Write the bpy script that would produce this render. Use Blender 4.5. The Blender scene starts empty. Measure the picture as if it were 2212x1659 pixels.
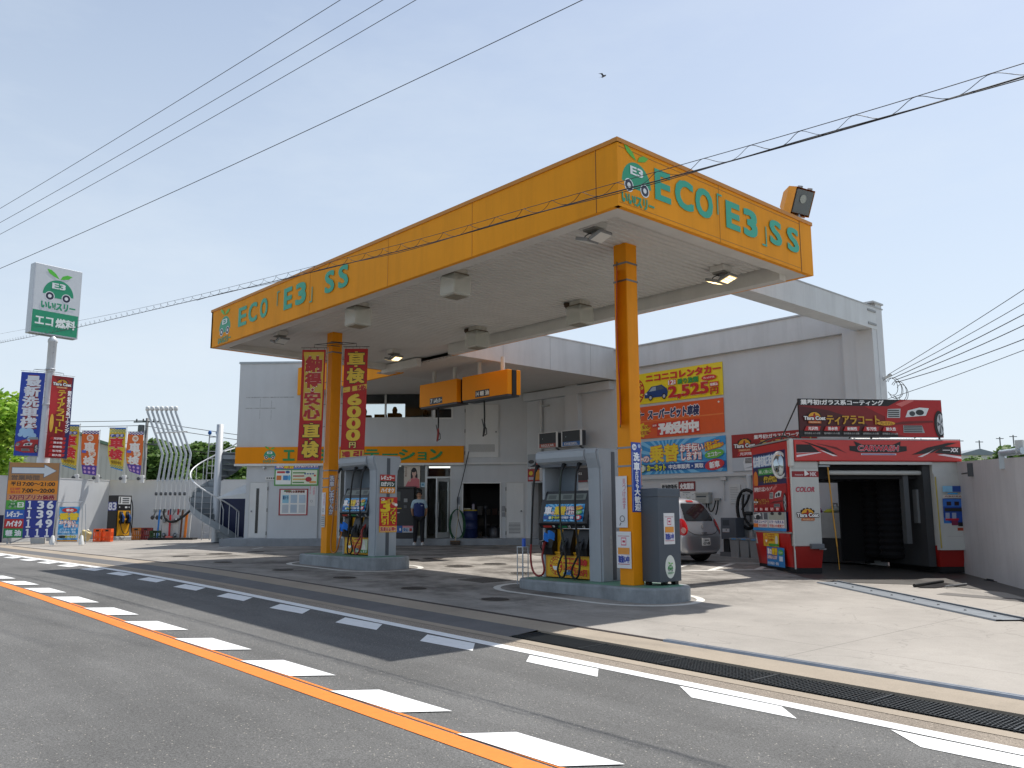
import bpy, bmesh, math, random
from mathutils import Matrix, Vector, Euler
random.seed(7)
R = math.radians
scene = bpy.context.scene
col = scene.collection

# ------------------------------------------------------------------ camera, sky, sun, exposure
cam_d = bpy.data.cameras.new("camera")
cam = bpy.data.objects.new("camera", cam_d)
col.objects.link(cam)
scene.camera = cam
cam_d.sensor_fit = 'HORIZONTAL'
cam_d.sensor_width = 36.0
cam_d.lens = 36.0 * 1842.16 / 2212.0
cam_d.clip_start = 0.05
cam_d.clip_end = 4000
yaw, pitch, roll = R(-47.8539), R(8.6886), R(0.1229)
fw = Vector((math.sin(yaw) * math.cos(pitch), math.cos(yaw) * math.cos(pitch), math.sin(pitch)))
rt = Vector((math.cos(yaw), -math.sin(yaw), 0))
dn = fw.cross(rt)
rr = math.cos(roll) * rt + math.sin(roll) * dn
dd = -math.sin(roll) * rt + math.cos(roll) * dn
cam.matrix_world = Matrix(((rr.x, -dd.x, -fw.x, 0), (rr.y, -dd.y, -fw.y, 0), (rr.z, -dd.z, -fw.z, 0), (0, 0, 0, 1)))

world = bpy.data.worlds.new("World")
scene.world = world
world.use_nodes = True
wn = world.node_tree
sky = wn.nodes.new('ShaderNodeTexSky')
sky.sky_type = 'NISHITA'
sky.sun_disc = False
sky.sun_elevation = R(60.5)
sky.sun_rotation = R(-2)
sky.air_density = 1.0
sky.dust_density = 1.2
sky.ozone_density = 1.0
bg = wn.nodes['Background']
bg.inputs['Strength'].default_value = 0.12
# thin bright haze in the air, thicker towards the horizon
w_tc = wn.nodes.new('ShaderNodeTexCoord')
w_sep = wn.nodes.new('ShaderNodeSeparateXYZ')
wn.links.new(w_tc.outputs['Generated'], w_sep.inputs[0])
w_r = wn.nodes.new('ShaderNodeMapRange')
w_r.inputs['From Min'].default_value = 0.0; w_r.inputs['From Max'].default_value = 0.62
w_r.inputs['To Min'].default_value = .92; w_r.inputs['To Max'].default_value = .26
wn.links.new(w_sep.outputs[2], w_r.inputs['Value'])
w_n = wn.nodes.new('ShaderNodeTexNoise'); w_n.inputs['Scale'].default_value = 2.2; w_n.inputs['Detail'].default_value = 7; w_n.inputs['Roughness'].default_value = .62
w_mp = wn.nodes.new('ShaderNodeMapping'); w_mp.inputs['Scale'].default_value = (1, 1, 3.2)
wn.links.new(w_tc.outputs['Generated'], w_mp.inputs['Vector']); wn.links.new(w_mp.outputs[0], w_n.inputs['Vector'])
w_nr = wn.nodes.new('ShaderNodeMapRange'); w_nr.inputs['From Min'].default_value = .45; w_nr.inputs['From Max'].default_value = .8; w_nr.inputs['To Min'].default_value = 0; w_nr.inputs['To Max'].default_value = .22
wn.links.new(w_n.outputs['Fac'], w_nr.inputs['Value'])
w_add = wn.nodes.new('ShaderNodeMath'); w_add.operation = 'ADD'; w_add.use_clamp = True
wn.links.new(w_r.outputs[0], w_add.inputs[0]); wn.links.new(w_nr.outputs[0], w_add.inputs[1])
w_mix = wn.nodes.new('ShaderNodeMix'); w_mix.data_type = 'RGBA'
w_mix.inputs['B'].default_value = (5.3, 5.9, 6.5, 1)
wn.links.new(w_add.outputs[0], w_mix.inputs['Factor'])
wn.links.new(sky.outputs[0], w_mix.inputs['A'])
wn.links.new(w_mix.outputs['Result'], bg.inputs[0])

sun_d = bpy.data.lights.new("sun", 'SUN')
sun_d.energy = 4.6
sun_d.angle = R(0.53)
sun_d.color = (1.0, 0.95, 0.88)
sun = bpy.data.objects.new("sun", sun_d)
col.objects.link(sun)
sun.location = (-5, 40, 60)
sun.rotation_euler = Vector((-0.12, 3.1, 5.5)).normalized().to_track_quat('Z', 'Y').to_euler()

scene.view_settings.view_transform = 'Standard'
scene.view_settings.look = 'None'
scene.view_settings.exposure = 0.3
scene.view_settings.gamma = 1.0
scene.cycles.max_bounces = 6
scene.cycles.diffuse_bounces = 4
scene.cycles.glossy_bounces = 3
scene.cycles.transmission_bounces = 6
scene.cycles.use_denoising = True

# ------------------------------------------------------------------ terrain height (eye level is z = 0)
def _z0(x):
    if x > -12: return -1.085 - .0219 * (x + 7.28)
    t = min(max(-12 - x, 0), 6)
    return -1.085 + .0219 * 4.72 + .0219 * t - .0219 * t * t / 12
def sst(t):
    t = min(max(t, 0), 1)
    return t * t * (3 - 2 * t)
def HZ(x, y):
    return 1.15 * _z0(max(x, -60) / 1.15) + .0056 * (y - 9.2) - .069 * sst((7.36 - y) / 1.5)

# ------------------------------------------------------------------ materials
_mats = {}
def lin(h):
    h = h.lstrip('#')
    out = []
    for i in (0, 2, 4):
        c = int(h[i:i + 2], 16) / 255
        out.append(c / 12.92 if c <= .04045 else ((c + .055) / 1.055) ** 2.4)
    return (*out, 1)
def M(hexc, rough=.5, metal=0, var=.08, scale=3.0, streak=0.0, bump=0.0, bscale=60, spec=.5, emit=0, alpha=1, coat=0):
    key = (hexc, rough, metal, var, scale, streak, bump, bscale, spec, emit, alpha, coat)
    if key in _mats: return _mats[key]
    m = bpy.data.materials.new("paint_" + hexc.strip('#'))
    m.use_nodes = True
    nt = m.node_tree
    b = nt.nodes['Principled BSDF']
    c = lin(hexc)
    b.inputs['Roughness'].default_value = rough
    b.inputs['Metallic'].default_value = metal
    b.inputs['Specular IOR Level'].default_value = spec
    b.inputs['Coat Weight'].default_value = coat
    b.inputs['Coat Roughness'].default_value = .06
    tc = nt.nodes.new('ShaderNodeTexCoord')
    src = None
    if var > 0:
        n = nt.nodes.new('ShaderNodeTexNoise')
        n.inputs['Scale'].default_value = scale
        n.inputs['Detail'].default_value = 5
        n.inputs['Roughness'].default_value = .65
        nt.links.new(tc.outputs['Object'], n.inputs['Vector'])
        r = nt.nodes.new('ShaderNodeMapRange')
        r.inputs['From Min'].default_value = .3
        r.inputs['From Max'].default_value = .7
        r.inputs['To Min'].default_value = 1 - var
        r.inputs['To Max'].default_value = 1 + var * .4
        nt.links.new(n.outputs['Fac'], r.inputs['Value'])
        src = r.outputs[0]
    if streak > 0:
        mp = nt.nodes.new('ShaderNodeMapping')
        mp.inputs['Scale'].default_value = (2.3, 2.3, .22)
        nt.links.new(tc.outputs['Object'], mp.inputs['Vector'])
        n2 = nt.nodes.new('ShaderNodeTexNoise')
        n2.inputs['Scale'].default_value = 1.2
        n2.inputs['Detail'].default_value = 6
        n2.inputs['Roughness'].default_value = .7
        nt.links.new(mp.outputs[0], n2.inputs['Vector'])
        r2 = nt.nodes.new('ShaderNodeMapRange')
        r2.inputs['From Min'].default_value = .45
        r2.inputs['From Max'].default_value = .75
        r2.inputs['To Min'].default_value = 1
        r2.inputs['To Max'].default_value = 1 - streak
        nt.links.new(n2.outputs['Fac'], r2.inputs['Value'])
        if src:
            mm = nt.nodes.new('ShaderNodeMath'); mm.operation = 'MULTIPLY'
            nt.links.new(src, mm.inputs[0]); nt.links.new(r2.outputs[0], mm.inputs[1])
            src = mm.outputs[0]
        else: src = r2.outputs[0]
    if src:
        mx = nt.nodes.new('ShaderNodeMix'); mx.data_type = 'RGBA'; mx.blend_type = 'MULTIPLY'
        mx.inputs['Factor'].default_value = 1
        mx.inputs['A'].default_value = c
        nt.links.new(src, mx.inputs['B'])
        nt.links.new(mx.outputs['Result'], b.inputs['Base Color'])
    else:
        b.inputs['Base Color'].default_value = c
    if bump > 0:
        n3 = nt.nodes.new('ShaderNodeTexNoise')
        n3.inputs['Scale'].default_value = bscale
        n3.inputs['Detail'].default_value = 3
        nt.links.new(tc.outputs['Object'], n3.inputs['Vector'])
        bp = nt.nodes.new('ShaderNodeBump')
        bp.inputs['Strength'].default_value = bump
        bp.inputs['Distance'].default_value = .02
        nt.links.new(n3.outputs['Fac'], bp.inputs['Height'])
        nt.links.new(bp.outputs[0], b.inputs['Normal'])
    if emit:
        b.inputs['Emission Color'].default_value = c
        b.inputs['Emission Strength'].default_value = emit
    if alpha < 1: b.inputs['Alpha'].default_value = alpha
    _mats[key] = m
    return m
def G(hexc): return M(hexc, .42, 0, .05, 6)      # printed graphics
WHITE_WALL = M('#c8cbcd', .75, 0, .07, .7, .06, .12, 90)
WHITE = M('#dcdddb', .5, 0, .06, 2)
ORANGE = M('#f09c17', .6, 0, .08, .6, .14, 0, 60, .2)
BLACK = M('#101113', .45, 0, .1, 5)
RUBBER = M('#0c0c0d', .6, 0, .1, 8)
STEEL = M('#9a9da0', .38, .8, .15, 6)
GREY = M('#8d9298', .45, 0, .06, 3)
GALV = M('#b9bfc4', .5, .55, .15, 5)
def glass_mat():
    m = bpy.data.materials.new("window_glass")
    m.use_nodes = True
    nt = m.node_tree
    for n in list(nt.nodes):
        if n.type != 'OUTPUT_MATERIAL': nt.nodes.remove(n)
    out = nt.nodes['Material Output']
    fr = nt.nodes.new('ShaderNodeFresnel'); fr.inputs[0].default_value = 1.5
    t = nt.nodes.new('ShaderNodeBsdfTransparent'); t.inputs[0].default_value = (.80, .84, .83, 1)
    g = nt.nodes.new('ShaderNodeBsdfGlossy'); g.inputs['Roughness'].default_value = .01
    mx = nt.nodes.new('ShaderNodeMixShader')
    nt.links.new(fr.outputs[0], mx.inputs[0]); nt.links.new(t.outputs[0], mx.inputs[1]); nt.links.new(g.outputs[0], mx.inputs[2])
    nt.links.new(mx.outputs[0], out.inputs[0])
    return m
GLASS = glass_mat()
def ground_mat(name, base, dark, kind):
    m = bpy.data.materials.new(name)
    m.use_nodes = True
    nt = m.node_tree
    b = nt.nodes['Principled BSDF']
    b.inputs['Roughness'].default_value = .85
    b.inputs['Specular IOR Level'].default_value = .3
    tc = nt.nodes.new('ShaderNodeTexCoord')
    def noise(s, d=4, ro=.6, vec=None):
        n = nt.nodes.new('ShaderNodeTexNoise')
        n.inputs['Scale'].default_value = s; n.inputs['Detail'].default_value = d; n.inputs['Roughness'].default_value = ro
        nt.links.new(vec or tc.outputs['Object'], n.inputs['Vector'])
        return n.outputs['Fac']
    def ramp(fac, lo, hi, a, c):
        r = nt.nodes.new('ShaderNodeMapRange')
        for k, v in (('From Min', lo), ('From Max', hi), ('To Min', a), ('To Max', c)): r.inputs[k].default_value = v
        nt.links.new(fac, r.inputs['Value'])
        return r.outputs[0]
    def mul(a, c):
        mm = nt.nodes.new('ShaderNodeMath'); mm.operation = 'MULTIPLY'
        nt.links.new(a, mm.inputs[0]); nt.links.new(c, mm.inputs[1]); return mm.outputs[0]
    mp = nt.nodes.new('ShaderNodeMapping'); mp.inputs['Scale'].default_value = (.25, 2.2, 1)
    nt.links.new(tc.outputs['Object'], mp.inputs['Vector'])
    if kind == 'asphalt':
        fine = mul(ramp(noise(210, 2, .8), .3, .75, .42, 1.75), ramp(noise(75, 3, .8), .3, .72, .5, 1.6))
        big = ramp(noise(.6, 5), .3, .7, .82, 1.15)
        band = ramp(noise(1.1, 3, .5, mp.outputs[0]), .35, .65, .86, 1.08)
        v = nt.nodes.new('ShaderNodeTexVoronoi'); v.inputs['Scale'].default_value = 48
        nt.links.new(tc.outputs['Object'], v.inputs['Vector'])
        cellr = nt.nodes.new('ShaderNodeSeparateColor'); nt.links.new(v.outputs['Color'], cellr.inputs[0])
        chip = mul(ramp(v.outputs['Distance'], .10, .30, 1, 0), ramp(cellr.outputs[0], .88, .9, 0, .8))
        f = mul(mul(fine, big), band)
    else:
        fine = ramp(noise(70, 4, .7), .25, .75, .86, 1.1)
        big = ramp(noise(.35, 6, .7), .35, .7, 1.08, .84)
        band = ramp(noise(2.2, 6, .75), .5, .75, 1.0, .86)
        f = mul(mul(fine, big), band)
        sp = ramp(noise(160, 1, .5), .70, .74, 1, .78); f = mul(f, sp)
        if kind == 'forecourt':     # sawn slab joints and hairline cracks
            sj = nt.nodes.new('ShaderNodeSeparateXYZ'); nt.links.new(tc.outputs['Object'], sj.inputs[0])
            for ax, per, off in ((0, 4.6, 1.3), (1, 4.4, 2.0)):
                a1 = nt.nodes.new('ShaderNodeMath'); a1.operation = 'ADD'; a1.inputs[1].default_value = 500 + off; nt.links.new(sj.outputs[ax], a1.inputs[0])
                a2 = nt.nodes.new('ShaderNodeMath'); a2.operation = 'MODULO'; a2.inputs[1].default_value = per; nt.links.new(a1.outputs[0], a2.inputs[0])
                a3 = nt.nodes.new('ShaderNodeMath'); a3.operation = 'LESS_THAN'; a3.inputs[1].default_value = .012; nt.links.new(a2.outputs[0], a3.inputs[0])
                f = mul(f, ramp(a3.outputs[0], 0, 1, 1, .62))
            vc = nt.nodes.new('ShaderNodeTexVoronoi'); vc.feature = 'DISTANCE_TO_EDGE'; vc.inputs['Scale'].default_value = .38
            wv = nt.nodes.new('ShaderNodeTexNoise'); wv.inputs['Scale'].default_value = 1.6; wv.inputs['Detail'].default_value = 6
            nt.links.new(tc.outputs['Object'], wv.inputs['Vector'])
            va = nt.nodes.new('ShaderNodeVectorMath'); va.operation = 'ADD'; nt.links.new(tc.outputs['Object'], va.inputs[0]); nt.links.new(wv.outputs['Color'], va.inputs[1]); nt.links.new(va.outputs[0], vc.inputs['Vector'])
            f = mul(f, ramp(vc.outputs['Distance'], 0, .006, .8, 1))
        chip = None
    mx = nt.nodes.new('ShaderNodeMix'); mx.data_type = 'RGBA'; mx.blend_type = 'MULTIPLY'
    mx.inputs['Factor'].default_value = 1; mx.inputs['A'].default_value = lin(base)
    nt.links.new(f, mx.inputs['B'])
    res = mx.outputs['Result']
    if chip is not None:
        m2 = nt.nodes.new('ShaderNodeMix'); m2.data_type = 'RGBA'
        nt.links.new(chip, m2.inputs['Factor']); nt.links.new(res, m2.inputs['A']); m2.inputs['B'].default_value = lin('#c8c2b4')
        res = m2.outputs['Result']
    if kind == 'forecourt':     # oil and tyre stains between the pumps
        st = ramp(noise(.9, 7, .72), .42, .62, .12, .9)
        sx = nt.nodes.new('ShaderNodeSeparateXYZ'); nt.links.new(tc.outputs['Object'], sx.inputs[0])
        my = mul(ramp(sx.outputs[1], 6.9, 8.5, .15, 1), ramp(sx.outputs[1], 17, 20, 1, .3))
        mxx = mul(ramp(sx.outputs[0], -9, -6.2, 1, .06), ramp(sx.outputs[0], -27, -22, .3, 1))
        m3 = nt.nodes.new('ShaderNodeMix'); m3.data_type = 'RGBA'
        nt.links.new(mul(st, mul(my, mxx)), m3.inputs['Factor']); nt.links.new(res, m3.inputs['A']); m3.inputs['B'].default_value = lin(dark)
        res = m3.outputs['Result']
    nt.links.new(res, b.inputs['Base Color'])
    bp = nt.nodes.new('ShaderNodeBump'); bp.inputs['Strength'].default_value = .45 if kind == 'asphalt' else .15
    bp.inputs['Distance'].default_value = .006
    nt.links.new(noise(220 if kind == 'asphalt' else 120, 2), bp.inputs['Height'])
    nt.links.new(bp.outputs[0], b.inputs['Normal'])
    return m
ASPHALT = ground_mat("asphalt", '#5e5e5d', '#222222', 'asphalt')
CONCRETE = ground_mat("forecourt_concrete", '#9b968f', '#4b4742', 'forecourt')
KERB = ground_mat("kerb_concrete", '#9a8f80', '#56524d', 'concrete')
GRAVEL = ground_mat("rough_gravel", '#8a8074', '#56524d', 'asphalt')
def worn_paint(name, hexc):
    m = M(hexc, .7, 0, .10, 14, 0, .2, 200)
    m = m.copy(); m.name = name
    nt = m.node_tree; b = nt.nodes['Principled BSDF']
    tc = nt.nodes.new('ShaderNodeTexCoord')
    n = nt.nodes.new('ShaderNodeTexNoise'); n.inputs['Scale'].default_value = 22; n.inputs['Detail'].default_value = 8; n.inputs['Roughness'].default_value = .8
    nt.links.new(tc.outputs['Object'], n.inputs['Vector'])
    r = nt.nodes.new('ShaderNodeMapRange'); r.inputs['From Min'].default_value = .27; r.inputs['From Max'].default_value = .36
    nt.links.new(n.outputs['Fac'], r.inputs['Value'])
    nt.links.new(r.outputs[0], b.inputs['Alpha'])
    return m
LINE_WHITE = worn_paint("road_line_white", '#e2e4e4')
LINE_ORANGE = worn_paint("road_line_orange", '#e07a22')

# ------------------------------------------------------------------ mesh builder
class MB:
    def __init__(s, T=None):
        s.v = []; s.f = []; s.m = []; s.sm = []; s.mats = []; s.T = T; s.layer = 0
    def mi(s, mat):
        if mat not in s.mats: s.mats.append(mat)
        return s.mats.index(mat)
    def add(s, vs, fs, mat, smooth=False, T=None):
        b = len(s.v)
        for p in vs:
            p = Vector(p)
            if T is not None: p = T @ p
            s.v.append(p)
        k = s.mi(mat)
        for f in fs:
            s.f.append([i + b for i in f]); s.m.append(k); s.sm.append(smooth)
    def box(s, x0, y0, z0, x1, y1, z1, mat, T=None, bev=0):
        if x0 > x1: x0, x1 = x1, x0
        if y0 > y1: y0, y1 = y1, y0
        if z0 > z1: z0, z1 = z1, z0
        if bev > 0:
            bm = bmesh.new()
            bmesh.ops.create_cube(bm, size=1)
            for v in bm.verts:
                v.co = Vector(((x0 + x1) / 2 + v.co.x * (x1 - x0), (y0 + y1) / 2 + v.co.y * (y1 - y0), (z0 + z1) / 2 + v.co.z * (z1 - z0)))
            bev = min(bev, .45 * min(x1 - x0, y1 - y0, z1 - z0))
            bmesh.ops.bevel(bm, geom=bm.edges[:] , offset=bev, segments=2, profile=.5, affect='EDGES')
            bm.verts.ensure_lookup_table()
            for i, v in enumerate(bm.verts): v.index = i
            s.add([v.co.copy() for v in bm.verts], [[v.index for v in f.verts] for f in bm.faces], mat, False, T)
            bm.free()
            return
        s.add([(x0, y0, z0), (x1, y0, z0), (x1, y1, z0), (x0, y1, z0), (x0, y0, z1), (x1, y0, z1), (x1, y1, z1), (x0, y1, z1)],
              [(0, 3, 2, 1), (4, 5, 6, 7), (0, 1, 5, 4), (1, 2, 6, 5), (2, 3, 7, 6), (3, 0, 4, 7)], mat, False, T)
    def quad(s, pts, mat, T=None): s.add(pts, [list(range(len(pts)))], mat, False, T)
    def tube(s, pts, r, mat, n=8, cap=True, closed=False):
        pts = [Vector(p) for p in pts]
        rs = r if isinstance(r, (list, tuple)) else [r] * len(pts)
        N = len(pts); vs = []; up = None
        for i, p in enumerate(pts):
            if closed: t = pts[(i + 1) % N] - pts[i - 1]
            else: t = pts[min(i + 1, N - 1)] - pts[max(i - 1, 0)]
            t.normalize()
            if up is None:
                up = Vector((0, 0, 1)) if abs(t.z) < .9 else Vector((1, 0, 0))
            a = t.cross(up)
            if a.length < 1e-6: a = t.orthogonal()
            a.normalize(); bb = a.cross(t).normalized(); up = bb
            for k in range(n):
                an = 2 * math.pi * k / n
                vs.append(p + rs[i] * (math.cos(an) * a + math.sin(an) * bb))
        fs = []
        for i in range(N if closed else N - 1):
            j = (i + 1) % N
            for k in range(n):
                k2 = (k + 1) % n
                fs.append((i * n + k, i * n + k2, j * n + k2, j * n + k))
        s.add(vs, fs, mat, True)
        if cap and not closed:
            s.add(vs[:n], [list(range(n))[::-1]], mat); s.add(vs[-n:], [list(range(n))], mat)
    def lathe(s, prof, mat, n=20, T=None, smooth=True):
        vs = []
        for r, z in prof:
            for k in range(n):
                a = 2 * math.pi * k / n
                vs.append((r * math.cos(a), r * math.sin(a), z))
        fs = []
        for i in range(len(prof) - 1):
            for k in range(n):
                k2 = (k + 1) % n
                fs.append((i * n + k, i * n + k2, (i + 1) * n + k2, (i + 1) * n + k))
        s.add(vs, fs, mat, smooth, T)
        m = len(prof) - 1
        if prof[0][0] > 1e-4: s.add(vs[:n], [list(range(n))[::-1]], mat, False, T)
        if prof[-1][0] > 1e-4: s.add(vs[m * n:], [list(range(n))], mat, False, T)
    def prism(s, poly, a, b, mat, axis='y', T=None):      # polygon extruded along an axis
        def P(u, v, w):
            return (u, w, v) if axis == 'y' else ((w, u, v) if axis == 'x' else (u, v, w))
        n = len(poly)
        vs = [P(u, v, a) for u, v in poly] + [P(u, v, b) for u, v in poly]
        fs = [list(range(n)), list(range(2 * n - 1, n - 1, -1))] + [(i, (i + 1) % n + 0, (i + 1) % n + n, i + n) for i in range(n)]
        s.add(vs, fs, mat, False, T)
    # ---- flat graphics on a face that looks along local -y: u is right, v is up
    STEP = .0008
    def lay(s):
        s.layer += 1
        return s.y0 - s.layer * MB.STEP
    y0 = 0.0
    clip = None
    def gpoly(s, pts, c):
        if s.clip:
            for ax, sg, lim in ((0, 1, s.clip[0]), (1, 1, s.clip[1]), (0, -1, s.clip[2]), (1, -1, s.clip[3])):
                out = []
                for i in range(len(pts)):
                    p, q = pts[i - 1], pts[i]
                    dp, dq = sg * (p[ax] - lim), sg * (q[ax] - lim)
                    if (dp < 0) != (dq < 0):
                        t = dp / (dp - dq); out.append((p[0] + (q[0] - p[0]) * t, p[1] + (q[1] - p[1]) * t))
                    if dq >= 0: out.append(q)
                pts = out
                if len(pts) < 3: return
        y = s.lay()
        s.add([(u, y, v) for u, v in pts], [list(range(len(pts)))], G(c) if isinstance(c, str) else c)
    def grect(s, u0, v0, u1, v1, c): s.gpoly([(u0, v0), (u1, v0), (u1, v1), (u0, v1)], c)
    def gell(s, cu, cv, ru, rv, c, n=28, a0=0, a1=360, rot=0):
        full = abs(a1 - a0) >= 360
        k = n if full else n + 1
        pts = []
        for i in range(k):
            a = R(a0 + (a1 - a0) * i / n)
            x, z = ru * math.cos(a), rv * math.sin(a)
            q = R(rot)
            pts.append((cu + x * math.cos(q) - z * math.sin(q), cv + x * math.sin(q) + z * math.cos(q)))
        s.gpoly(pts, c)
    def gring(s, cu, cv, ro, ri, c, n=32):
        y = s.lay()
        vs = []
        for r in (ro, ri):
            for i in range(n):
                a = 2 * math.pi * i / n
                vs.append((cu + r * math.cos(a), y, cv + r * math.sin(a)))
        s.add(vs, [(i, (i + 1) % n, n + (i + 1) % n, n + i) for i in range(n)], G(c))
    def gtext(s, t, u0, v0, u1, v1, c, bold=.03, out=None, outr=.08, rot=0, slant=0, vertical=False, gap=.06):
        """text fitted into the box u0,v0..u1,v1"""
        if vertical:
            chars = list(t); n = len(chars); h = (v1 - v0) / n
            for i, ch in enumerate(chars):
                if ch == ' ': continue
                small = ch in '・ー｜、'
                a, b2 = v1 - (i + 1) * h + h * gap / 2, v1 - i * h - h * gap / 2
                if ch == '・':
                    s.gell((u0 + u1) / 2, (a + b2) / 2, (u1 - u0) * .17 , (u1 - u0) * .17, c); continue
                if ch in 'ー｜':
                    w = (u1 - u0) * .09
                    s.grect((u0 + u1) / 2 - w, a + (b2 - a) * .08, (u0 + u1) / 2 + w, b2 - (b2 - a) * .08, c); continue
                s.gtext(ch, u0, a, u1, b2, c, bold, out, outr)
            return
        vs, fs = glyphs(t)
        if not vs: return
        xs = [p[0] for p in vs]; zs = [p[1] for p in vs]
        w0, h0 = max(xs) - min(xs), max(zs) - min(zs)
        sx, sz = (u1 - u0) / max(w0, 1e-6), (v1 - v0) / max(h0, 1e-6)
        if len(t) == 1 and h0 < .35: sz = min(sz, sx)
        cu, cv = (u0 + u1) / 2, (v0 + v1) / 2
        mx, mz = (max(xs) + min(xs)) / 2, (max(zs) + min(zs)) / 2
        hh = v1 - v0
        q = R(rot)
        def emit(dx, dz, y, mat):
            pts = []
            for x, z in vs:
                z1 = (z - mz) * sz; x1 = (x - mx) * sx + slant * z1
                x1 += dx; z1 += dz
                pts.append((cu + x1 * math.cos(q) - z1 * math.sin(q), y, cv + x1 * math.sin(q) + z1 * math.cos(q)))
            s.add(pts, fs, mat)
        if out:
            y = s.lay(); mo = G(out); r = outr * hh
            for k in range(10):
                a = 2 * math.pi * k / 10
                emit(r * math.cos(a), r * math.sin(a), y - k * .00005, mo)
        y = s.lay(); mc = G(c) if isinstance(c, str) else c
        emit(0, 0, y, mc)
        if bold > 0:
            r = bold * hh
            for k, (a, b2) in enumerate(((1, .6), (-1, .6), (1, -.6), (-1, -.6), (1, 0), (-1, 0))):
                emit(r * a, r * b2, y - (k + 1) * .00005, mc)
    def build(s, name, parent=None, **props):
        me = bpy.data.meshes.new(name)
        me.from_pydata([tuple(p) for p in s.v], [], s.f)
        for m in s.mats: me.materials.append(m)
        me.polygons.foreach_set('material_index', s.m)
        me.polygons.foreach_set('use_smooth', s.sm)
        me.update()
        o = bpy.data.objects.new(name, me)
        col.objects.link(o)
        if parent is not None: o.parent = parent
        for k, v in props.items(): o[k] = v
        return o
_gl = {}
def glyphs(t):
    if t in _gl: return _gl[t]
    c = bpy.data.curves.new('text', 'FONT'); c.body = t; c.resolution_u = 3; c.offset = .008
    o = bpy.data.objects.new('text', c); col.objects.link(o)
    dg = bpy.context.evaluated_depsgraph_get()
    ev = o.evaluated_get(dg)
    m = bpy.data.meshes.new_from_object(ev)
    r = ([(v.co.x, v.co.y) for v in m.vertices], [list(p.vertices)[::-1] if p.normal.z < 0 else list(p.vertices) for p in m.polygons])
    bpy.data.objects.remove(o); bpy.data.curves.remove(c); bpy.data.meshes.remove(m)
    _gl[t] = r
    return r
def thing(name, label, cat, loc=(0, 0, 0), rotz=0, group=None):
    o = bpy.data.objects.new(name, None)
    o.empty_display_size = .2
    col.objects.link(o)
    o.location = loc; o.rotation_euler = (0, 0, R(rotz))
    o['label'] = label; o['category'] = cat
    if group: o['group'] = group
    return o
def place(o, loc=None, rotz=None):
    if loc is not None: o.location = loc
    if rotz is not None: o.rotation_euler = (0, 0, R(rotz))
    return o
def tag(o, label, cat, group=None):
    o['label'] = label; o['category'] = cat
    if group: o['group'] = group
    return o
def struct(mb, name, label=None):
    o = mb.build(name); o['kind'] = 'structure'
    if label: o['label'] = label
    return o
def copy_tree(o, parent=None):
    c = o.copy(); col.objects.link(c)
    if parent is not None: c.parent = parent
    for ch in list(o.children): copy_tree(ch, c)
    return c
def arc(c, r, a0, a1, n, f):
    return [f(c[0] + r * math.cos(R(a0 + (a1 - a0) * i / n)), c[1] + r * math.sin(R(a0 + (a1 - a0) * i / n))) for i in range(n + 1)]
def bez(p0, p1, p2, p3, n=14):
    p0, p1, p2, p3 = map(Vector, (p0, p1, p2, p3))
    return [((1 - t) ** 3) * p0 + 3 * t * (1 - t) ** 2 * p1 + 3 * t * t * (1 - t) * p2 + t ** 3 * p3 for t in [i / n for i in range(n + 1)]]
def sag(p0, p1, s, n=24):
    p0, p1 = Vector(p0), Vector(p1)
    return [p0.lerp(p1, i / n) - Vector((0, 0, s * 4 * (i / n) * (1 - i / n))) for i in range(n + 1)]

# the green beetle car emblem with two leaves (u,v centre, width)
def emblem(mb, cu, cv, w, body='#1d9a72', word=True, light='#e9eeee', hub='#e4e6e4', wheel='#23253a', leaf='#5db52f'):
    h = w * .52
    mb.gell(cu, cv, w / 2, h, body, 30, 0, 180)
    mb.grect(cu - w * .2, cv - w * .10, cu + w * .2, cv + .002, body)
    for sx in (-.27, .27):
        mb.gell(cu + sx * w, cv - w * .06, w * .155, w * .155, light, 20)
        mb.gell(cu + sx * w, cv - w * .06, w * .13, w * .13, wheel, 20)
        mb.gell(cu + sx * w, cv - w * .06, w * .06, w * .06, hub, 14)
    mb.gtext('E3', cu - w * .21, cv + h * .42, cu + w * .21, cv + h * .78, light, .06)
    top = cv + h * 1.08
    mb.gpoly([(cu, top), (cu - w * .12, top + w * .16), (cu - w * .28, top + w * .27), (cu - w * .42, top + w * .28), (cu - w * .34, top + w * .15), (cu - w * .18, top + w * .06)], leaf)
    mb.gpoly([(cu + w * .03, top), (cu + w * .10, top + w * .12), (cu + w * .25, top + w * .19), (cu + w * .42, top + w * .17), (cu + w * .30, top + w * .06), (cu + w * .16, top + w * .02)], leaf)
    if word: mb.gtext('いい!スリー', cu - w * .52, cv - w * .50, cu + w * .58, cv - w * .26, body, .05)
def wbuild(mb, name, parent, **props):       # vertices given in world space, parented to an empty standing elsewhere
    o = mb.build(name, parent, **props)
    if parent.type == 'MESH': return o          # the parent's own vertices are in world space already
    o.matrix_parent_inverse = (Matrix.Translation(parent.location) @ parent.rotation_euler.to_matrix().to_4x4()).inverted()
    return o

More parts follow.
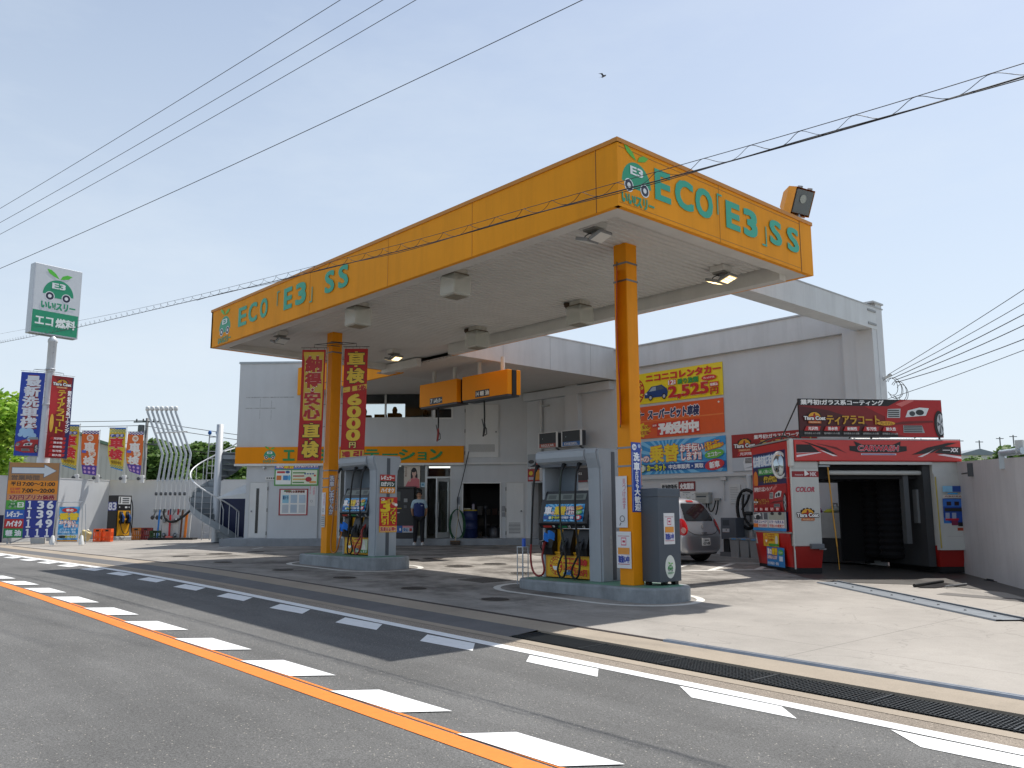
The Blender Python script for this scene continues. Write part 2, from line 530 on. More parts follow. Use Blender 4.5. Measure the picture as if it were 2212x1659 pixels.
# ------------------------------------------------------------------ ground
def strip(mb, y0, y1, x0, x1, mat, dz=0.0, ny=2, dx=.5):
    n = max(2, int(abs(x1 - x0) / dx))
    vs = []; fs = []
    for i in range(n + 1):
        x = x0 + (x1 - x0) * i / n
        for j in range(ny + 1):
            y = y0 + (y1 - y0) * j / ny
            vs.append((x, y, HZ(x, y) + dz))
    for i in range(n):
        for j in range(ny):
            a = i * (ny + 1) + j
            fs.append((a, a + ny + 1, a + ny + 2, a + 1))
    mb.add(vs, fs, mat, True)
def patch(mb, pts, mat, dz=.004):      # small flat polygon lying on the ground
    mb.add([(x, y, HZ(x, y) + dz) for x, y in pts], [list(range(len(pts)))], mat)

g = MB(); g.box(-1500, -600, -9, 900, 1500, -2.2, M('#6a6d58', .9, 0, .3, .02)); struct(g, 'ground')
g = MB(); strip(g, -14, 5.4, -75, 14, ASPHALT, 0, 18, .5); strip(g, 5.4, 6.16, -75, 14, ASPHALT, 0, 10, .5); struct(g, 'road')
g = MB(); strip(g, 6.16, 6.34, -75, 14, GRAVEL, .003, 1); struct(g, 'road_shoulder')
g = MB()
strip(g, 6.34, 6.46, -75, 14, KERB, .006, 1); strip(g, 6.90, 7.36, -75, 14, KERB, .006, 1)
strip(g, 6.46, 6.90, -75, -7.2, M('#5f5f60', .8, 0, .2, 2, 0, .2, 100), .006, 1)
strip(g, 6.46, 6.90, -7.2, 14, M('#17181a', .8), -.16, 1)
for y in (6.46, 6.90):
    strip_v = []
    for i in range(60):
        pass
    n = 30
    vs = []; fs = []
    for i in range(n + 1):
        x = -7.2 + 21.2 * i / n
        vs += [(x, y, HZ(x, y) + .006), (x, y, HZ(x, y) - .16)]
    for i in range(n): fs.append((2 * i, 2 * i + 2, 2 * i + 3, 2 * i + 1))
    g.add(vs, fs, KERB)
struct(g, 'gutter')
g = MB(); strip(g, 7.36, 34, -75, 14, CONCRETE, 0, 24, .5); struct(g, 'forecourt')
# grate of the drain
gr_m = M('#3b3f42', .5, .6, .2, 10)
g = MB()
x = -7.15
while x < 3.0:
    z = HZ(x, 6.68) + .004
    g.box(x, 6.47, z - .03, x + .007, 6.89, z, gr_m); x += .034
for k in range(9):
    y = 6.475 + k * .0515
    vs = []; fs = []
    n = 14
    for i in range(n + 1):
        xx = -7.15 + 10.15 * i / n
        zz = HZ(xx, 6.68)
        vs += [(xx, y - .004, zz + .002), (xx, y + .004, zz + .002)]
    for i in range(n): fs.append((2 * i, 2 * i + 2, 2 * i + 3, 2 * i + 1))
    g.add(vs, fs, gr_m)
for k in range(11):
    xx = -7.15 + k * .995; zz = HZ(xx, 6.68)
    g.box(xx - .008, 6.465, zz - .03, xx + .008, 6.895, zz + .008, gr_m)
tag(g.build('drain_grate'), 'long black steel grate over the roadside drain channel', 'drain grate')
# steel gate rails along the edge of the forecourt
def rail(x0, x1, mat, w, h, name, label):
    g = MB(); n = max(3, int((x1 - x0) / .8))
    prof = [(-w, 0), (-w * .75, h), (-w * .2, h), (-w * .12, h * .35), (w * .12, h * .35), (w * .2, h), (w * .75, h), (w, 0)]
    vs = []; fs = []
    for i in range(n + 1):
        x = x0 + (x1 - x0) * i / n
        vs += [(x, 7.36 + a, HZ(x, 7.36) + .005 + b) for a, b in prof]
    k = len(prof)
    for i in range(n):
        for j in range(k - 1): fs.append((i * k + j, (i + 1) * k + j, (i + 1) * k + j + 1, i * k + j + 1))
    g.add(vs, fs, mat)
    tag(g.build(name), label, 'rail')
rail(-5.75, 3, M('#9fa4aa', .35, .7, .2, 8), .05, .022, 'gate_rail', 'bright grooved steel rail set in the concrete right of the canopy')
rail(-34, -5.76, M('#3a3230', .6, .3, .3, 6), .035, .008, 'gate_rail', 'dark rusty rail in front of the fuel pumps')
# markings
g = MB(); strip(g, 6.025, 6.158, -75, 14, LINE_WHITE, .004, 1); struct(g, 'edge_line')
g = MB(); strip(g, 3.485, 3.66, -75, 14, LINE_ORANGE, .004, 1)
strip(g, 3.685, 3.715, -13.5, -3.6, LINE_ORANGE, .004, 1); struct(g, 'centre_line')
g = MB()
for k in range(-9, 22):          # slanted white blocks beside the orange line
    x0 = -6.235 - k * 1.63
    patch(g, [(x0, 3.675), (x0 + .22, 4.0), (x0 + 1.14, 4.02), (x0 + .92, 3.70)], LINE_WHITE, .008)
struct(g, 'lane_blocks')
g = MB()
for k in range(-5, 30):          # white blocks beside the edge line
    x0 = -9.78 - k * 1.76
    if x0 < -6.9: patch(g, [(x0, 5.96), (x0 + .80, 5.995), (x0 + 1.12, 5.70), (x0 + .30, 5.64)], LINE_WHITE, .004)
    elif x0 < -4.6: patch(g, [(x0 - .1, 5.985), (x0 + .8, 5.995), (x0 + 1.02, 5.74), (x0 + .12, 5.73)], LINE_WHITE, .004)
    else: patch(g, [(x0 - .05, 5.99), (x0 + .88, 6.005), (x0 + 1.14, 5.77), (x0 + .26, 5.73)], LINE_WHITE, .004)
struct(g, 'edge_blocks')

def rring(cx0, cx1, cy, r, w, n=14):    # stadium outline
    out = []
    for rr_ in (r, r - w):
        pts = []
        for i in range(n + 1):
            a = R(-90 + 180 * i / n); pts.append((cx1 + rr_ * math.cos(a), cy + rr_ * math.sin(a)))
        for i in range(n + 1):
            a = R(90 + 180 * i / n); pts.append((cx0 + rr_ * math.cos(a), cy + rr_ * math.sin(a)))
        out.append(pts)
    return out
PAINT = worn_paint("forecourt_paint", '#cfcdc6')
g = MB()
for cx0, cx1, cy, r in ((-10.2, -8.45, 10.15, 1.0), (-17.1, -15.35, 10.05, 1.0)):
    o, i_ = rring(cx0, cx1, cy, r, .12)
    n = len(o)
    vs = [(x, y, HZ(x, y) + .004) for x, y in o] + [(x, y, HZ(x, y) + .004) for x, y in i_]
    g.add(vs, [(k, (k + 1) % n, n + (k + 1) % n, n + k) for k in range(n)], PAINT)
# hatched bay behind the parked car, thin bay lines on the left
def seg(mb, a, b, w, mat=PAINT):
    a, b = Vector(a), Vector(b); d = (b - a).normalized(); q = Vector((-d.y, d.x)) * w / 2
    patch(mb, [tuple(a + q), tuple(a - q), tuple(b - q), tuple(b + q)], mat, .0045)
seg(g, (-11.2, 14.0), (-9.5, 17.6), .12); seg(g, (-12.5, 16.4), (-10.4, 18.6), .1)
for k in range(4): seg(g, (-11.15 + k * .48, 14.2 + k * 1.0), (-12.1 + k * .62, 16.6 + k * .65), .14)
seg(g, (-17.3, 15.6), (-15.0, 15.0), .06)
for k in range(4): seg(g, (-30.5 + k * 1.5, 11.4 + k * .45), (-29.6 + k * 1.5, 10.6 + k * .45), .09)
struct(g, 'forecourt_markings')

# manhole covers
def manhole(x, y, r, label, dark=True, square=False):
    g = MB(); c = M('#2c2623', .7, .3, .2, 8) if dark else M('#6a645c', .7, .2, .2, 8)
    T = Matrix.Translation((x, y, HZ(x, y) + .003)) @ Matrix.Rotation(.021, 4, 'Y')
    if square:
        g.box(-r, -r, -.05, r, r, .006, c, T)
        for k in range(9): g.box(-r + .02, -r + (k + .5) * 2 * r / 9 - .012, .006, r - .02, -r + (k + .5) * 2 * r / 9 + .012, .011, M('#4a443f', .7), T)
    else:
        g.lathe([(r * 1.08, -.03), (r * 1.08, .004), (r, .0045)], M('#7a746b', .8), 28, T, False)
        g.lathe([(r, -.02), (r, .006), (.001, .007)], c, 28, T, False)
        for k in range(-4, 5):
            h = math.sqrt(max(.0, r * r * .8 - (k * r * .19) ** 2))
            g.box(k * r * .19 - .012, -h, .006, k * r * .19 + .012, h, .011, M('#3d3733', .7), T)
    tag(g.build('manhole_cover'), label, 'manhole cover', 'manhole covers in the forecourt')
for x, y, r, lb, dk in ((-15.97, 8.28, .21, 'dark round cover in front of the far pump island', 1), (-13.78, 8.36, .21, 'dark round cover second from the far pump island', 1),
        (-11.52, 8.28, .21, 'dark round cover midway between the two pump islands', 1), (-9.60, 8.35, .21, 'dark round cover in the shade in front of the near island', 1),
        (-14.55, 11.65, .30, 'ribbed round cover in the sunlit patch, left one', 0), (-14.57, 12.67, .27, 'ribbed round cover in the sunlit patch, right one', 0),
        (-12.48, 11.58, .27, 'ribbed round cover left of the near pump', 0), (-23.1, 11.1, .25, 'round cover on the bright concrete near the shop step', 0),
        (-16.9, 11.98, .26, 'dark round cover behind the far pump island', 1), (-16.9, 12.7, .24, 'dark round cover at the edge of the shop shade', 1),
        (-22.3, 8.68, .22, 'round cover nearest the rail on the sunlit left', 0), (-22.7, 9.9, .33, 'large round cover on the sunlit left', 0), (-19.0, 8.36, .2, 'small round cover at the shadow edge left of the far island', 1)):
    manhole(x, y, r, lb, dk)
manhole(-11.9, 10.1, .34, 'square ribbed cover left of the near island', False, True)

# ------------------------------------------------------------------ canopy
X0, X1, Y0, Y1, ZB, ZT, ZS = -20.38, -7.13, 8.375, 13.52, 4.08, 5.03, 4.22
cano = thing('station_canopy', 'big flat orange fuel station canopy on two square orange columns', 'canopy', (-13.75, 10.9, -1.05))
def fascia(p0, ang, L, fn):
    g = MB(Matrix.Translation(p0) @ Matrix.Rotation(R(ang), 4, 'Z'))
    g.box(0, 0, ZB, L, .08, ZT, ORANGE)
    g.box(-.02, -.018, ZT - .05, L + .02, .09, ZT + .012, M('#c9821d', .5, 0, .1, 2))
    if fn: fn(g, L)
    g.v = [g.T @ p for p in g.v]
    return wbuild(g, 'fascia', cano)
def f_front(g, L):
    T = '#21a283'
    o = X0
    for sx in (-15.46, -12.6, -10.2): g.box(sx - o - .006, -.004, ZB, sx - o + .006, 0, ZT - .05, M('#c37c18', .6))
    g.box(-7.52 - o - .006, -.004, ZB, -7.52 - o + .006, 0, ZT - .05, M('#8a5312', .6))
    emblem(g, -19.58 - o, 4.42, .64)
    for ch, a, b in (('E', -18.80, -18.40), ('C', -18.27, -17.86), ('O', -17.68, -17.34)): g.gtext(ch, a - o, 4.36, b - o, 4.79, T, .04)
    g.gtext('E', -16.54 - o, 4.36, -16.22 - o, 4.80, T, .06); g.gtext('3', -16.02 - o, 4.36, -15.62 - o, 4.80, T, .06)
    for (a, b, q) in ((-16.88, -16.76, 1), (-15.44, -15.32, 0)):
        u0, u1 = a - o, b - o
        if q: g.grect(u0, 4.5, u0 + .03, 4.82, T); g.grect(u0, 4.79, u1, 4.82, T)
        else: g.grect(u1 - .03, 4.30, u1, 4.62, T); g.grect(u0, 4.30, u1, 4.33, T)
    g.gtext('S', -14.81 - o, 4.37, -14.47 - o, 4.80, T, .04); g.gtext('S', -14.29 - o, 4.37, -13.95 - o, 4.80, T, .04)
def f_right(g, L):
    T = '#20a586'; o = Y0
    g.box(10.73 - o - .005, -.004, ZB, 10.73 - o + .005, 0, ZT - .05, M('#b97c1e', .6))
    g.box(13.12 - o - .008, -.006, ZB, 13.12 - o + .008, 0, ZT - .05, M('#8a5312', .6))
    g.box(.03, -.003, ZT - .11, L - .4, 0, ZT - .10, M('#a56a18', .6)); g.box(.03, -.003, ZB + .05, L - .4, 0, ZB + .06, M('#b97c1e', .6))
    emblem(g, 8.77 - o, 4.46, .62)
    for ch, a, b in (('E', 9.18, 9.50), ('C', 9.64, 10.04), ('O', 10.13, 10.53)): g.gtext(ch, a - o, 4.38, b - o, 4.81, T, .05)
    g.gtext('E', 10.92 - o, 4.37, 11.25 - o, 4.78, T, .07); g.gtext('3', 11.40 - o, 4.36, 11.74 - o, 4.78, T, .07)
    g.grect(10.66 - o, 4.5, 10.69 - o, 4.84, T); g.grect(10.66 - o, 4.81, 10.79 - o, 4.84, T)
    g.grect(12.0 - o, 4.28, 12.03 - o, 4.62, T); g.grect(11.89 - o, 4.28, 12.03 - o, 4.31, T)
    g.gtext('S', 12.15 - o, 4.38, 12.48 - o, 4.78, T, .05); g.gtext('S', 12.69 - o, 4.38, 13.03 - o, 4.78, T, .05)
fascia((X0, Y0, 0), 0, X1 - X0, f_front)
fascia((X1 + .004, Y0 - .003, 0), 90, 13.52 - Y0, f_right)
fascia((X0 - .004, Y1 + .6, 0), -90, Y1 + .6 - Y0, None)
g = MB(); g.box(X1 - .08, Y1, ZB + .002, X0 + 3.2, Y1 - .08, ZT, ORANGE); wbuild(g, 'fascia', cano)
SOF = M('#c9c7c2', .55, 0, .06, 1.2, .05)
def ribbed(g, x0, x1, y0, y1, z, mat, pitch=.135, d=.03):
    n = int((x1 - x0) / pitch); p = (x1 - x0) / n
    xs = []
    for i in range(n):
        a = x0 + i * p
        xs += [(a, z), (a + p * .62, z), (a + p * .72, z + d), (a + p * .90, z + d)]
    xs.append((x1, z))
    vs = [(a, y0, b) for a, b in xs] + [(a, y1, b) for a, b in xs]
    m = len(xs)
    g.add(vs, [(i, i + m, i + m + 1, i + 1) for i in range(m - 1)], mat)
g = MB(); ribbed(g, X0 + .3, X1 - .32, Y0 + .3, 12.9, ZS, SOF); wbuild(g, 'soffit', cano)
g = MB()       # flat rim round the soffit
WR = M('#cfcdc8', .55, 0, .08, 2, .08)
g.box(X0 + .08, Y0 + .08, ZB + .004, X1 - .08, Y0 + .32, ZS + .05, WR); g.box(X0 + .08, Y0 + .32, ZB + .004, X0 + .3, Y1 + .5, ZS + .05, WR)
g.box(X1 - .32, Y0 + .32, ZB + .004, X1 - .08, Y1 - .08, ZS + .05, WR)
wbuild(g, 'rim', cano)
g = MB(); g.box(-16.7, 12.95, 3.98, X1 - .32, 13.15, 4.27, WR); g.box(-16.7, 13.15, ZB + .004, X1 - .32, 13.44, ZS + .05, WR); wbuild(g, 'beam', cano)
g = MB(); g.box(X0 + .09, Y0 + .09, ZT - .3, X1 - .09, Y1 - .09, ZT - .26, M('#8d8f90', .7)); wbuild(g, 'roof_deck', cano)
# columns with steel straps
def column(x, y, zb, straps):
    g = MB(); h = .13
    g.box(x - h, y - h, zb, x + h, y + h, ZS + .01, M('#ee950c', .55, 0, .10, 1.5, .12, 0, 60, .25), None, .012)
    c = wbuild(g, 'column', cano)
    for z in straps:
        g = MB()
        k = h + .006
        g.box(x - k, y - k, z - .014, x + k, y + k, z + .014, M('#7f8488', .4, .7, .1, 5))
        st = wbuild(g, 'strap', c)
    return c
column(-8.5, 10.12, -1.05, (3.9, 3.62, 1.0, .72, .42))
column(-17.4, 10.12, -.86, (3.98, 3.75, 1.0, .82, .62))
# link roof running back to the shop
LR = M('#cfd0cf', .6, 0, .08, 1, .14)
g = MB()
poly = [(-17.15, 13.52), (-17.15, 19.83), (-21.16, 19.83), (-26.6, 14.4), (-26.6, 14.15), (-20.38, 14.15), (-20.38, 13.52)]
g.add([(x, y, 4.12) for x, y in poly], [list(range(len(poly)))], SOF)
g.add([(x, y, 4.98) for x, y in poly], [list(range(len(poly)))[::-1]], M('#8d8f90', .7))
wbuild(g, 'link_roof', cano)
g = MB()
g.box(-17.15, 13.52, 4.08, -17.05, 19.83, 5.03, LR); g.box(-17.16, 13.55, 5.03, -17.03, 19.83, 5.06, LR)
for yy in (15.1, 16.9, 18.6): g.box(-17.05, yy, 4.08, -17.046, yy + .012, 5.0, M('#a9abab', .6))
wbuild(g, 'link_fascia', cano)
g = MB(); g.box(-26.6, 14.07, 4.08, -20.38, 14.15, 5.03, ORANGE); wbuild(g, 'link_fascia', cano)
g = MB(); ribbed(g, -21.0, -17.2, 13.6, 19.8, 4.10, SOF, .15, .025); g.box(-20.3, 13.35, 3.98, -18.6, 13.5, 4.2, WR); g.box(X0 + .3, 12.88, ZS + .012, -16.7, 13.62, ZS + .05, SOF); wbuild(g, 'soffit', cano)
# frame beam from the canopy to the end of the side wall
# ------------------------------------------------------------------ lamps under the canopy
def led(x, y, lit, label):
    t = thing('led_floodlight', label, 'floodlight', (x, y, ZS), 0, 'floodlights under the canopy')
    g = MB(); g.box(-.14, -.14, -.10, .14, .14, 0, WR, None, .01); g.box(-.11, -.11, -.13, .11, .11, -.10, M('#8a8883', .6)); g.build('mount_box', t)
    g = MB(); g.tube([(0, 0, -.12), (0, 0, -.2)], .03, STEEL); g.tube(bez((-.05, 0, -.14), (-.22, .02, -.12), (-.24, 0, -.22), (-.12, 0, -.24)), .008, RUBBER); g.build('bracket', t)
    for sx in (-1, 1):
        g = MB(); T = Matrix.Translation((sx * .135, 0, -.235)) @ Matrix.Rotation(R(-sx * 18), 4, 'Y')
        g.box(-.12, -.13, -.02, .12, .13, .03, M('#8f9091', .5, .4, .1, 5), T, .008)
        hd = g.build('lamp_head', t)
        g = MB()
        if lit:
            e = M('#e8c890', .4, 0, 0, 1, 0, 0, 60, .5, .7); e2 = M('#ffe6b0', .4, 0, 0, 1, 0, 0, 60, .5, 3.2)
            g.box(-.105, -.115, -.026, .105, .115, -.0205, e, T)
            for i in range(3):
                for j in range(3): g.box(-.085 + i * .065, -.095 + j * .07, -.029, -.045 + i * .065, -.05 + j * .07, -.0262, e2, T)
        else: g.box(-.105, -.115, -.026, .105, .115, -.0205, M('#d9d9d4', .3), T)
        g.build('lens', hd)
led(-18.05, 9.05, False, 'unlit twin floodlight at the left front corner of the soffit')
led(-18.15, 12.3, True, 'lit twin floodlight above the right hand red banner, left rear')
led(-8.1, 8.95, False, 'unlit twin floodlight nearest the canopy front corner')
led(-8.15, 12.25, True, 'lit twin floodlight at the right rear of the soffit')
def lantern(x, y, nest, label):
    t = thing('soffit_lantern', label, 'lantern', (x, y, ZS), 0, 'square glass lanterns under the canopy')
    g = MB(); g.box(-.15, -.15, -.09, .15, .15, 0, M('#c3beb4', .6, 0, .2, 8, .2), None, .01); g.box(-.17, -.17, -.11, .17, .17, -.09, M('#6b5f50', .7, 0, .2, 9)); g.build('mount_box', t)
    g = MB(); g.box(-.2, -.2, -.48, .2, .2, -.11, M('#d3d3c8', .25, 0, .08, 4, 0, 0, 60, .5, 0, .42), None, .03); s = g.build('lantern_shade', t)
    g = MB(); g.lathe([(.001, -.32), (.05, -.31), (.06, -.25), (.03, -.16), (.03, -.12)], M('#d8d6cd', .3), 12); g.build('bulb', s)
    g = MB(); g.box(-.15, -.15, -.492, .15, .15, -.478, M('#8b8576', .5, 0, .3, 12)); g.build('bottom_pane', s)
    if nest:
        n = MB(); rnd = random.Random(nest)
        n.lathe([(.001, -.12), (.05, -.115), (.085, -.07), (.1, -.02), (.075, -.02), (.04, -.06), (.001, -.07)], M('#4a3a2c', .95, 0, .4, 40, 0, .8, 70), 14)
        n.v = [Vector((p.x * (1 + rnd.uniform(-.15, .15)) + x - .22, p.y * (1 + rnd.uniform(-.15, .15)) + y - .1, p.z * (1 + rnd.uniform(-.12, .12)) + ZS - .005)) for p in n.v]
        tag(n.build('swallow_nest'), 'brown mud nest stuck beside the lantern ' + nest, 'bird nest', 'mud nests under the canopy')
lantern(-14.5, 8.95, '', 'square glass lantern at the front, above the far pump island')
lantern(-11.35, 8.95, '', 'square glass lantern at the front, midway along the canopy')
lantern(-14.65, 12.2, 'nearer the shop', 'square glass lantern on the rear beam, nearer the shop')
lantern(-11.45, 12.2, 'nearer the right column', 'square glass lantern on the rear beam, just left of the right column')
# orange floodlight on the roof corner
t = thing('roof_floodlight', 'orange boxy floodlight on the canopy roof corner', 'floodlight', (-7.2, 13.25, 5.04), 78)
g = MB(); g.tube([(0, 0, 0), (0, 0, .10)], .03, STEEL); g.tube([(-.2, .05, .1), (0, 0, .08), (.2, .05, .1)], .014, STEEL); g.tube([(.2, .05, .1), (.23, .05, .3)], .01, STEEL); g.build('stand', t)
T = Matrix.Translation((0, 0, .34)) @ Matrix.Rotation(R(22), 4, 'X')
g = MB(); OR2 = M('#e8981c', .5, 0, .12, 6)
b = .23; c_ = .13
vs = [(-b, -.12, -b), (b, -.12, -b), (b, -.12, b), (-b, -.12, b), (-b, .06, -b), (b, .06, -b), (b, .06, b), (-b, .06, b), (-c_, .26, -c_), (c_, .26, -c_), (c_, .26, c_), (-c_, .26, c_)]
g.add(vs, [(0, 1, 5, 4), (1, 2, 6, 5), (2, 3, 7, 6), (3, 0, 4, 7), (4, 5, 9, 8), (5, 6, 10, 9), (6, 7, 11, 10), (7, 4, 8, 11), (8, 9, 10, 11)], OR2, False, T)
for s_ in (-.12, .12): g.box(s_ - .02, -.13, b, s_ + .02, -.05, b + .03, STEEL, T)
hd = g.build('lamp_housing', t)
g = MB(); g.box(-.2, -.125, -.2, .2, -.1, .2, M('#6d7276', .12), T); g.lathe([(.001, 0), (.06, .003), (.075, .012)], M('#b8bcc0', .2, .6), 16, T @ Matrix.Translation((-.03, -.126, .05)) @ Matrix.Rotation(R(90), 4, 'X')); g.build('lens', hd)

# ------------------------------------------------------------------ pump islands
def island(x0, x1, y0, y1, z, label):
    t = thing('pump_island', label, 'pump island', ((x0 + x1) / 2, (y0 + y1) / 2, z - .2), 0, 'raised pump islands')
    def outline(ins, r=.42, n=8):
        pts = []
        for cx, cy, a0 in ((x1 - r, y1 - r, 0), (x0 + r, y1 - r, 90), (x0 + r, y0 + r, 180), (x1 - r, y0 + r, 270)):
            for i in range(n + 1):
                a = R(a0 + 90 * i / n); pts.append((cx + (r - ins) * math.cos(a), cy + (r - ins) * math.sin(a)))
        return pts
    g = MB(); km = M('#8f9599', .7, 0, .3, 3, .35, .3, 60)
    rings = [(0, -.35), (0, -.025), (.02, 0), (.10, 0)]
    vs = []; 
    for ins, dz in rings: vs += [(a, b, z + dz) for a, b in outline(ins)]
    n = len(outline(0)); fs = []
    for i in range(3):
        for k in range(n): fs.append((i * n + k, i * n + (k + 1) % n, (i + 1) * n + (k + 1) % n, (i + 1) * n + k))
    g.add(vs, fs, km); wbuild(g, 'kerb', t)
    g = MB(); o = outline(.10); g.add([(a, b, z - .001) for a, b in o], [list(range(len(o)))], M('#5f8f78', .6, 0, .2, 3)); wbuild(g, 'deck', t)
    return t
island(-10.78, -7.72, 9.68, 10.78, -1.047, 'long grey kerbed island with green deck under the near pump and grey cabinet')
island(-17.75, -14.75, 9.42, 10.68, -.857, 'grey kerbed island under the far pump and left column')
# ------------------------------------------------------------------ shop building (front turned 45 degrees to the road)
FO = (-21.16, 19.84, 0.0)
shop = thing('station_building', 'white two storey station shop with orange sign band and big upper window', 'building', (FO[0], FO[1], -.99), 45)
def sb(mb, name, parent=shop, **k):            # shop parts use eye level heights, so lift by the base height
    o = mb.build(name, parent, **k)
    if parent is shop: o.matrix_parent_inverse = Matrix.Translation((0, 0, .99))
    return o
def wall_holes(mb, x0, x1, z0, z1, holes, y0, y1, mat):
    xs = sorted({x0, x1, *[h[0] for h in holes], *[h[1] for h in holes]})
    zs = sorted({z0, z1, *[h[2] for h in holes], *[h[3] for h in holes]})
    for i in range(len(xs) - 1):
        for j in range(len(zs) - 1):
            cx, cz = (xs[i] + xs[i + 1]) / 2, (zs[j] + zs[j + 1]) / 2
            if any(h[0] < cx < h[1] and h[2] < cz < h[3] for h in holes): continue
            a, b, c, d = xs[i], xs[i + 1], zs[j], zs[j + 1]
            mb.quad([(a, y0, c), (b, y0, c), (b, y0, d), (a, y0, d)], mat)
            mb.quad([(b, y1, c), (a, y1, c), (a, y1, d), (b, y1, d)], mat)
    for a, b, c, d in holes:
        mb.quad([(a, y0, c), (a, y0, d), (a, y1, d), (a, y1, c)], mat); mb.quad([(b, y0, d), (b, y0, c), (b, y1, c), (b, y1, d)], mat)
        mb.quad([(a, y0, d), (b, y0, d), (b, y1, d), (a, y1, d)], mat); mb.quad([(b, y0, c), (a, y0, c), (a, y1, c), (b, y1, c)], mat)
STEPZ = -.79
g = MB()
wall_holes(g, -10.06, 0, 1.74, 5.26, [(-5.65, -3.25, 3.29, 4.17), (-3.17, -2.59, 3.29, 3.60)], 0, .2, WHITE_WALL)
wall_holes(g, -9.68, 0, STEPZ, 1.74, [(-6.46, -2.58, STEPZ, 1.70), (-2.18, -.93, STEPZ, 1.04)], .03, .2, WHITE_WALL)
g.box(-9.68, .2, STEPZ, -9.5, 6, 1.74, WHITE_WALL); g.box(-10.06, .2, 1.742, -9.86, 6, 5.26, WHITE_WALL)
g.box(-10.06, 0, 1.70, 0, .03, 1.742, WHITE)
wall_holes(g, -10.06, 1.2, STEPZ, 5.26, [(-9.0, -5.27, 3.9, 4.58)], 6.0, 6.2, WHITE_WALL)
g.box(-.2, .2, STEPZ, 0, 6, 5.26, WHITE_WALL)
sb(g, 'wall')
g = MB(); g.box(-10.06, .02, 5.2, 1.2, 6.1, 5.25, M('#77797a', .8)); g.box(-10.09, -.03, 5.24, 0, .2, 5.31, M('#aab2b6', .5, .2, .1, 3)); g.box(-10.09, .2, 5.24, -9.9, 6.1, 5.31, M('#aab2b6', .5, .2, .1, 3)); sb(g, 'roof')
# faint old sign scars on the upper wall
g = MB(); sc_ = M('#b3b6b7', .8, 0, .5, 14)
for a, b, z, w in ((-9.8, -8.1, 4.03, .035), (-9.8, -8.75, 3.65, .03)): g.box(a, -.0015, z, b, .0, z + w, sc_)
for a, z0, z1 in ((-9.3, 3.66, 4.0), (-8.9, 3.66, 3.95), (-9.3, 3.3, 3.62), (-8.9, 3.25, 3.6)): g.box(a, -.0015, z0, a + .015, .0, z1, sc_)
sb(g, 'sign_scars')
g = MB(); g.box(-10.3, 1.0, STEPZ - .4, .4, -.55, STEPZ, M('#8f9499', .8, 0, .2, 2, .1), None, .015); sb(g, 'step')
g = MB(); g.box(-9.5, .2, STEPZ - .2, -.2, 6, STEPZ + .004, M('#6f6b66', .7)); g.box(-9.9, .2, 1.80, -.2, 6, 1.95, M('#b8b8b4', .7)); sb(g, 'floor')
g = MB(); g.box(-2.45, .2, STEPZ, -2.35, 4, 1.8, M('#6b6a66', .8)); g.box(-2.35, 3.0, STEPZ, -.2, 3.1, 1.8, M('#4c4b49', .8)); sb(g, 'partition')
# sign band
g = MB(); g.box(-10.07, -.07, 1.74, -2.16, 0, 2.31, M('#f09408', .6, 0, .05, 1, .05, 0, 60, .2)); g.box(-10.09, -.09, 1.66, -2.14, 0, 1.735, M('#dcdcd8', .5)); g.y0 = -.071
emblem(g, -8.86, 1.98, .42, wheel='#1a1a1a')
for ch, a, b in (('エ', -8.38, -8.0), ('コ', -7.78, -7.42), ('3', -7.2, -6.86), ('ス', -6.0, -5.58)): g.gtext(ch, a, 1.84, b, 2.2, '#1f8a46', .05)
for ch, a, b in (('テ', -5.55, -5.08), ('ー', -4.95, -4.42), ('シ', -4.36, -3.84), ('ョ', -3.72, -3.44), ('ン', -3.3, -2.9)): g.gtext(ch, a, 1.84 if ch != 'ー' else 2.0, b, 2.2 if ch not in 'ーョ' else (2.06 if ch == 'ー' else 2.1), '#1f8a46', .05)
sb(g, 'sign_band')
ALU = M('#c5c8c8', .4, .3, .05, 4)
# upper windows
w = MB(); 
for a, b, c, d in ((-5.65, -3.25, 4.13, 4.17), (-5.65, -3.25, 3.29, 3.32), (-5.65, -5.61, 3.32, 4.13), (-3.29, -3.25, 3.32, 4.13), (-4.93, -4.87, 3.32, 4.13)): w.box(a, .04, c, b, .12, d, ALU)
f = sb(w, 'window'); p_ = MB(); p_.quad([(-5.61, .08, 3.32), (-3.29, .08, 3.32), (-3.29, .08, 4.13), (-5.61, .08, 4.13)], GLASS); p_.build('pane', f)
w = MB()
for a, b, c, d in ((-3.22, -2.54, 3.6, 3.65), (-3.22, -2.54, 3.24, 3.29), (-3.22, -3.16, 3.29, 3.6), (-2.6, -2.54, 3.29, 3.6)): w.box(a, -.02, c, b, .12, d, WHITE)
f = sb(w, 'window'); p_ = MB(); p_.quad([(-3.17, .08, 3.29), (-2.59, .08, 3.29), (-2.59, .08, 3.6), (-3.17, .08, 3.6)], GLASS); p_.build('pane', f)
g = MB(); dk = M('#1b1d20', .6); rnd = random.Random(3)
for k in range(9):
    a = -7.6 + k * .62; h = rnd.choice((.12, .2, .3, .1, .24))
    g.box(a, 4.6 + rnd.random(), 1.95, a + .5, 5.2, 3.78 + h, dk)
    if k % 2: g.lathe([(.09, 3.78 + h), (.11, 3.93 + h), (.06, 4.05 + h), (.001, 4.07 + h)], dk, 10, Matrix.Translation((a + .25, 4.9, 0)))
g.box(-9.8, 1.0, 4.35, -.3, 1.1, 5.2, M('#3a3b3c', .8)); g.box(-3.3, .3, 1.95, -.3, 5.9, 5.2, M('#3f4042', .8))
sb(g, 'office_clutter')
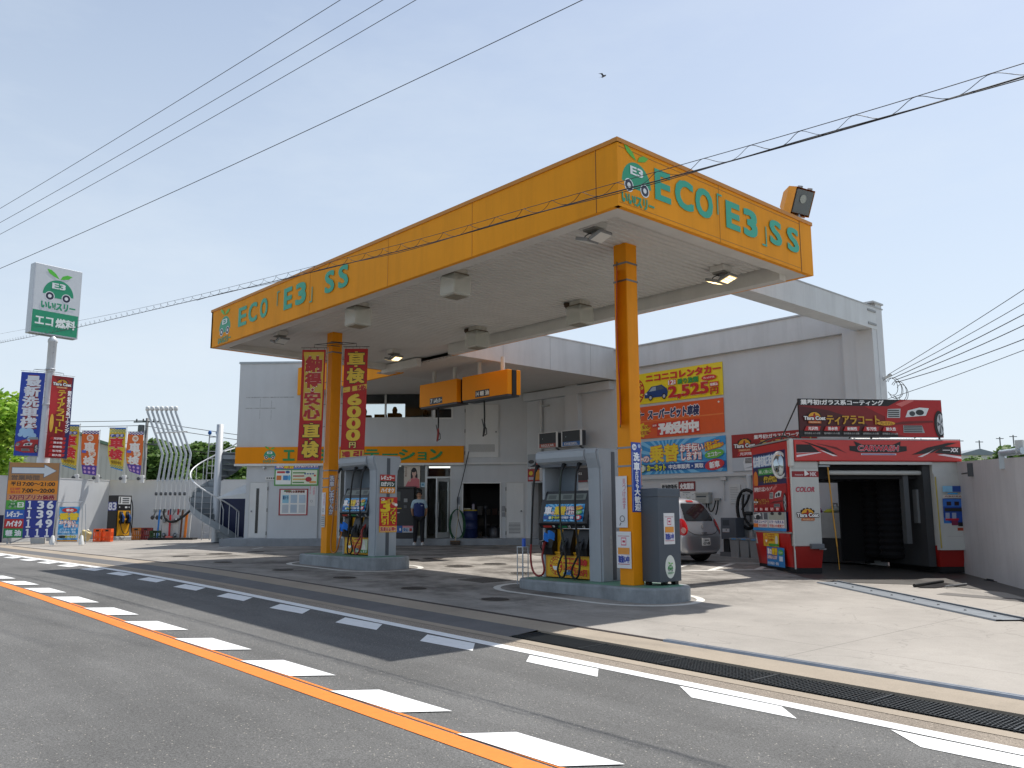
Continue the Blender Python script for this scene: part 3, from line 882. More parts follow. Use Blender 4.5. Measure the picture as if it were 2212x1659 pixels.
# shop window and door frames
w = MB()
for x0, x1 in ((-6.46, -6.40), (-3.49, -3.42), (-2.63, -2.58)): w.box(x0, .06, STEPZ, x1, .14, 1.70, ALU)
w.box(-6.40, .06, 1.65, -2.63, .14, 1.70, ALU); w.box(-6.40, .06, STEPZ, -3.49, .14, STEPZ + .08, ALU); w.box(-3.42, .06, 1.22, -2.63, .14, 1.28, ALU)
f = sb(w, 'shop_window')
p_ = MB()
for a, b, c, d in ((-6.40, -3.49, STEPZ + .08, 1.65), (-3.42, -2.63, 1.28, 1.65)): p_.quad([(a, .1, c), (b, .1, c), (b, .1, d), (a, .1, d)], GLASS)
p_.build('pane', f)
d_ = MB(); T = Matrix.Translation((-2.66, .08, 0)) @ Matrix.Rotation(R(62), 4, 'Z')     # glass leaf standing open
for a, b, c, e in ((-.74, -.66, STEPZ + .02, 1.2), (-.08, 0, STEPZ + .02, 1.2), (-.66, -.08, 1.1, 1.2), (-.66, -.08, STEPZ + .02, STEPZ + .2)): d_.box(a, -.02, c, b, .02, e, ALU, T)
dd_ = sb(d_, 'door'); p_ = MB(); p_.add([(-.66, 0, STEPZ + .2), (-.08, 0, STEPZ + .2), (-.08, 0, 1.1), (-.66, 0, 1.1)], [(0, 1, 2, 3)], GLASS, False, T); p_.build('pane', dd_)
p_ = MB()
for sy in (-.06, .06): p_.tube([T @ Vector((-.70, sy * .4, -.1)), T @ Vector((-.70, sy, -.08)), T @ Vector((-.70, sy, .42)), T @ Vector((-.70, sy * .4, .44))], .014, STEEL)
p_.build('handle', dd_)
# interior: counter, lamps
g = MB(); g.box(-6.2, 1.2, STEPZ, -4.7, 1.8, .25, M('#4d4b49', .6)); g.box(-3.4, 3.2, STEPZ, -2.5, 3.5, .9, M('#58564f', .6)); g.box(-9.4, 4.2, STEPZ, -4, 4.4, 1.7, M('#7d7b76', .7)); sb(g, 'counter')
for a, b, y, z in ((-3.5, -2.5, 1.0, 1.62), (-5.9, -4.6, 1.5, 1.72)):
    g = MB(); g.box(a, y, z, b, y + .1, z + .06, M('#fbfbf6', .4, 0, 0, 1, 0, 0, 60, .5, 1.2)); sb(g, 'ceiling_lamp')
# white steel doors
def steel_door(name, x0, x1, z0, z1, y, hinge, window=None, vent=None, sign=None, label=None):
    g = MB(); DW = M('#d5d6d4', .5, 0, .05, 2, .06)
    g.box(x0, y - .012, z0, x1, y + .02, z1, DW)
    for a, b, c, d in ((x0 - .03, x0 - .006, z0, z1), (x1 + .006, x1 + .03, z0, z1), (x0 - .03, x1 + .03, z1 + .006, z1 + .03)): g.box(a, y - .006, c, b, y + .02, d, M('#c4c5c3', .5))
    hx = x0 - .015 if hinge == 'l' else x1 + .015
    for z in (z0 + .15, (z0 + z1) / 2, z1 - .2): g.box(hx - .012, y - .022, z - .06, hx + .012, y - .006, z + .06, M('#5a5a58', .5, .5))
    d = sb(g, name)
    if window: p_ = MB(); p_.box(window[0], y - .016, window[1], window[2], y - .011, window[3], M('#2a2c30', .15)); p_.build('door_window', d)
    kx = x1 - .08 if hinge == 'l' else x0 + .08
    p_ = MB(); zc = z0 + (z1 - z0) * .48
    p_.lathe([(.001, .05), (.022, .045), (.028, .03), (.012, .02), (.012, 0)], STEEL, 12, Matrix.Translation((kx, y - .012, zc)) @ Matrix.Rotation(R(90), 4, 'X')); p_.build('door_knob', d)
    if vent:
        p_ = MB(); a, c, b, e = vent; n = 8
        p_.box(a, y - .0135, c, b, y - .0115, e, M('#4b4c4d', .6))
        for k in range(n):
            z = c + (e - c) * (k + .15) / n; p_.box(a, y - .022, z, b, y - .0136, z + (e - c) / n * .6, DW)
        p_.build('vent_grille', d)
    return d
steel_door('door', -9.52, -8.92, STEPZ + .02, 1.09, .018, 'r', (-9.30, -.62, -9.20, .9))
steel_door('door', -.71, -.13, STEPZ + .02, 1.05, .018, 'l', None, (-.63, -.64, -.24, -.28))
steel_door('hatch_door', -2.11, -.98, 1.92, 3.72, -.012, 'l', None, (-2.0, 2.1, -1.1, 2.36))
# garage opening
g = MB()
for a, b, c, d in ((-2.22, -2.18, STEPZ, 1.08), (-.93, -.89, STEPZ, 1.08), (-2.18, -.93, 1.04, 1.08)): g.box(a, .0, c, b, .2, d, WHITE)
sb(g, 'garage_frame')
g = MB(); g.box(-9.0, -.01, 1.18, -8.6, .03, 1.3, M('#dadad6', .5)); g.y0 = -.011
for k in range(5): g.grect(-8.96 + k * .075, 1.22, -8.91 + k * .075, 1.27, '#4a4a4a')
sb(g, 'door_plate')
# wall bump with posters
g = MB(); g.box(-8.66, -.05, STEPZ, -7.14, .028, 1.66, WHITE_WALL); sb(g, 'wall_bump')
g = MB(); g.box(-1.96, -.03, 1.68, -.9, .028, 1.70, M('#b0b1b0', .6)); g.box(-2.12, -.03, 1.66, -.0, -.0, 1.675, M('#b8b9b8', .6)); sb(g, 'wall_seam')
g = MB(); g.box(-.86, -.02, .1, -.76, .028, .28, M('#8f9295', .5)); g.box(-.86, -.02, -.08, -.76, .028, .07, M('#8f9295', .5)); sb(g, 'switch_box')
g = MB(); g.lathe([(.001, -.10), (.04, -.09), (.045, 0), (.03, .02)], M('#cfd2d2', .4), 12, Matrix.Translation((-9.05, -.08, 1.6)) @ Matrix.Rotation(R(80), 4, 'X')); sb(g, 'security_camera')
g = MB(); g.lathe([(.45, 0), (.44, .12), (.36, .3), (.2, .42), (.001, .46)], M('#c7cbcc', .5), 16, Matrix.Translation((-10.06, 1.2, 3.7)) @ Matrix.Rotation(R(-90), 4, 'Y') @ Matrix.Scale(.7, 4)); sb(g, 'vent_hood')

# --- a flat sheet with graphics; x right, z up, front looks along -y
def panel(name, label, cat, loc, rotz, w, h, base, fn, th=.012, group=None, frame=None, kindparts=None):
    g = MB(); g.box(0, 0, 0, w, th, h, M(base, .45, 0, .05, 4))
    if frame: 
        for a, b, c, d in ((-.02, 0, -.02, h + .02), (w, w + .02, -.02, h + .02), (0, w, -.02, 0), (0, w, h, h + .02)): g.box(a, -.008, c, b, th + .004, d, M(frame, .4))
    fn(g, w, h)
    o = g.build(name); o.location = loc; o.rotation_euler = (0, 0, R(rotz))
    return tag(o, label, cat, group)
def fpos(t, z, out=.0):      # point on the shop front
    s = math.sqrt(.5)
    return (FO[0] + t * s + out * s, FO[1] + t * s - out * s, z)
def g_swap(g, w, h):                # wide poster on trading in cars
    g.grect(0, h * .72, w, h, '#5b86c9'); g.grect(0, 0, w, h * .72, '#4c9a3e')
    g.gtext('車の', w * .04, h * .78, w * .2, h * .97, '#f6f6f6', .04, '#c82a2a', .12); g.gtext('乗替', w * .21, h * .76, w * .44, h * .98, '#f2d21c', .05, '#c82a2a', .12)
    g.gtext('お手伝いします!!', w * .46, h * .8, w * .98, h * .95, '#f6f6f6', .04, '#b3243a', .12)
    g.grect(w * .03, h * .06, w * .38, h * .68, '#eef1ea'); g.grect(w * .4, h * .06, w * .97, h * .68, '#e6ecd2')
    for k in range(2): g.grect(w * (.05 + .15 * k), h * .25, w * (.16 + .15 * k), h * .45, ('#d97a2e', '#3c8ac4')[k])
    g.gell(w * .34, h * .35, w * .03, h * .12, '#5fb4dd'); g.grect(w * .06, h * .55, w * .24, h * .64, '#c23a3a'); g.gell(w * .3, h * .6, w * .05, h * .06, '#35558f')
    for k in range(4): g.grect(w * .42, h * (.12 + k * .14), w * (.68 + .03 * (k % 2)), h * (.17 + k * .14), ('#4c8a3e', '#d4a020', '#b33a2a', '#4c8a3e')[k])
    g.gell(w * .78, h * .28, w * .07, h * .11, '#b22030'); g.grect(w * .8, h * .12, w * .95, h * .2, '#e39a4a'); g.gell(w * .92, h * .44, w * .025, h * .04, '#cc4a2a')
    for k in range(4): g.gell(w * (.7 + k * .06), h * .52, w * .022, h * .03, '#4a6aa0')
panel('poster', 'green and blue wide poster below the orange band by the left column', 'poster', fpos(-8.67, .98, .062), 45, 1.53, .78, '#4c9a3e', g_swap)
def g_notice(g, w, h):
    g.grect(w * .03, h * .02, w * .97, h * .98, '#e8e7e2'); g.grect(w * .15, h * .9, w * .4, h * .97, '#3e8a4a'); g.gtext('今月のお買得情報', w * .2, h * .86, w * .9, h * .96, '#2a2a2a', .02, '#d66a4a', .06)
    for i in range(3):
        for j in range(2): g.grect(w * (.1 + i * .3), h * (.08 + j * .38), w * (.33 + i * .3), h * (.40 + j * .38), ('#b9c0c6', '#a9b7c4', '#c3c6c8', '#8fc3d6', '#a8bccb', '#b3c3d0')[i + 3 * j])
    g.gtext('軽トラ', w * .12, h * .6, w * .31, h * .74, '#2b5d8a', .03)
panel('notice_board', 'red framed notice board with six photos beneath the green poster', 'notice board', fpos(-8.46, 0, .055), 45, .96, .86, '#a03038', g_notice, .012, None, '#a03038')
def g_hand(g, w, h):
    g.gtext('見つけます', w * .55, h * .45, w * .9, h * .98, '#d98a9a', .02, None, .08, 0, 0, True); g.gring(w * .4, h * .2, w * .18, w * .15, '#3a3a3a'); g.gtext('!', w * .1, h * .5, w * .2, h * .9, '#d9a0aa', .02)
panel('poster', 'thin white paper with pink writing on the wall left of the column', 'poster', fpos(-7.44, .3, .055), 45, .22, .8, '#d6d6d4', g_hand, .006)
def g_lady(g, w, h):
    g.grect(0, 0, w, h, '#cfc4b6'); g.gell(w * .62, h * .62, w * .2, h * .3, '#17161a'); g.grect(w * .42, h * .3, w * .84, h * .62, '#17161a')
    g.gpoly([(w * .05, 0), (w * .98, 0), (w * .96, h * .38), (w * .75, h * .46), (w * .5, h * .44), (w * .25, h * .3)], '#cf6e74')
    g.grect(w * .55, h * .42, w * .7, h * .55, '#c99f90'); g.gell(w * .63, h * .66, w * .13, h * .14, '#d3aa9a'); g.gell(w * .6, h * .78, w * .16, h * .08, '#17161a')
    for sx in (.58, .68): g.gell(w * sx, h * .67, w * .02, h * .012, '#2a2322')
    g.gell(w * .63, h * .585, w * .03, h * .01, '#b0524e'); g.gell(w * .36, h * .32, w * .09, h * .05, '#d3aa9a', rot=50)
    g.gtext('そろそろ春', w * .06, h * .5, w * .17, h * .95, '#8a6a5c', .01, None, .08, 0, 0, True); g.grect(w * .1, h * .04, w * .9, h * .06, '#a84a54')
panel('poster', 'pink poster of a long haired woman in the shop window', 'poster', fpos(-4.21, .9, -.04), 45, .55, .75, '#cfc4b6', g_lady, .006)
panel('sticker', 'small pale blue square sticker beside the pink poster', 'sticker', fpos(-3.64, .92, -.06), 45, .15, .16, '#9fc3d2', lambda g, w, h: (g.gell(w * .5, h * .55, w * .25, h * .25, '#5b93ad'), g.grect(w * .2, h * .1, w * .8, h * .2, '#e7eef0')), .006)
# prepaid card machine in front of the window
t = thing('card_machine', 'dark prepaid card vending machine standing before the shop window', 'vending machine', fpos(-4.62, STEPZ, .42), 45)
g = MB(); g.box(0, 0, 0, .84, .38, 1.66, M('#26272a', .4, 0, .1, 4), None, .015); g.box(-.02, -.06, 1.66, .86, .4, 1.72, M('#3b3a38', .5)); b_ = g.build('cabinet', t)
g = MB(); g.y0 = -.001; g.grect(.12, 1.25, .38, 1.55, '#5a5f5c'); g.grect(.5, 1.2, .62, 1.32, '#8c8f90'); g.grect(.1, .98, .42, 1.01, '#c9b43a'); g.grect(.14, 1.06, .2, 1.16, '#777a7c'); g.grect(.12, .86, .2, .88, '#c8cacb'); g.grect(.27, .84, .36, .86, '#c8cacb'); g.grect(.5, 1.0, .6, 1.1, '#5c5e61'); g.build('control_panel', t)
g = MB(); g.y0 = -.001; g.grect(.02, .2, .46, .42, '#2c5fae'); g.gtext('安心', .08, .23, .28, .36, '#f2f4f6', .04); g.gell(.39, .3, .03, .05, '#dfe8f2'); g.grect(.47, .2, .82, .42, '#c9ccd2'); g.grect(.47, .36, .82, .42, '#d98a96'); g.gtext('安心', .5, .23, .66, .35, '#2c6ea8', .04); g.grect(.70, .24, .79, .34, '#b8322c'); g.build('sticker', t)

# things standing by the garage opening
t = thing('oil_drum', 'dark blue oil drum with a tray of rags inside the garage opening', 'drum', fpos(-2.0, STEPZ, -.32), 45)
g = MB(); pr = [(.28, 0), (.29, .02), (.285, .3), (.30, .31), (.30, .33), (.285, .34), (.285, .6), (.30, .61), (.30, .63), (.285, .64), (.285, .88), (.295, .9), (.27, .9), (.001, .89)]
g.lathe(pr, M('#1f2d5a', .4, .1, .2, 4), 24); g.build('barrel', t)
g = MB(); g.box(-.27, -.2, .905, .27, .2, .95, M('#b39f2c', .6), None, .02); g.box(-.2, -.1, .955, .05, .12, 1.0, M('#c9c5ba', .9), None, .02); g.lathe([(.05, .95), (.05, 1.12), (.02, 1.15)], M('#8f8a9a', .3), 10, Matrix.Translation((.14, 0, 0))); g.build('tray', t)
t = thing('broom', 'wooden floor brush leaning beside the oil drum', 'broom', fpos(-2.36, -.98, .62), 45)
g = MB(); g.tube([(0, 0, .12), (.12, .16, 1.25)], .014, M('#b7a88c', .6)); g.build('broom_handle', t)
g = MB(); g.box(-.16, -.05, .0, .16, .05, .10, M('#4a4038', .9, 0, .3, 30, 0, .5, 80)); g.box(-.17, -.04, .10, .17, .04, .13, M('#6b5138', .7)); g.build('broom_head', t)
g = MB()
rnd = random.Random(5)
for k in range(16):
    a = -2.1 + (k % 5) * .25; z = STEPZ + (k // 5) * .38
    g.box(a, 1.5 + rnd.random() * .8, z + .01, a + .18, 2.3, z + .05 + rnd.random() * .28, M(rnd.choice(('#3a3a3c', '#55504a', '#2a2f3a', '#5a3a30', '#6a6a6c')), .6))
g.box(-2.15, 2.3, STEPZ, -.95, 2.5, 1.0, M('#333436', .7))
sb(g, 'garage_shelves')
t = thing('air_inflator', 'dark tyre inflator stand inside the garage opening', 'tyre inflator', fpos(-1.45, STEPZ, -.5), 45)
g = MB(); g.lathe([(.16, 0), (.16, .05), (.03, .07), (.03, .95), (.07, .97), (.07, 1.08), (.001, 1.1)], M('#3b3c40', .4, .4), 14); g.build('post', t)
g = MB(); g.lathe([(.2, .0), (.22, .1), (.2, .3), (.1, .38), (.001, .4)], M('#4a4b50', .4, .3), 16, Matrix.Translation((.32, .1, 0))); g.build('air_tank', t)
# green hose on its hook and the black cable above it
t = thing('coiled_hose', 'coiled dark green garden hose hanging on the shop wall', 'hose', fpos(-2.36, -.3, .06), 45)
g = MB(); rnd = random.Random(2)
for k in range(6):
    rx, rz = .2 + rnd.random() * .08, .42 + rnd.random() * .12
    pts = [(rx * math.sin(a) + rnd.uniform(-.01, .01), -.02 - .012 * k, .47 - rz + rz * math.cos(a)) for a in [2 * math.pi * i / 22 for i in range(22)]]
    g.tube(pts, .013, M('#1d5a38', .45, 0, .15, 8), 6, False, True)
g.build('hose_coil', t)
g = MB(); g.tube([(0, .06, .5), (0, -.12, .5), (0, -.12, .56)], .012, STEEL); g.build('hook', t)
g = MB()
pts = [fpos(-1.99, 2.12, .03), fpos(-2.1, 1.6, .05), fpos(-2.25, .95, .05), fpos(-2.37, .5, .05), fpos(-2.33, -.1, .16), fpos(-2.15, -.78, .12)]
g.tube(pts, .014, RUBBER, 6); tag(g.build('power_cable'), 'black cable running down the shop wall from the grille', 'cable')
panel('thermometer', 'small grey wall box beside the black cable', 'wall box', fpos(-2.38, .33, .03), 45, .1, .26, '#8f949c', lambda g, w, h: g.gell(w * .5, h * .5, w * .3, h * .35, '#6d727c'), .03)

# ------------------------------------------------------------------ white side wall with the banners
sw = thing('side_wall', 'high white side wall carrying the advertising banners', 'wall', (-15, 19.83, -1.1))
g = MB()
def WX(mb, x0, x1, z0, z1, holes): 
    m2 = MB(); wall_holes(m2, x0, x1, z0, z1, holes, 19.83, 20.15, WHITE_WALL); mb.add(m2.v, m2.f, WHITE_WALL)
WX(g, -21.16, -8.93, -1.4, 4.98, [(-20.95, -19.75, -.85, 1.04)])
g.quad([(-8.93, 19.83, -1.4), (-8.93, 20.15, -1.4), (-8.93, 20.15, 4.98), (-8.93, 19.83, 4.98)], WHITE_WALL)
wbuild(g, 'wall', sw)
BM = M('#cdd0d1', .7, 0, .08, 1.2, .16, .08, 80)
g = MB(); g.box(-21.0, 19.70, 4.36, -9.36, 19.829, 4.98, BM); g.box(-21.1, 19.66, 4.98, -8.9, 20.2, 5.02, M('#b5b8b9', .7)); wbuild(g, 'top_band', sw)
g = MB(); g.box(-9.36, 13.6, 4.34, -8.93, 19.829, 4.87, BM); g.box(-9.36, 13.6, 4.87, -8.92, 20.2, 4.90, M('#a8abac', .6))
for z in (4.42, 4.74): g.box(-8.93, 19.4, z, -8.91, 19.8, z + .05, M('#8f9294', .6))
wbuild(g, 'frame_beam', sw)
g = MB(); g.box(-9.7, 19.62, -1.3, -9.37, 19.83, 4.36, WHITE_WALL); g.box(-9.37, 19.6, -1.3, -8.94, 19.83, 4.339, WHITE_WALL); wbuild(g, 'end_post', sw)
g = MB(); g.box(-18.3, 19.75, 1.0, -9.7, 19.83, 1.07, M('#c8c9c7', .6, 0, .1, 3)); wbuild(g, 'ledge', sw)
g = MB(); g.box(-19.12, 19.62, 2.3, -18.58, 19.83, 4.1, WHITE_WALL); g.box(-21.1, 19.6, 3.8, -17.2, 19.83, 4.06, WHITE_WALL); wbuild(g, 'pilaster', sw)
for x, z0, z1, r in ((-20.4, 1.1, 3.8, .055), (-12.55, -.9, 1.0, .07), (-12.18, -.9, 1.0, .05)):
    g = MB(); g.tube([(x, 19.76, z0), (x, 19.76, z1)], r, M('#c9cbcb', .5), 12); wbuild(g, 'pipe', sw)
g = MB(); g.box(-20.33, 19.7, 3.55, -20.05, 19.83, 3.6, M('#b9bbba', .5)); wbuild(g, 'pipe_bracket', sw)
g = MB(); nk = M('#8a8a88', .7); g.quad([(-20.95, 21.6, -.9), (-19.75, 21.6, -.9), (-19.75, 21.6, 1.04), (-20.95, 21.6, 1.04)], nk); g.quad([(-20.95, 20.15, -.85), (-20.95, 21.6, -.85), (-20.95, 21.6, 1.04), (-20.95, 20.15, 1.04)], nk); g.quad([(-19.75, 20.15, -.85), (-19.75, 21.6, -.85), (-19.75, 21.6, 1.04), (-19.75, 20.15, 1.04)], nk); g.quad([(-20.95, 20.15, 1.04), (-19.75, 20.15, 1.04), (-19.75, 21.6, 1.04), (-20.95, 21.6, 1.04)], nk); g.quad([(-20.95, 20.15, -.85), (-19.75, 20.15, -.85), (-19.75, 21.6, -.85), (-20.95, 21.6, -.85)], nk)
wbuild(g, 'alcove', sw)
t = thing('tool_cart', 'white service cart in the alcove left of the near pump', 'cart', (-20.35, 20.1, -.85))
g = MB(); g.box(-.25, 0, .1, .2, .4, .75, M('#d8d9d8', .4), None, .03); g.build('cart_body', t)
g = MB()
for x in (.3, .5): g.tube([(x, .05, .0), (x, .05, 1.35)], .016, WHITE)
for z in (.3, .8, 1.3): g.tube([(.3, .05, z), (.5, .05, z)], .013, WHITE)
g.build('rack', t)
g = MB(); g.lathe([(.09, -.03), (.09, .03)], RUBBER, 14, Matrix.Translation((-.3, .2, .09)) @ Matrix.Rotation(R(90), 4, 'X')); g.build('wheel', t)

def wpanel(name, label, cat, x0, x1, z0, z1, base, fn, out=.012, **k): return panel(name, label, cat, (x0, 19.83 - out - .012, z0), 0, x1 - x0, z1 - z0, base, fn, .012, **k)
def minicar(g, cx, cy, w, c='#1c3f7a'):
    h = w * .5
    g.gpoly([(cx - w * .5, cy - h * .3), (cx - w * .5, cy), (cx - w * .38, cy + h * .12), (cx - w * .2, cy + h * .45), (cx + w * .25, cy + h * .5), (cx + w * .46, cy + h * .2), (cx + w * .5, cy - h * .05), (cx + w * .46, cy - h * .32)], c)
    g.gpoly([(cx - w * .3, cy + h * .13), (cx - w * .16, cy + h * .4), (cx, cy + h * .42), (cx, cy + h * .15)], '#9fb0bd'); g.gpoly([(cx + w * .03, cy + h * .15), (cx + w * .03, cy + h * .42), (cx + w * .24, cy + h * .43), (cx + w * .36, cy + h * .2)], '#4c5a68')
    for sx in (-.24, .34): g.gell(cx + sx * w, cy - h * .3, w * .09, h * .2, '#17181b'); g.gell(cx + sx * w, cy - h * .3, w * .055, h * .12, '#b8bcc0')
    g.gell(cx - w * .42, cy - h * .02, w * .05, h * .06, '#dfe5ea')
def sunface(g, cx, cy, r, ring='#c63020', txt=True):
    g.gell(cx, cy, r, r, ring, 40); g.gell(cx, cy, r * .62, r * .62, '#f0b51e', 32)
    if txt:
        for i, ch in enumerate('NICONICO'):
            a = R(165 - i * 21.5); g.gtext(ch, cx + r * .81 * math.cos(a) - r * .09, cy + r * .81 * math.sin(a) - r * .11, cx + r * .81 * math.cos(a) + r * .09, cy + r * .81 * math.sin(a) + r * .11, '#f7e23a', .05, None, .08, math.degrees(a) - 90)
        for i, ch in enumerate('RENTACAR'):
            a = R(200 + i * 20); g.gtext(ch, cx + r * .81 * math.cos(a) - r * .09, cy + r * .81 * math.sin(a) - r * .11, cx + r * .81 * math.cos(a) + r * .09, cy + r * .81 * math.sin(a) + r * .11, '#f7e23a', .05, None, .08, math.degrees(a) + 90)
    g.gell(cx, cy - r * .05, r * .42, r * .42, '#f4f4f2', 24, 180, 360)
    for sx in (-.22, .22): g.gring(cx + sx * r, cy + r * .16, r * .12, r * .08, '#3a2418', 14); g.gell(cx + sx * r, cy + r * .1, r * .14, r * .08, '#f0b51e')
def g_rent(g, w, h):
    g.grect(0, 0, w, h, '#efd416'); sunface(g, .12 * w, .44 * h, .46 * h)
    g.gtext('ニコニコレンタカー', w * .26, h * .70, w * .985, h * .93, '#cf2a1e', .07)
    minicar(g, w * .36, h * .32, w * .24)
    g.grect(w * .485, h * .5, w * .565, h * .66, '#cf2a1e'); g.gtext('12', w * .49, h * .51, w * .54, h * .65, '#f5f2e6', .05); g.gtext('時間', w * .543, h * .51, w * .562, h * .65, '#f5f2e6', .02, None, .08, 0, 0, True)
    g.gtext('乗り放題', w * .58, h * .49, w * .78, h * .66, '#2b8f3f', .06); g.gell(w * .88, h * .57, w * .07, h * .085, '#cf2a1e'); g.gtext('ヴィッツクラス', w * .83, h * .54, w * .93, h * .6, '#f5f2e6', .03)
    g.gtext('2,525', w * .49, h * .05, w * .87, h * .45, '#c42420', .06, '#f7f3e0', .05); g.gtext('円', w * .89, h * .05, w * .96, h * .24, '#c42420', .05); g.grect(w * .885, h * .27, w * .965, h * .42, '#cf2a1e'); g.gtext('保険込', w * .89, h * .3, w * .96, h * .39, '#f5f2e6', .03)
wpanel('banner', 'yellow car rental banner, topmost of the three on the side wall', 'banner', -16.85, -13.26, 3.23, 4.15, '#efd416', g_rent, group='advertising banners on the side wall')
def g_insp(g, w, h):
    g.grect(0, 0, w, h, '#e0591c'); g.grect(0, h * .52, w, h * .56, '#e77a3a')
    g.gtext('SUPER', w * .02, h * .82, w * .2, h * .9, '#27335e', .04, '#f3f3f3', .1); g.gtext('PIT', w * .03, h * .55, w * .22, h * .78, '#27335e', .08, '#f3f3f3', .1, 0, .2)
    g.gtext('スーパーピット車検', w * .27, h * .58, w * .775, h * .88, '#232f5c', .05, '#f3f3f3', .10, 0, .1)
    star = []
    for i in range(28):
        a = R(i * 360 / 28); q = 1 if i % 2 else .78; star.append((w * .16 + w * .14 * q * math.cos(a), h * .27 + h * .25 * q * math.sin(a)))
    g.gpoly(star, '#e9c71c'); g.gtext('早・安・安心', w * .05, h * .3, w * .28, h * .42, '#b5301e', .03); g.gtext('車検の決定版', w * .05, h * .13, w * .28, h * .25, '#b5301e', .03)
    g.gell(w * .335, h * .38, w * .03, h * .07, '#c92a1e'); g.gtext('好評', w * .315, h * .35, w * .355, h * .41, '#f5f2ea', .02)
    g.grect(w * .36, h * .06, w * .78, h * .46, '#cc2e1c'); g.gtext('予約受付中!', w * .375, h * .09, w * .765, h * .43, '#f4f3ef', .07, '#7a1c10', .04)
    g.gpoly([(w * .955, h * .9), (w * .96, h * .93), (w * .965, h * .9), (w * .975, h * .89), (w * .965, h * .88), (w * .96, h * .85), (w * .955, h * .88), (w * .945, h * .89)], '#f7efe0')
wpanel('banner', 'orange vehicle inspection banner, middle of the three on the side wall', 'banner', -16.85, -13.27, 2.2, 3.15, '#e0591c', g_insp, group='advertising banners on the side wall')
def g_trade(g, w, h, rays=True):
    g.grect(0, 0, w, h, '#2f97d6')
    if rays:
        for i in range(24):
            a0, a1 = R(i * 15), R(i * 15 + 7)
            def hit(a):
                dx, dz = math.cos(a), math.sin(a); ts = []
                cx, cz = w * .45, h * .5
                if dx > 1e-6: ts.append((w - cx) / dx)
                if dx < -1e-6: ts.append(-cx / dx)
                if dz > 1e-6: ts.append((h - cz) / dz)
                if dz < -1e-6: ts.append(-cz / dz)
                q = min(ts); return (cx + dx * q, cz + dz * q)
            g.gpoly([(w * .45, h * .5), hit(a0), hit(a1)], '#7cc4ec')
    g.grect(0, h * .10, w, h * .3, '#1d4f9a')
    g.gtext('車', w * .02, h * .38, w * .2, h * .84, '#f5f5f3', .05, '#d0301e', .06); g.gtext('の', w * .21, h * .38, w * .27, h * .55, '#f5f5f3', .04, '#d0301e', .12)
    g.gtext('乗替', w * .28, h * .36, w * .565, h * .86, '#f0cf1a', .04, '#d0301e', .05)
    g.gtext('お手伝い', w * .585, h * .62, w * .80, h * .84, '#f5f5f3', .04, '#d0301e', .10); g.gtext('します!!', w * .595, h * .37, w * .78, h * .60, '#f5f5f3', .04, '#d0301e', .10)
    g.gtext('人気メーカー', w * .81, h * .76, w * .95, h * .88, '#efd21c', .03, '#c92a1e', .14, 12); g.gtext('人気車種取扱い', w * .815, h * .65, w * .985, h * .77, '#efd21c', .03, '#c92a1e', .14, 12)
    g.gell(w * .9, h * .5, w * .088, h * .12, '#6ab93e', 28, 0, 360, 8); g.gtext('エコカー', w * .84, h * .44, w * .96, h * .56, '#f3f5f0', .04, '#2f8a30', .08, 6)
    g.gell(w * .9, h * .2, w * .088, h * .15, '#cf2430', 28, 0, 360, 8); g.gtext('新車', w * .855, h * .11, w * .945, h * .29, '#f5f5f3', .05, None, .08, 6)
    g.gell(w * .2, h * .19, w * .04, h * .11, '#dfe7d8'); g.gring(w * .2, h * .19, w * .035, w * .028, '#2f7a3a')
    g.gtext('カーネット', w * .25, h * .1, w * .44, h * .29, '#d6d31e', .06, '#1e5a34', .1); g.gtext('中古車販売・買取', w * .47, h * .13, w * .8, h * .26, '#f2f4f6', .04)
wpanel('banner', 'blue car trade-in banner, lowest of the three on the side wall', 'banner', -16.85, -13.25, 1.14, 2.11, '#2f97d6', g_trade, group='advertising banners on the side wall')
def crest(g, cx, cy, w):         # little crown emblem with its wordmark
    h = w * .62
    for i in range(5):
        a = R(30 + i * 30); g.gell(cx + w * .3 * math.cos(a), cy + h * .12 + h * .3 * math.sin(a), w * .07, w * .07, '#2a1408', 12)
    g.gell(cx, cy + h * .08, w * .28, h * .36, '#e0a22a', 20, 0, 180); g.gell(cx, cy + h * .08, w * .06, h * .3, '#8a1a14', 12, 0, 180)
    g.gell(cx, cy, w * .3, h * .18, '#b02418', 20); g.gtext('Tiara Coat', cx - w * .5, cy - h * .12, cx + w * .5, cy + h * .14, '#f0efec', .05, '#2a1a1a', .22); g.grect(cx - w * .3, cy - h * .38, cx + w * .3, cy - h * .2, '#c4622a')
    g.gtext('PREMIUM', cx - w * .24, cy - h * .34, cx + w * .24, cy - h * .25, '#e8c9a0', .03)
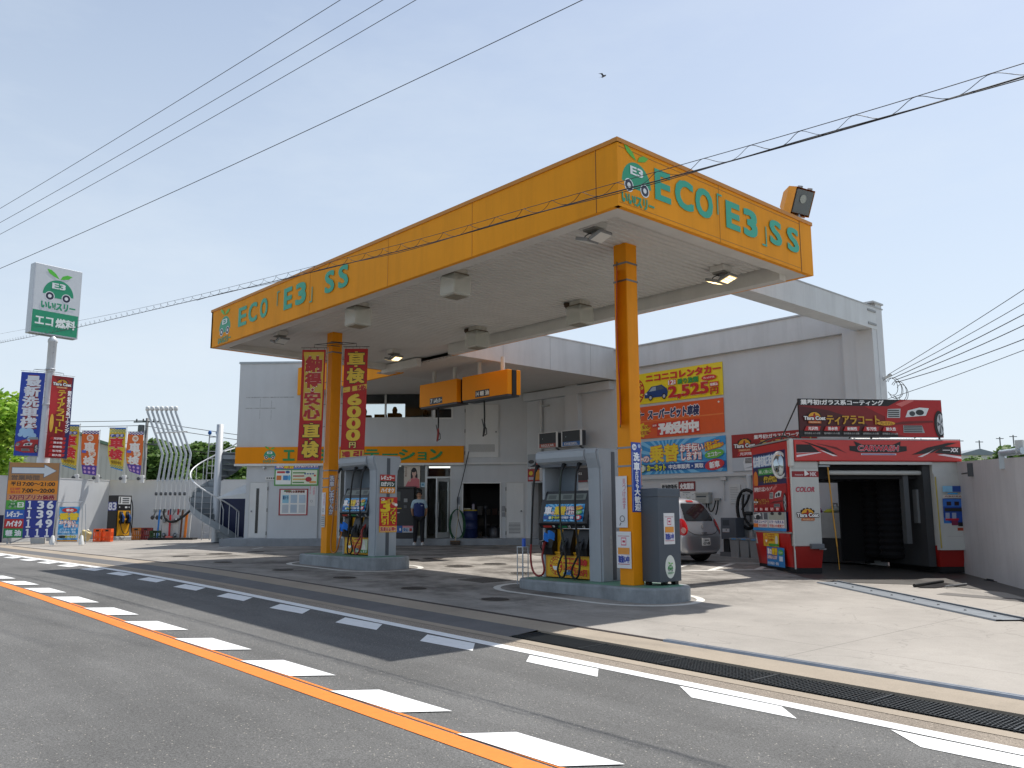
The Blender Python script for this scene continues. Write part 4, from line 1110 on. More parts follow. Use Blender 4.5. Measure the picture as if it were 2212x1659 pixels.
def sportscar(g, cx, cy, w, c='#a8161a', c2='#6d0d10'):     # three quarter car front, as printed on the wash banners
    g.gpoly([(cx - w * .5, cy + w * .06), (cx - w * .44, cy + w * .2), (cx - w * .2, cy + w * .32), (cx + w * .05, cy + w * .36), (cx + w * .5, cy + w * .36), (cx + w * .5, cy - w * .28), (cx + w * .3, cy - w * .3), (cx - w * .1, cy - w * .3), (cx - w * .46, cy - w * .2)], c)
    g.gpoly([(cx - w * .1, cy + w * .33), (cx + w * .12, cy + w * .46), (cx + w * .46, cy + w * .48), (cx + w * .5, cy + w * .36), (cx + w * .05, cy + w * .35)], '#8c979c')
    g.gpoly([(cx - w * .3, cy + w * .24), (cx - w * .05, cy + w * .33), (cx + w * .02, cy + w * .3), (cx - w * .2, cy + w * .2)], '#cf6a66')
    g.gpoly([(cx - w * .46, cy + w * .02), (cx - w * .44, cy + w * .16), (cx - w * .22, cy + w * .17), (cx - w * .24, cy + w * .02)], '#b9bcbc')
    for k in range(4): g.grect(cx - w * .44, cy + w * (.035 + k * .032), cx - w * .25, cy + w * (.052 + k * .032), '#2c2a2a')
    g.gpoly([(cx - w * .15, cy + w * .03), (cx - w * .1, cy + w * .14), (cx + w * .1, cy + w * .19), (cx + w * .26, cy + w * .18), (cx + w * .2, cy + w * .06)], '#d5dadb')
    g.gell(cx + w * .1, cy + w * .11, w * .07, w * .045, '#24272b'); g.gell(cx - w * .03, cy + w * .09, w * .05, w * .04, '#3a3d41')
    g.gpoly([(cx - w * .2, cy - w * .22), (cx - w * .2, cy - w * .1), (cx + w * .12, cy - w * .1), (cx + w * .16, cy - w * .22)], '#9aa0a2')
    for k in range(4): g.grect(cx - w * .19, cy + w * (-.21 + k * .03), cx + w * .12, cy + w * (-.195 + k * .03), '#1f1a1c')
    g.gpoly([(cx - w * .46, cy - w * .1), (cx - w * .2, cy - w * .04), (cx + w * .3, cy - w * .02), (cx + w * .32, cy - w * .05), (cx - w * .2, cy - w * .08)], c2)
    g.gell(cx + w * .42, cy - w * .08, w * .09, w * .22, '#141416'); g.gell(cx + w * .435, cy - w * .08, w * .06, w * .17, '#b9bec2')
    for k in range(5):
        a = R(k * 72 + 20); g.gpoly([(cx + w * .435, cy - w * .08), (cx + w * .435 + w * .055 * math.cos(a), cy - w * .08 + w * .16 * math.sin(a)), (cx + w * .435 + w * .055 * math.cos(a + .5), cy - w * .08 + w * .16 * math.sin(a + .5))], '#4e5358')
def g_coat(g, w, h):
    g.grect(0, 0, w, h, '#8e1013'); g.grect(0, h * .78, w, h, '#9a1a1c'); g.gtext('業界初!ガラス系コーティング', w * .28, h * .84, w * .97, h * .95, '#f0efed', .03)
    crest(g, w * .16, h * .68, w * .26); g.gtext('ティアラコート', w * .35, h * .6, w * .98, h * .8, '#c9a23c', .03)
    for i, s_ in enumerate(('光沢性', '滑水性', '耐候性', '防汚性')): g.gpoly([(w * (.06 + .24 * i), h * .4), (w * (.09 + .24 * i), h * .52), (w * (.28 + .24 * i), h * .52), (w * (.26 + .24 * i), h * .4)], '#c01c20'); g.gtext(s_, w * (.1 + .24 * i), h * .42, w * (.25 + .24 * i), h * .5, '#f0efed', .02)
    g.grect(0, 0, w, h * .36, '#b9c0c6'); g.clip = (0, 0, w, h * .36); sportscar(g, w * .35, h * .17, w * .42, '#d9dcde', '#9aa2a8'); g.clip = None
wpanel('banner', 'red coating banner on the side wall, half hidden by the car wash', 'banner', -13.06, -10.6, 1.13, 2.1, '#8e1013', g_coat)
def g_fire(g, w, h):
    g.gtext('火気厳禁', w * .08, h * .18, w * .92, h * .82, '#efe9e6', .05)
wpanel('sign', 'dark red no open flames sign on the side wall', 'sign', -14.86, -14.3, .64, .9, '#7d1a1c', g_fire)
wpanel('sign', 'white sign with black writing left of the dark red sign', 'sign', -15.5, -14.88, .64, .88, '#d5d5d2', lambda g, w, h: g.gtext('給油取扱所', w * .08, h * .2, w * .94, h * .8, '#2a2a2a', .05))
wpanel('sign', 'orange sign below the black lettered sign, behind the car roof', 'sign', -15.5, -14.88, .3, .62, '#c2521c', lambda g, w, h: g.gtext('係員', w * .2, h * .3, w * .8, h * .7, '#7a3212', .02))
def g_form(g, w, h):
    for i in range(5):
        for j in range(4):
            if (i + j) % 3 != 0: g.grect(w * (.06 + .19 * i), h * (.1 + .2 * j), w * (.14 + .19 * i), h * (.15 + .2 * j), '#8a8c8e')
    g.grect(w * .5, h * .3, w * .62, h * .5, '#b9c4b0'); g.grect(w * .25, h * .88, w * .7, h * .93, '#777777')
wpanel('sign', 'white permit board full of small entries under the dark red sign', 'sign', -14.86, -14.3, .3, .62, '#d9dad7', g_form)
wpanel('notice', 'faded paper notice on the wall left of the vacuum hose', 'notice', -13.2, -12.85, .28, .78, '#c9cac8', lambda g, w, h: [g.grect(w * .1, h * (.1 + k * .09), w * (.75 + .1 * (k % 2)), h * (.12 + k * .09), '#8f9192') for k in range(9)])
def g_menu(g, w, h):
    g.grect(0, 0, w, h, '#241416'); g.grect(0, 0, w, h * .08, '#7a1c22')
    for k, (a, b) in enumerate((('水洗い洗車', '1,500'), ('水垢落としライト', '1,500'), ('水垢落としデラックス', '3,000'), ('室内クリーニング', '1,000'))):
        z = h * (.78 - k * .21); g.gtext(a, w * .06, z, w * (.36 + .05 * (len(a) > 6) + .1 * (len(a) > 8)), z + h * .14, '#e9e6e2', .03); g.gtext(b, w * .72, z, w * .95, z + h * .14, '#efecea', .04)
wpanel('price_board', 'black wash price board on the wall behind the near pump', 'price board', -19.4, -17.8, 1.0, 1.62, '#241416', g_menu, .03)
def g_pr(g, w, h):
    g.grect(0, 0, w, h, '#2a2a30'); g.gpoly([(0, h * .5), (w * .4, h * .62), (w * .55, h * .8), (w * .5, h), (0, h)], '#9aa0a6'); g.gell(w * .22, h * .72, w * .18, h * .07, '#2b2d33')
    g.gpoly([(w * .5, h * .55), (w * .95, h * .55), (w * .8, h * .95), (w * .6, h * .95)], '#9c2420'); g.gell(w * .7, h * .92, w * .18, h * .07, '#d8a41c')
    g.grect(0, 0, w, h * .45, '#a0241e'); g.grect(w * .42, h * .05, w, h * .4, '#d9941e'); g.gell(w * .2, h * .3, w * .12, h * .08, '#e2c02a'); g.grect(w * .06, h * .06, w * .38, h * .16, '#b9a9b4'); g.gell(w * .85, h * .22, w * .08, h * .1, '#2c2622')
    g.gtext('営業時間 7:00-20:00', w * .05, h * .46, w * .95, h * .53, '#e4e2e4', .03)
wpanel('poster', 'dark poster with a car and warning beacon at the alcove', 'poster', -21.1, -20.3, 1.09, 2.0, '#2a2a30', g_pr)
# two fuel displays on arms
def display(x, z, w, h, word, band, label):
    t = thing('fuel_display', label, 'display', (x, 19.8, z), 0, 'fuel display boxes over the near pump')
    g = MB(); g.box(0, -.55, 0, w, -.3, h, M('#3a3c40', .5), None, .01); g.box(-.01, -.57, -.01, w + .01, -.545, .0, WHITE); g.box(-.01, -.57, h, w + .01, -.545, h + .02, WHITE); g.box(-.03, -.57, -.01, 0, -.545, h + .02, WHITE); g.box(w, -.57, -.01, w + .07, -.545, h + .02, WHITE); g.build('case', t)
    g = MB(); g.y0 = -.551; g.grect(.0, h * .28, w, h, '#15171b'); g.grect(0, 0, w, h * .28, band); g.gtext(word, w * .12, h * .06, w * .85, h * .22, '#d8d8d6', .03); g.gell(w * .2, h * .62, .012, .02, '#99aaaa'); g.build('screen', t)
    g = MB(); g.tube([(w * .8, -.42, -.01), (w * .8, -.1, -.15), (w * .8, .0, -.15)], .03, M('#55585c', .5)); g.build('arm', t)
display(-19.95, 2.12, .78, .47, 'REGULAR', '#9a4436', 'square display box with the red REGULAR strip')
display(-18.9, 2.12, .78, .47, 'DIESEL', '#2a5f9e', 'square display box with the blue DIESEL strip')
t = thing('white_cabinet', 'small white cabinet with a dark window behind the near pump', 'cabinet', (-18.6, 19.5, -.95))
g = MB(); g.box(-.5, 0, 0, .75, .3, 1.75, M('#cfd0cf', .5), None, .02); g.build('body', t)
g = MB(); g.y0 = -.001; g.grect(-.1, 1.2, .35, 1.68, '#3a3d40'); g.grect(.0, 1.22, .3, 1.3, '#9a2a20'); g.build('cabinet_window', t)
# meter box with its flexible conduits
t = thing('meter_box', 'grey electric meter box with two flexible conduits on the side wall', 'meter box', (-13.95, 19.8, .28))
g = MB(); g.box(-.24, -.16, 0, .2, 0, .3, M('#a9aaa4', .5, 0, .08, 4), None, .02); g.box(-.25, -.19, .26, .21, 0, .31, M('#b5b6b0', .5), None, .01); g.build('box', t)
g = MB(); g.y0 = -.161; g.grect(-.2, .17, .12, .21, '#2a3540'); g.grect(-.16, .04, .1, .13, '#97988f'); g.build('meter_face', t)
g = MB(); g.tube(bez((.12, -.06, 0), (.12, -.08, -.3), (.3, -.08, -.3), (.34, -.04, .1)), .018, RUBBER); g.tube(bez((.05, -.06, 0), (.05, -.08, -.12), (.06, -.08, -.2), (.12, -.06, -.3)), .018, RUBBER); g.tube(bez((.42, -.04, .1), (.44, -.08, -.1), (.38, -.08, -.25), (.34, -.06, -.3)), .018, RUBBER); g.box(.3, -.06, .08, .48, 0, .14, M('#8f908c', .5)); g.build('conduit', t)
t = thing('wall_switch', 'little grey junction box on the side wall above the meter', 'junction box', (-13.35, 19.8, .95))
g = MB(); g.box(-.09, -.05, -.06, .09, 0, .04, M('#b9bab8', .5), None, .008); g.tube([(0, -.02, -.06), (0, -.02, -.6)], .016, M('#c4c5c3', .5)); g.lathe([(.001, -.09), (.03, -.08), (.03, -.05)], M('#6a6a68', .5), 10, Matrix.Translation((0, -.03, 0)) @ Matrix.Rotation(R(90), 4, 'X')); g.build('box', t)
# ------------------------------------------------------------------ fuel pumps
YEL = M('#dca016', .45, 0, .08, 3); PGREY = M('#9ea4aa', .45, 0, .08, 1.5, .08); DGREY = M('#3c3f44', .5, 0, .08, 4)
def nozzle(g, o, colr, tilt=0):
    x, y, z = o
    T = Matrix.Translation(o) @ Matrix.Rotation(R(tilt), 4, 'X')
    g.tube([T @ Vector((0, -.10, -.12)), T @ Vector((0, -.06, 0)), T @ Vector((0, .02, .08)), T @ Vector((0, .05, .10))], [.022, .028, .026, .018], colr, 8)
    g.tube([T @ Vector((0, -.10, -.12)), T @ Vector((0, -.14, -.06)), T @ Vector((0, -.12, .03)), T @ Vector((0, -.03, .05))], .011, BLACK, 6)
def pump(label, loc, hoses, extra, gap_x):
    t = thing('fuel_pump', label, 'fuel pump', loc, 0, 'fuel pumps on the islands')
    g = MB()
    g.box(-.03, .0, 0, .03, .46, 1.9, PGREY, None, .015)
    g.box(.03, .40, 1.40, .40, .44, 1.86, M('#7c8894', .45)); g.box(1.05, .38, 1.40, 1.1, .44, 1.86, M('#6c7278', .5))
    # right hand pillar: profile in depth and height, flaring at the top
    prof = [(-.05, 0), (-.05, 1.62), (-.06, 1.78), (-.12, 1.93), (-.14, 2.02), (-.12, 2.09), (.54, 2.09), (.57, 2.02), (.54, 1.93), (.48, 1.78), (.47, 1.62), (.47, 0)]
    g.prism(prof, 1.09, 1.33, PGREY, 'x')
    prof2 = [(-.02 + (a * .97 if a < .2 else (a - .02) * .97), b * .995) for a, b in prof]
    g.prism([(a * .94 + .012, b * .99 + .004) for a, b in prof], 1.33, 1.37, PGREY, 'x')
    g.box(1.3705, .19, .02, 1.376, .27, 2.04, M('#4b5057', .5))
    g.build('housing', t)
    g = MB()      # hood
    hp = [(-.05, 1.86), (-.14, 1.91), (-.165, 1.97), (-.155, 2.06), (-.11, 2.10), (.52, 2.10), (.57, 2.05), (.57, 1.95), (.47, 1.86)]
    g.prism(hp, -.02, 1.088, PGREY, 'x'); g.box(-.05, -.06, 1.83, 1.05, .46, 1.862, M('#5f646b', .6)); g.build('hood', t)
    g = MB()
    g.box(.03, .02, .02, 1.088, .44, .42, YEL); g.box(.03, .07, .42, 1.088, .44, .80, YEL); g.box(.02, -.0, .40, 1.085, .10, .435, YEL, None, .01)
    b = g.build('lower_panel', t)
    for hx in (.02, .44, .80):
        g = MB()
        g.prism([(-.05, .38), (-.07, .5), (.03, .80), (.068, .80), (.068, .38)], hx, hx + .24, BLACK, 'x'); g.build('nozzle_holder', b)
    g = MB()
    cp = [(.40, .82), (-.05, .82), (-.10, .90), (-.02, 1.24), (.05, 1.43), (.40, 1.43)]
    g.prism(cp, -.02, 1.0875, M('#15161a', .35), 'x')
    con = g.build('console', t)
    def on_front(g, fn, p0, p1):     # graphics on the sloping console front
        m = MB(); m.y0 = -.002; fn(m)
        dy, dz = p1[0] - p0[0], p1[1] - p0[1]; L = math.hypot(dy, dz)
        T = Matrix.Translation((0, p0[0], p0[1])) @ Matrix.Rotation(-math.atan2(dy, dz), 4, 'X')
        for f, mi, sm in zip(m.f, m.m, m.sm): pass
        g.add([T @ p for p in m.v], m.f, m.mats[0]); n0 = len(g.m) - len(m.f)
        for k, mi in enumerate(m.m): g.m[n0 + k] = g.mi(m.mats[mi])
    g = MB()
    def ad(m):
        m2 = MB(); g_trade(m2, .90, .29); m.layer = 0
        m.add([p + Vector((.09, -.001, .03)) for p in m2.v], m2.f, m2.mats[0]); n0 = len(m.m) - len(m2.f)
        for k, mi in enumerate(m2.m): m.m[n0 + k] = m.mi(m2.mats[mi])
    on_front(g, ad, (-.10, .90), (-.02, 1.24)); g.build('screen', con)
    g = MB()
    def disp(m):
        m.grect(.08, .04, .98, .15, '#70766f')
        for a, b2 in ((.12, .3), (.46, .66), (.76, .92)): m.grect(a, .06, b2, .13, '#4c524d')
    on_front(g, disp, (-.02, 1.24), (.05, 1.43)); g.build('price_display', con)
    g = MB()
    def strip_(m):
        for a, c, n in ((.06, '#b8342a', '9'), (.42, '#1f7a4a', '10'), (.74, '#3a3c40', '12')):
            m.grect(a, .01, a + .2, .05, c); m.gtext(n, a + .23, .01, a + .28, .055, '#d9d9d6', .03)
    on_front(g, strip_, (-.05, .82), (-.10, .90)); g.build('label_strip', con)
    # rental sticker on the lower panel
    g = MB(); g.y0 = .0195; g.grect(.08, .05, 1.02, .36, '#e3b81a')
    m2 = MB(); sunface(m2, .27, .205, .15); 
    for k in range(len(m2.v)): m2.v[k] = m2.v[k] + Vector((0, .0185 - .001, 0))
    n0 = len(g.m); g.add(m2.v, m2.f, m2.mats[0])
    for k, mi in enumerate(m2.m): g.m[n0 + k] = g.mi(m2.mats[mi])
    g.layer += 24
    g.gtext('ニコニコ', .46, .24, .78, .34, '#cf2a1e', .05); g.gtext('レンタカー', .46, .14, .78, .22, '#cf2a1e', .05); g.gtext('革命', .8, .22, .99, .33, '#cf2a1e', .06)
    minicar(g, .56, .1, .2, '#2f6aa8'); g.gtext('2,525円', .7, .06, .99, .16, '#c42420', .05)
    if extra == 'far': g.grect(.74, .1, 1.0, .34, '#c9d2b0'); g.gell(.85, .26, .05, .06, '#d8d6cf'); g.gpoly([(.78, .1), (.95, .1), (.9, .22), (.82, .23)], '#e6e4dd'); g.grect(.42, .06, 1.0, .12, '#3d8a3a'); g.gtext('お貸しします', .5, .065, .98, .11, '#eef0ea', .03)
    g.build('sticker', b)
    # hoses and nozzles
    for hx, cm, cm2, nz, lx, sway in hoses:
        g = MB(); g.tube([(hx, -.02, 1.88), (hx, -.1, 1.85), (hx, -.14, 1.76)], [.03, .034, .022], BLACK, 10); g.build('hose_swivel', t)
        pts = bez((hx, -.14, 1.78), (hx + .02, -.24, 1.4), (hx + .0, -.22, .9), (hx + sway * .5, -.2, .55), 10) + bez((hx + sway * .5, -.2, .55), (hx + sway * 1.1, -.2, .15), (lx - .05, -.2, -.02), (lx - .18 if sway > 0 else lx + .1, -.17, .05), 8)[1:] + bez((lx - .18 if sway > 0 else lx + .1, -.17, .05), (lx - .3 if sway > 0 else lx + .25, -.16, .15), (nz, -.2, .3), (nz, -.12, .43), 8)[1:]
        h_ = MB(); k = 11
        h_.tube(pts[:k], .017, cm, 8); h_.tube(pts[k - 1:], .017, cm2, 8); h_.build('hose', t)
        g = MB(); nozzle(g, (nz, -.03, .56), cm2 if cm2 is not RUBBER else DGREY); g.build('nozzle', t)
    return t
RED = M('#8c2420', .45, 0, .1, 6); ORHOSE = M('#b8702a', .45, 0, .1, 6); GRH = M('#1d2b22', .5)
near = pump('near grey and yellow fuel pump beside the right canopy column', (-10.5, 10.22, -1.047),
    [(-.05, RUBBER, RED, .10, .02, -.1), (.58, GRH, RUBBER, .57, .72, .18), (.93, RUBBER, RUBBER, .93, 1.02, .12)], 'near', 0)
far = pump('far grey and yellow fuel pump with the red discount poster on its side', (-16.58, 10.0, -.857),
    [(-.05, ORHOSE, ORHOSE, .12, -.12, -.16), (.60, RUBBER, RUBBER, .55, .5, -.08), (.97, RUBBER, RED, .92, .95, .16)], 'far', 0)
def rag(label, loc, s, c):
    g = MB(); rnd = random.Random(4)
    vs = []; n = 8
    for i in range(n + 1):
        for j in range(n + 1):
            u, v = i / n - .5, j / n - .5
            vs.append((u * s * 1.3, -.03 - .03 * math.sin(u * 9) + rnd.uniform(-.008, .008) - .05 * (.5 - abs(u)), v * s * (1 - .3 * abs(u)) + .03 * math.sin(u * 7)))
    fs = [(i * (n + 1) + j, (i + 1) * (n + 1) + j, (i + 1) * (n + 1) + j + 1, i * (n + 1) + j + 1) for i in range(n) for j in range(n)]
    g.add(vs, fs, M(c, .9), True)
    o = g.build('cloth'); o.location = loc; tag(o, label, 'cloth')
rag('bright blue cloth draped over the left nozzle of the near pump', (-10.25, 10.13, -.36), .15, '#2a7ad0')
rag('bright blue cloth hanging beside the yellow nozzle of the far pump', (-16.36, 9.9, -.26), .17, '#2a76d8')
# stickers on the end of the far pump
g = MB(); g.y0 = 0
T90 = Matrix.Translation((1.3702, .02, 0)) @ Matrix.Rotation(R(90), 4, 'Z')
for k, (a, c) in enumerate((('レギュラー', '#b52a24'), ('E3ガソリン', '#163a2c'), ('ハイオク', '#dd8a1a'))):
    g.grect(.0, 1.56 - k * .13, .38, 1.69 - k * .13, c); g.gtext(a, .03, 1.58 - k * .13, .35, 1.67 - k * .13, '#eeeeea', .05)
g.v = [T90 @ (p + Vector((0, -.007, 0))) for p in g.v]; g.build('fuel_label', far)
g = MB(); g.grect(0, .49, .44, 1.22, '#c9221c'); g.grect(0, .49, .44, .62, '#e2a81c'); g.gtext('洗車もお得!!', .03, .51, .41, .6, '#b5221c', .04, '#f4efe0', .08)
g.gtext('3', .04, .92, .25, 1.14, '#f0cf20', .08, '#2a1208', .05); g.gtext('円引', .05, .65, .22, .9, '#f0cf20', .05, '#2a1208', .04, 0, 0, True); g.gtext('プリカで', .27, .66, .40, 1.0, '#f0cf20', .04, '#2a1208', .1, 0, 0, True)
g.gpoly([(.17, 1.08), (.32, 1.1), (.34, 1.2), (.19, 1.18)], '#e0a226'); g.grect(.25, 1.11, .28, 1.17, '#4a2a14'); g.gell(.35, 1.08, .06, .03, '#e0b89a', rot=-20); g.gell(.40, 1.06, .04, .03, '#f0efec'); g.gell(.07, 1.17, .05, .025, '#efe9e4'); g.gtext('最大', .04, 1.155, .1, 1.185, '#b5221c', .03)
g.v = [T90 @ (p + Vector((0, -.007, 0))) for p in g.v]; g.build('poster', far)
g = MB(); g.y0 = 0
for k in range(6): g.grect(.1, .28 + k * .075, .15, .335 + k * .075, '#a9aeae')
g.v = [Matrix.Translation((1.3702, .02, 0)) @ Matrix.Rotation(R(90), 4, 'Z') @ p for p in g.v]; g.build('sticker', near)
t = thing('tool_stand', 'small metal stand with a blue can left of the near pump', 'stand', (-10.95, 10.15, -1.2))
g = MB()
for x, y in ((-.07, -.06), (.07, -.06), (-.07, .06), (.07, .06)): g.tube([(x, y, 0), (x, y, .64)], .009, GALV, 6)
g.box(-.08, -.07, .64, .08, .07, .655, GALV); g.box(-.07, -.06, .3, .07, .06, .31, GALV); g.build('frame', t)
g = MB(); g.lathe([(.033, .655), (.033, .78), (.028, .79), (.001, .79)], M('#2456b8', .4), 14, Matrix.Translation((.03, 0, 0))); g.build('blue_can', t)
# payment cabinet on the near island
t = thing('grey_cabinet', 'tall dark grey cabinet on the near island right of the orange column', 'cabinet', (-8.37, 10.20, -1.047))
g = MB(); cg = M('#4b535c', .45, 0, .06, 2)
g.box(0, 0, .05, .33, .52, 1.36, cg, None, .01); g.box(-.012, -.012, 1.30, .342, .532, 1.43, cg, None, .012); g.box(.03, .03, 0, .10, .1, .05, BLACK); g.box(.22, .4, 0, .3, .48, .05, BLACK); g.box(.03, .4, 0, .1, .48, .05, BLACK); g.box(.3303, .01, .95, .332, .51, .953, M('#2c3137', .5)); g.build('case', t)
def facing_x(fn, x, y, z, parent, name):
    m = MB(); fn(m); T = Matrix.Translation((x, y, z)) @ Matrix.Rotation(R(90), 4, 'Z'); m.v = [T @ p for p in m.v]; return m.build(name, parent)
def g_pay(g, w=.26, h=.46):
    g.grect(0, 0, w, h, '#dcdcdc'); g.grect(w * .1, h * .87, w * .9, h * .885, '#a83a52'); g.grect(w * .32, h * .62, w * .68, h * .84, '#cf6a80'); g.grect(w * .36, h * .65, w * .64, h * .81, '#e6dede'); g.grect(w * .42, h * .7, w * .6, h * .76, '#b83a56')
    g.grect(w * .1, h * .38, w * .9, h * .56, '#e0953c'); g.grect(w * .1, h * .12, w * .9, h * .37, '#d8d4dc'); g.gtext('取扱い中', w * .13, h * .15, w * .87, h * .34, '#31439a', .05); g.grect(w * .1, h * .105, w * .9, h * .12, '#b83a4a')
facing_x(lambda m: g_pay(m), .3315, .12, .60, t, 'sticker')
def g_oval(m): m.gell(.13, .17, .12, .17, '#dde0d6', 32); emblem(m, .13, .13, .13, '#2f8f4a', True, '#cfe0c8')
facing_x(g_oval, .3315, .12, .1, t, 'emblem_sticker')
# signs on the orange columns
def g_paper(g, w, h):
    g.gtext('見つけます', w * .62, h * .35, w * .88, h * .95, '#c98a96', .02, None, .08, 0, 0, True); g.gring(w * .55, h * .17, w * .22, w * .18, '#33343a'); g.gpoly([(w * .4, h * .1), (w * .3, h * .04), (w * .33, h * .03), (w * .45, h * .09)], '#33343a')
panel('paper_notice', 'white paper with pink writing taped to the right column', 'notice', (-8.66, 9.968, -.20), 0, .22, .77, '#d3d3d6', g_paper, .004)
panel('paper_notice', 'small pay notice with orange and blue blocks low on the right column', 'notice', (-8.66, 9.964, -.80), 0, .28, .54, '#d8d8d8', lambda g, w, h: g_pay(g, w, h), .004)
def g_wash(g, w, h):
    g.grect(0, 0, w, h, '#1b3f9c'); g.grect(w * .06, h * .02, w * .09, h * .86, '#c9d2e6'); g.grect(w * .91, h * .02, w * .94, h * .86, '#c9d2e6'); g.gell(w * .3, h * .93, w * .24, h * .045, '#e6e8ee'); g.gtext('ご入会', w * .15, h * .91, w * .45, h * .95, '#1b3f9c', .03); g.gell(w * .82, h * .95, w * .14, h * .03, '#9fb4dc')
    for ch, a, b, s_ in (('洗', .73, .85, .3), ('車', .59, .71, .3), ('だ', .525, .58, .16), ('け', .465, .52, .16), ('で', .405, .46, .16), ('も', .345, .40, .16), ('大', .235, .335, .3), ('歓', .125, .225, .3), ('迎', .02, .12, .3)): g.gtext(ch, w * (.5 - s_), h * a, w * (.5 + s_), h * b, '#eef0f4', .05)
o = panel('column_sign', 'blue vertical car wash sign on the right orange column', 'sign', (-8.362, 10.0, .03), 90, .22, 1.05, '#1b3f9c', g_wash, .006)
def g_want(g, w, h):
    g.grect(0, 0, w, h, '#dd9a4a'); g.gtext('洗車しませんか', w * .08, h * .03, w * .58, h * .98, '#e6e6ec', .04, '#2b3a7c', .10, 0, 0, True); g.gtext('早くてきれいな仕上がり', w * .68, h * .12, w * .92, h * .8, '#2a2a34', .03, '#e9e9ea', .08, 0, 0, True)
panel('column_sign', 'vertical white lettered sign on the left orange column', 'sign', (-17.262, 10.0, -.02), 90, .23, .92, '#d68a22', g_want, .006)
panel('paper_notice', 'narrow white paper on the left column, above a smaller one', 'notice', (-17.52, 9.975, .0), 0, .17, .5, '#d6d6d8', lambda g, w, h: (g.gtext('見つけます', w * .5, h * .4, w * .85, h * .95, '#c97a86', .02, None, .08, 0, 0, True), g.gring(w * .5, h * .2, w * .25, w * .2, '#3a3a3a')), .004)
panel('paper_notice', 'small grey and white sheet low on the left column', 'notice', (-17.52, 9.972, -.28), 0, .17, .26, '#c9c9c8', lambda g, w, h: [g.grect(w * .1, h * (.08 + .18 * k), w * .9, h * (.2 + .18 * k), '#8f9092') for k in range(5)], .004)

# ------------------------------------------------------------------ red banners hung on the columns
def cloth(tmp, w, h, fn, parent, nz=10, nx=3):
    bm = bmesh.new(); vv = [bm.verts.new(p) for p in tmp.v]
    for f, mi in zip(tmp.f, tmp.m):
        try: fc = bm.faces.new([vv[i] for i in f]); fc.material_index = mi
        except ValueError: pass
    for k in range(1, nz): bmesh.ops.bisect_plane(bm, geom=bm.verts[:] + bm.edges[:] + bm.faces[:], plane_co=(0, 0, h * k / nz), plane_no=(0, 0, 1))
    for k in range(1, nx): bmesh.ops.bisect_plane(bm, geom=bm.verts[:] + bm.edges[:] + bm.faces[:], plane_co=(w * k / nx, 0, 0), plane_no=(1, 0, 0))
    for v in bm.verts: v.co = fn(v.co)
    me = bpy.data.meshes.new('cloth'); bm.to_mesh(me); bm.free()
    for m in tmp.mats: me.materials.append(m)
    o = bpy.data.objects.new('cloth', me); col.objects.link(o); o.parent = parent
    return o
def hung_banner(label, loc, rotz, w, h, fn, side, tilt=0, group=None, bar=True):
    t = thing('hanging_banner', label, 'banner', loc, rotz, group)
    g = MB(); g.box(0, 0, 0, w, .006, h, M('#b51e1a', .6)); fn(g, w, h)
    cloth(g, w, h, lambda v: Vector((v.x + tilt * v.z, v.y + .014 * math.sin(v.z * 2.2 + w * 9) + .008 * math.sin(v.x * 9), v.z)), t)
    g = MB()
    top, bot = tilt * h, 0
    g.tube([(-.03 + top, 0, h + .05), (w + .03 + top, 0, h + .05)], .008, M('#5a5550', .5, .5), 6)
    for k in range(4): g.tube([(w * (k + .2) / 3.4 + top, 0, h + .05), (w * (k + .2) / 3.4 + top, 0, h)], .004, M('#5a5550', .5), 5)
    g.tube([(-.02, 0, -.03), (w + .02, 0, -.03)], .007, M('#5a5550', .5, .5), 6); g.build('cross_bar', t)
    s0 = w if side > 0 else 0; e = s0 + side * .32
    g = MB()
    g.tube([(w / 2 + top, 0, h + .05), (w / 2 + top, 0, h + .13), (e + top, 0, h + .17)], .008, M('#4d4844', .5, .4), 6); g.tube([(w / 2 + top, 0, h + .13), (e + top, 0, h + .08)], .006, M('#4d4844', .5, .4), 6)
    g.tube([(s0 + side * .05 + top, 0, h + .06), (s0 + side * .05 + tilt, 0, -.05)], .007, M('#b9bbbc', .4, .4), 6)
    for k in range(5): z = h * (k + .5) / 5; g.tube([(s0 + tilt * z, 0, z), (s0 + side * .05 + tilt * z, 0, z + .01)], .006, M('#5a5550', .5), 5)
    g.build('bracket', t)
    return t
def g_safe(g, w, h):
    g.grect(w * .07, h * .36, w * .93, h * .98, '#d9b22a'); g.grect(w * .12, h * .4, w * .88, h * .95, '#cfae3a')
    for ch, a, b in (('納', .80, .94), ('得', .655, .79), ('安', .50, .62), ('心', .375, .49)): g.gtext(ch, w * .18, h * a, w * .84, h * b, '#b01a18', .05, '#efe6d8', .05)
    g.gell(w * .5, h * .637, w * .08, w * .08, '#efe6d8'); g.gell(w * .5, h * .637, w * .06, w * .06, '#b01a18')
    for ch, a, b in (('車', .19, .33), ('検', .03, .17)): g.gtext(ch, w * .2, h * a, w * .86, h * b, '#e2bd32', .05, '#3a0d0a', .09)
hung_banner('red banner with yellow upper panel hung left of the left column', (-17.60, 9.37, 1.21), 48, .54, 2.55, g_safe, 1, .012, 'red banners hung on the orange columns')
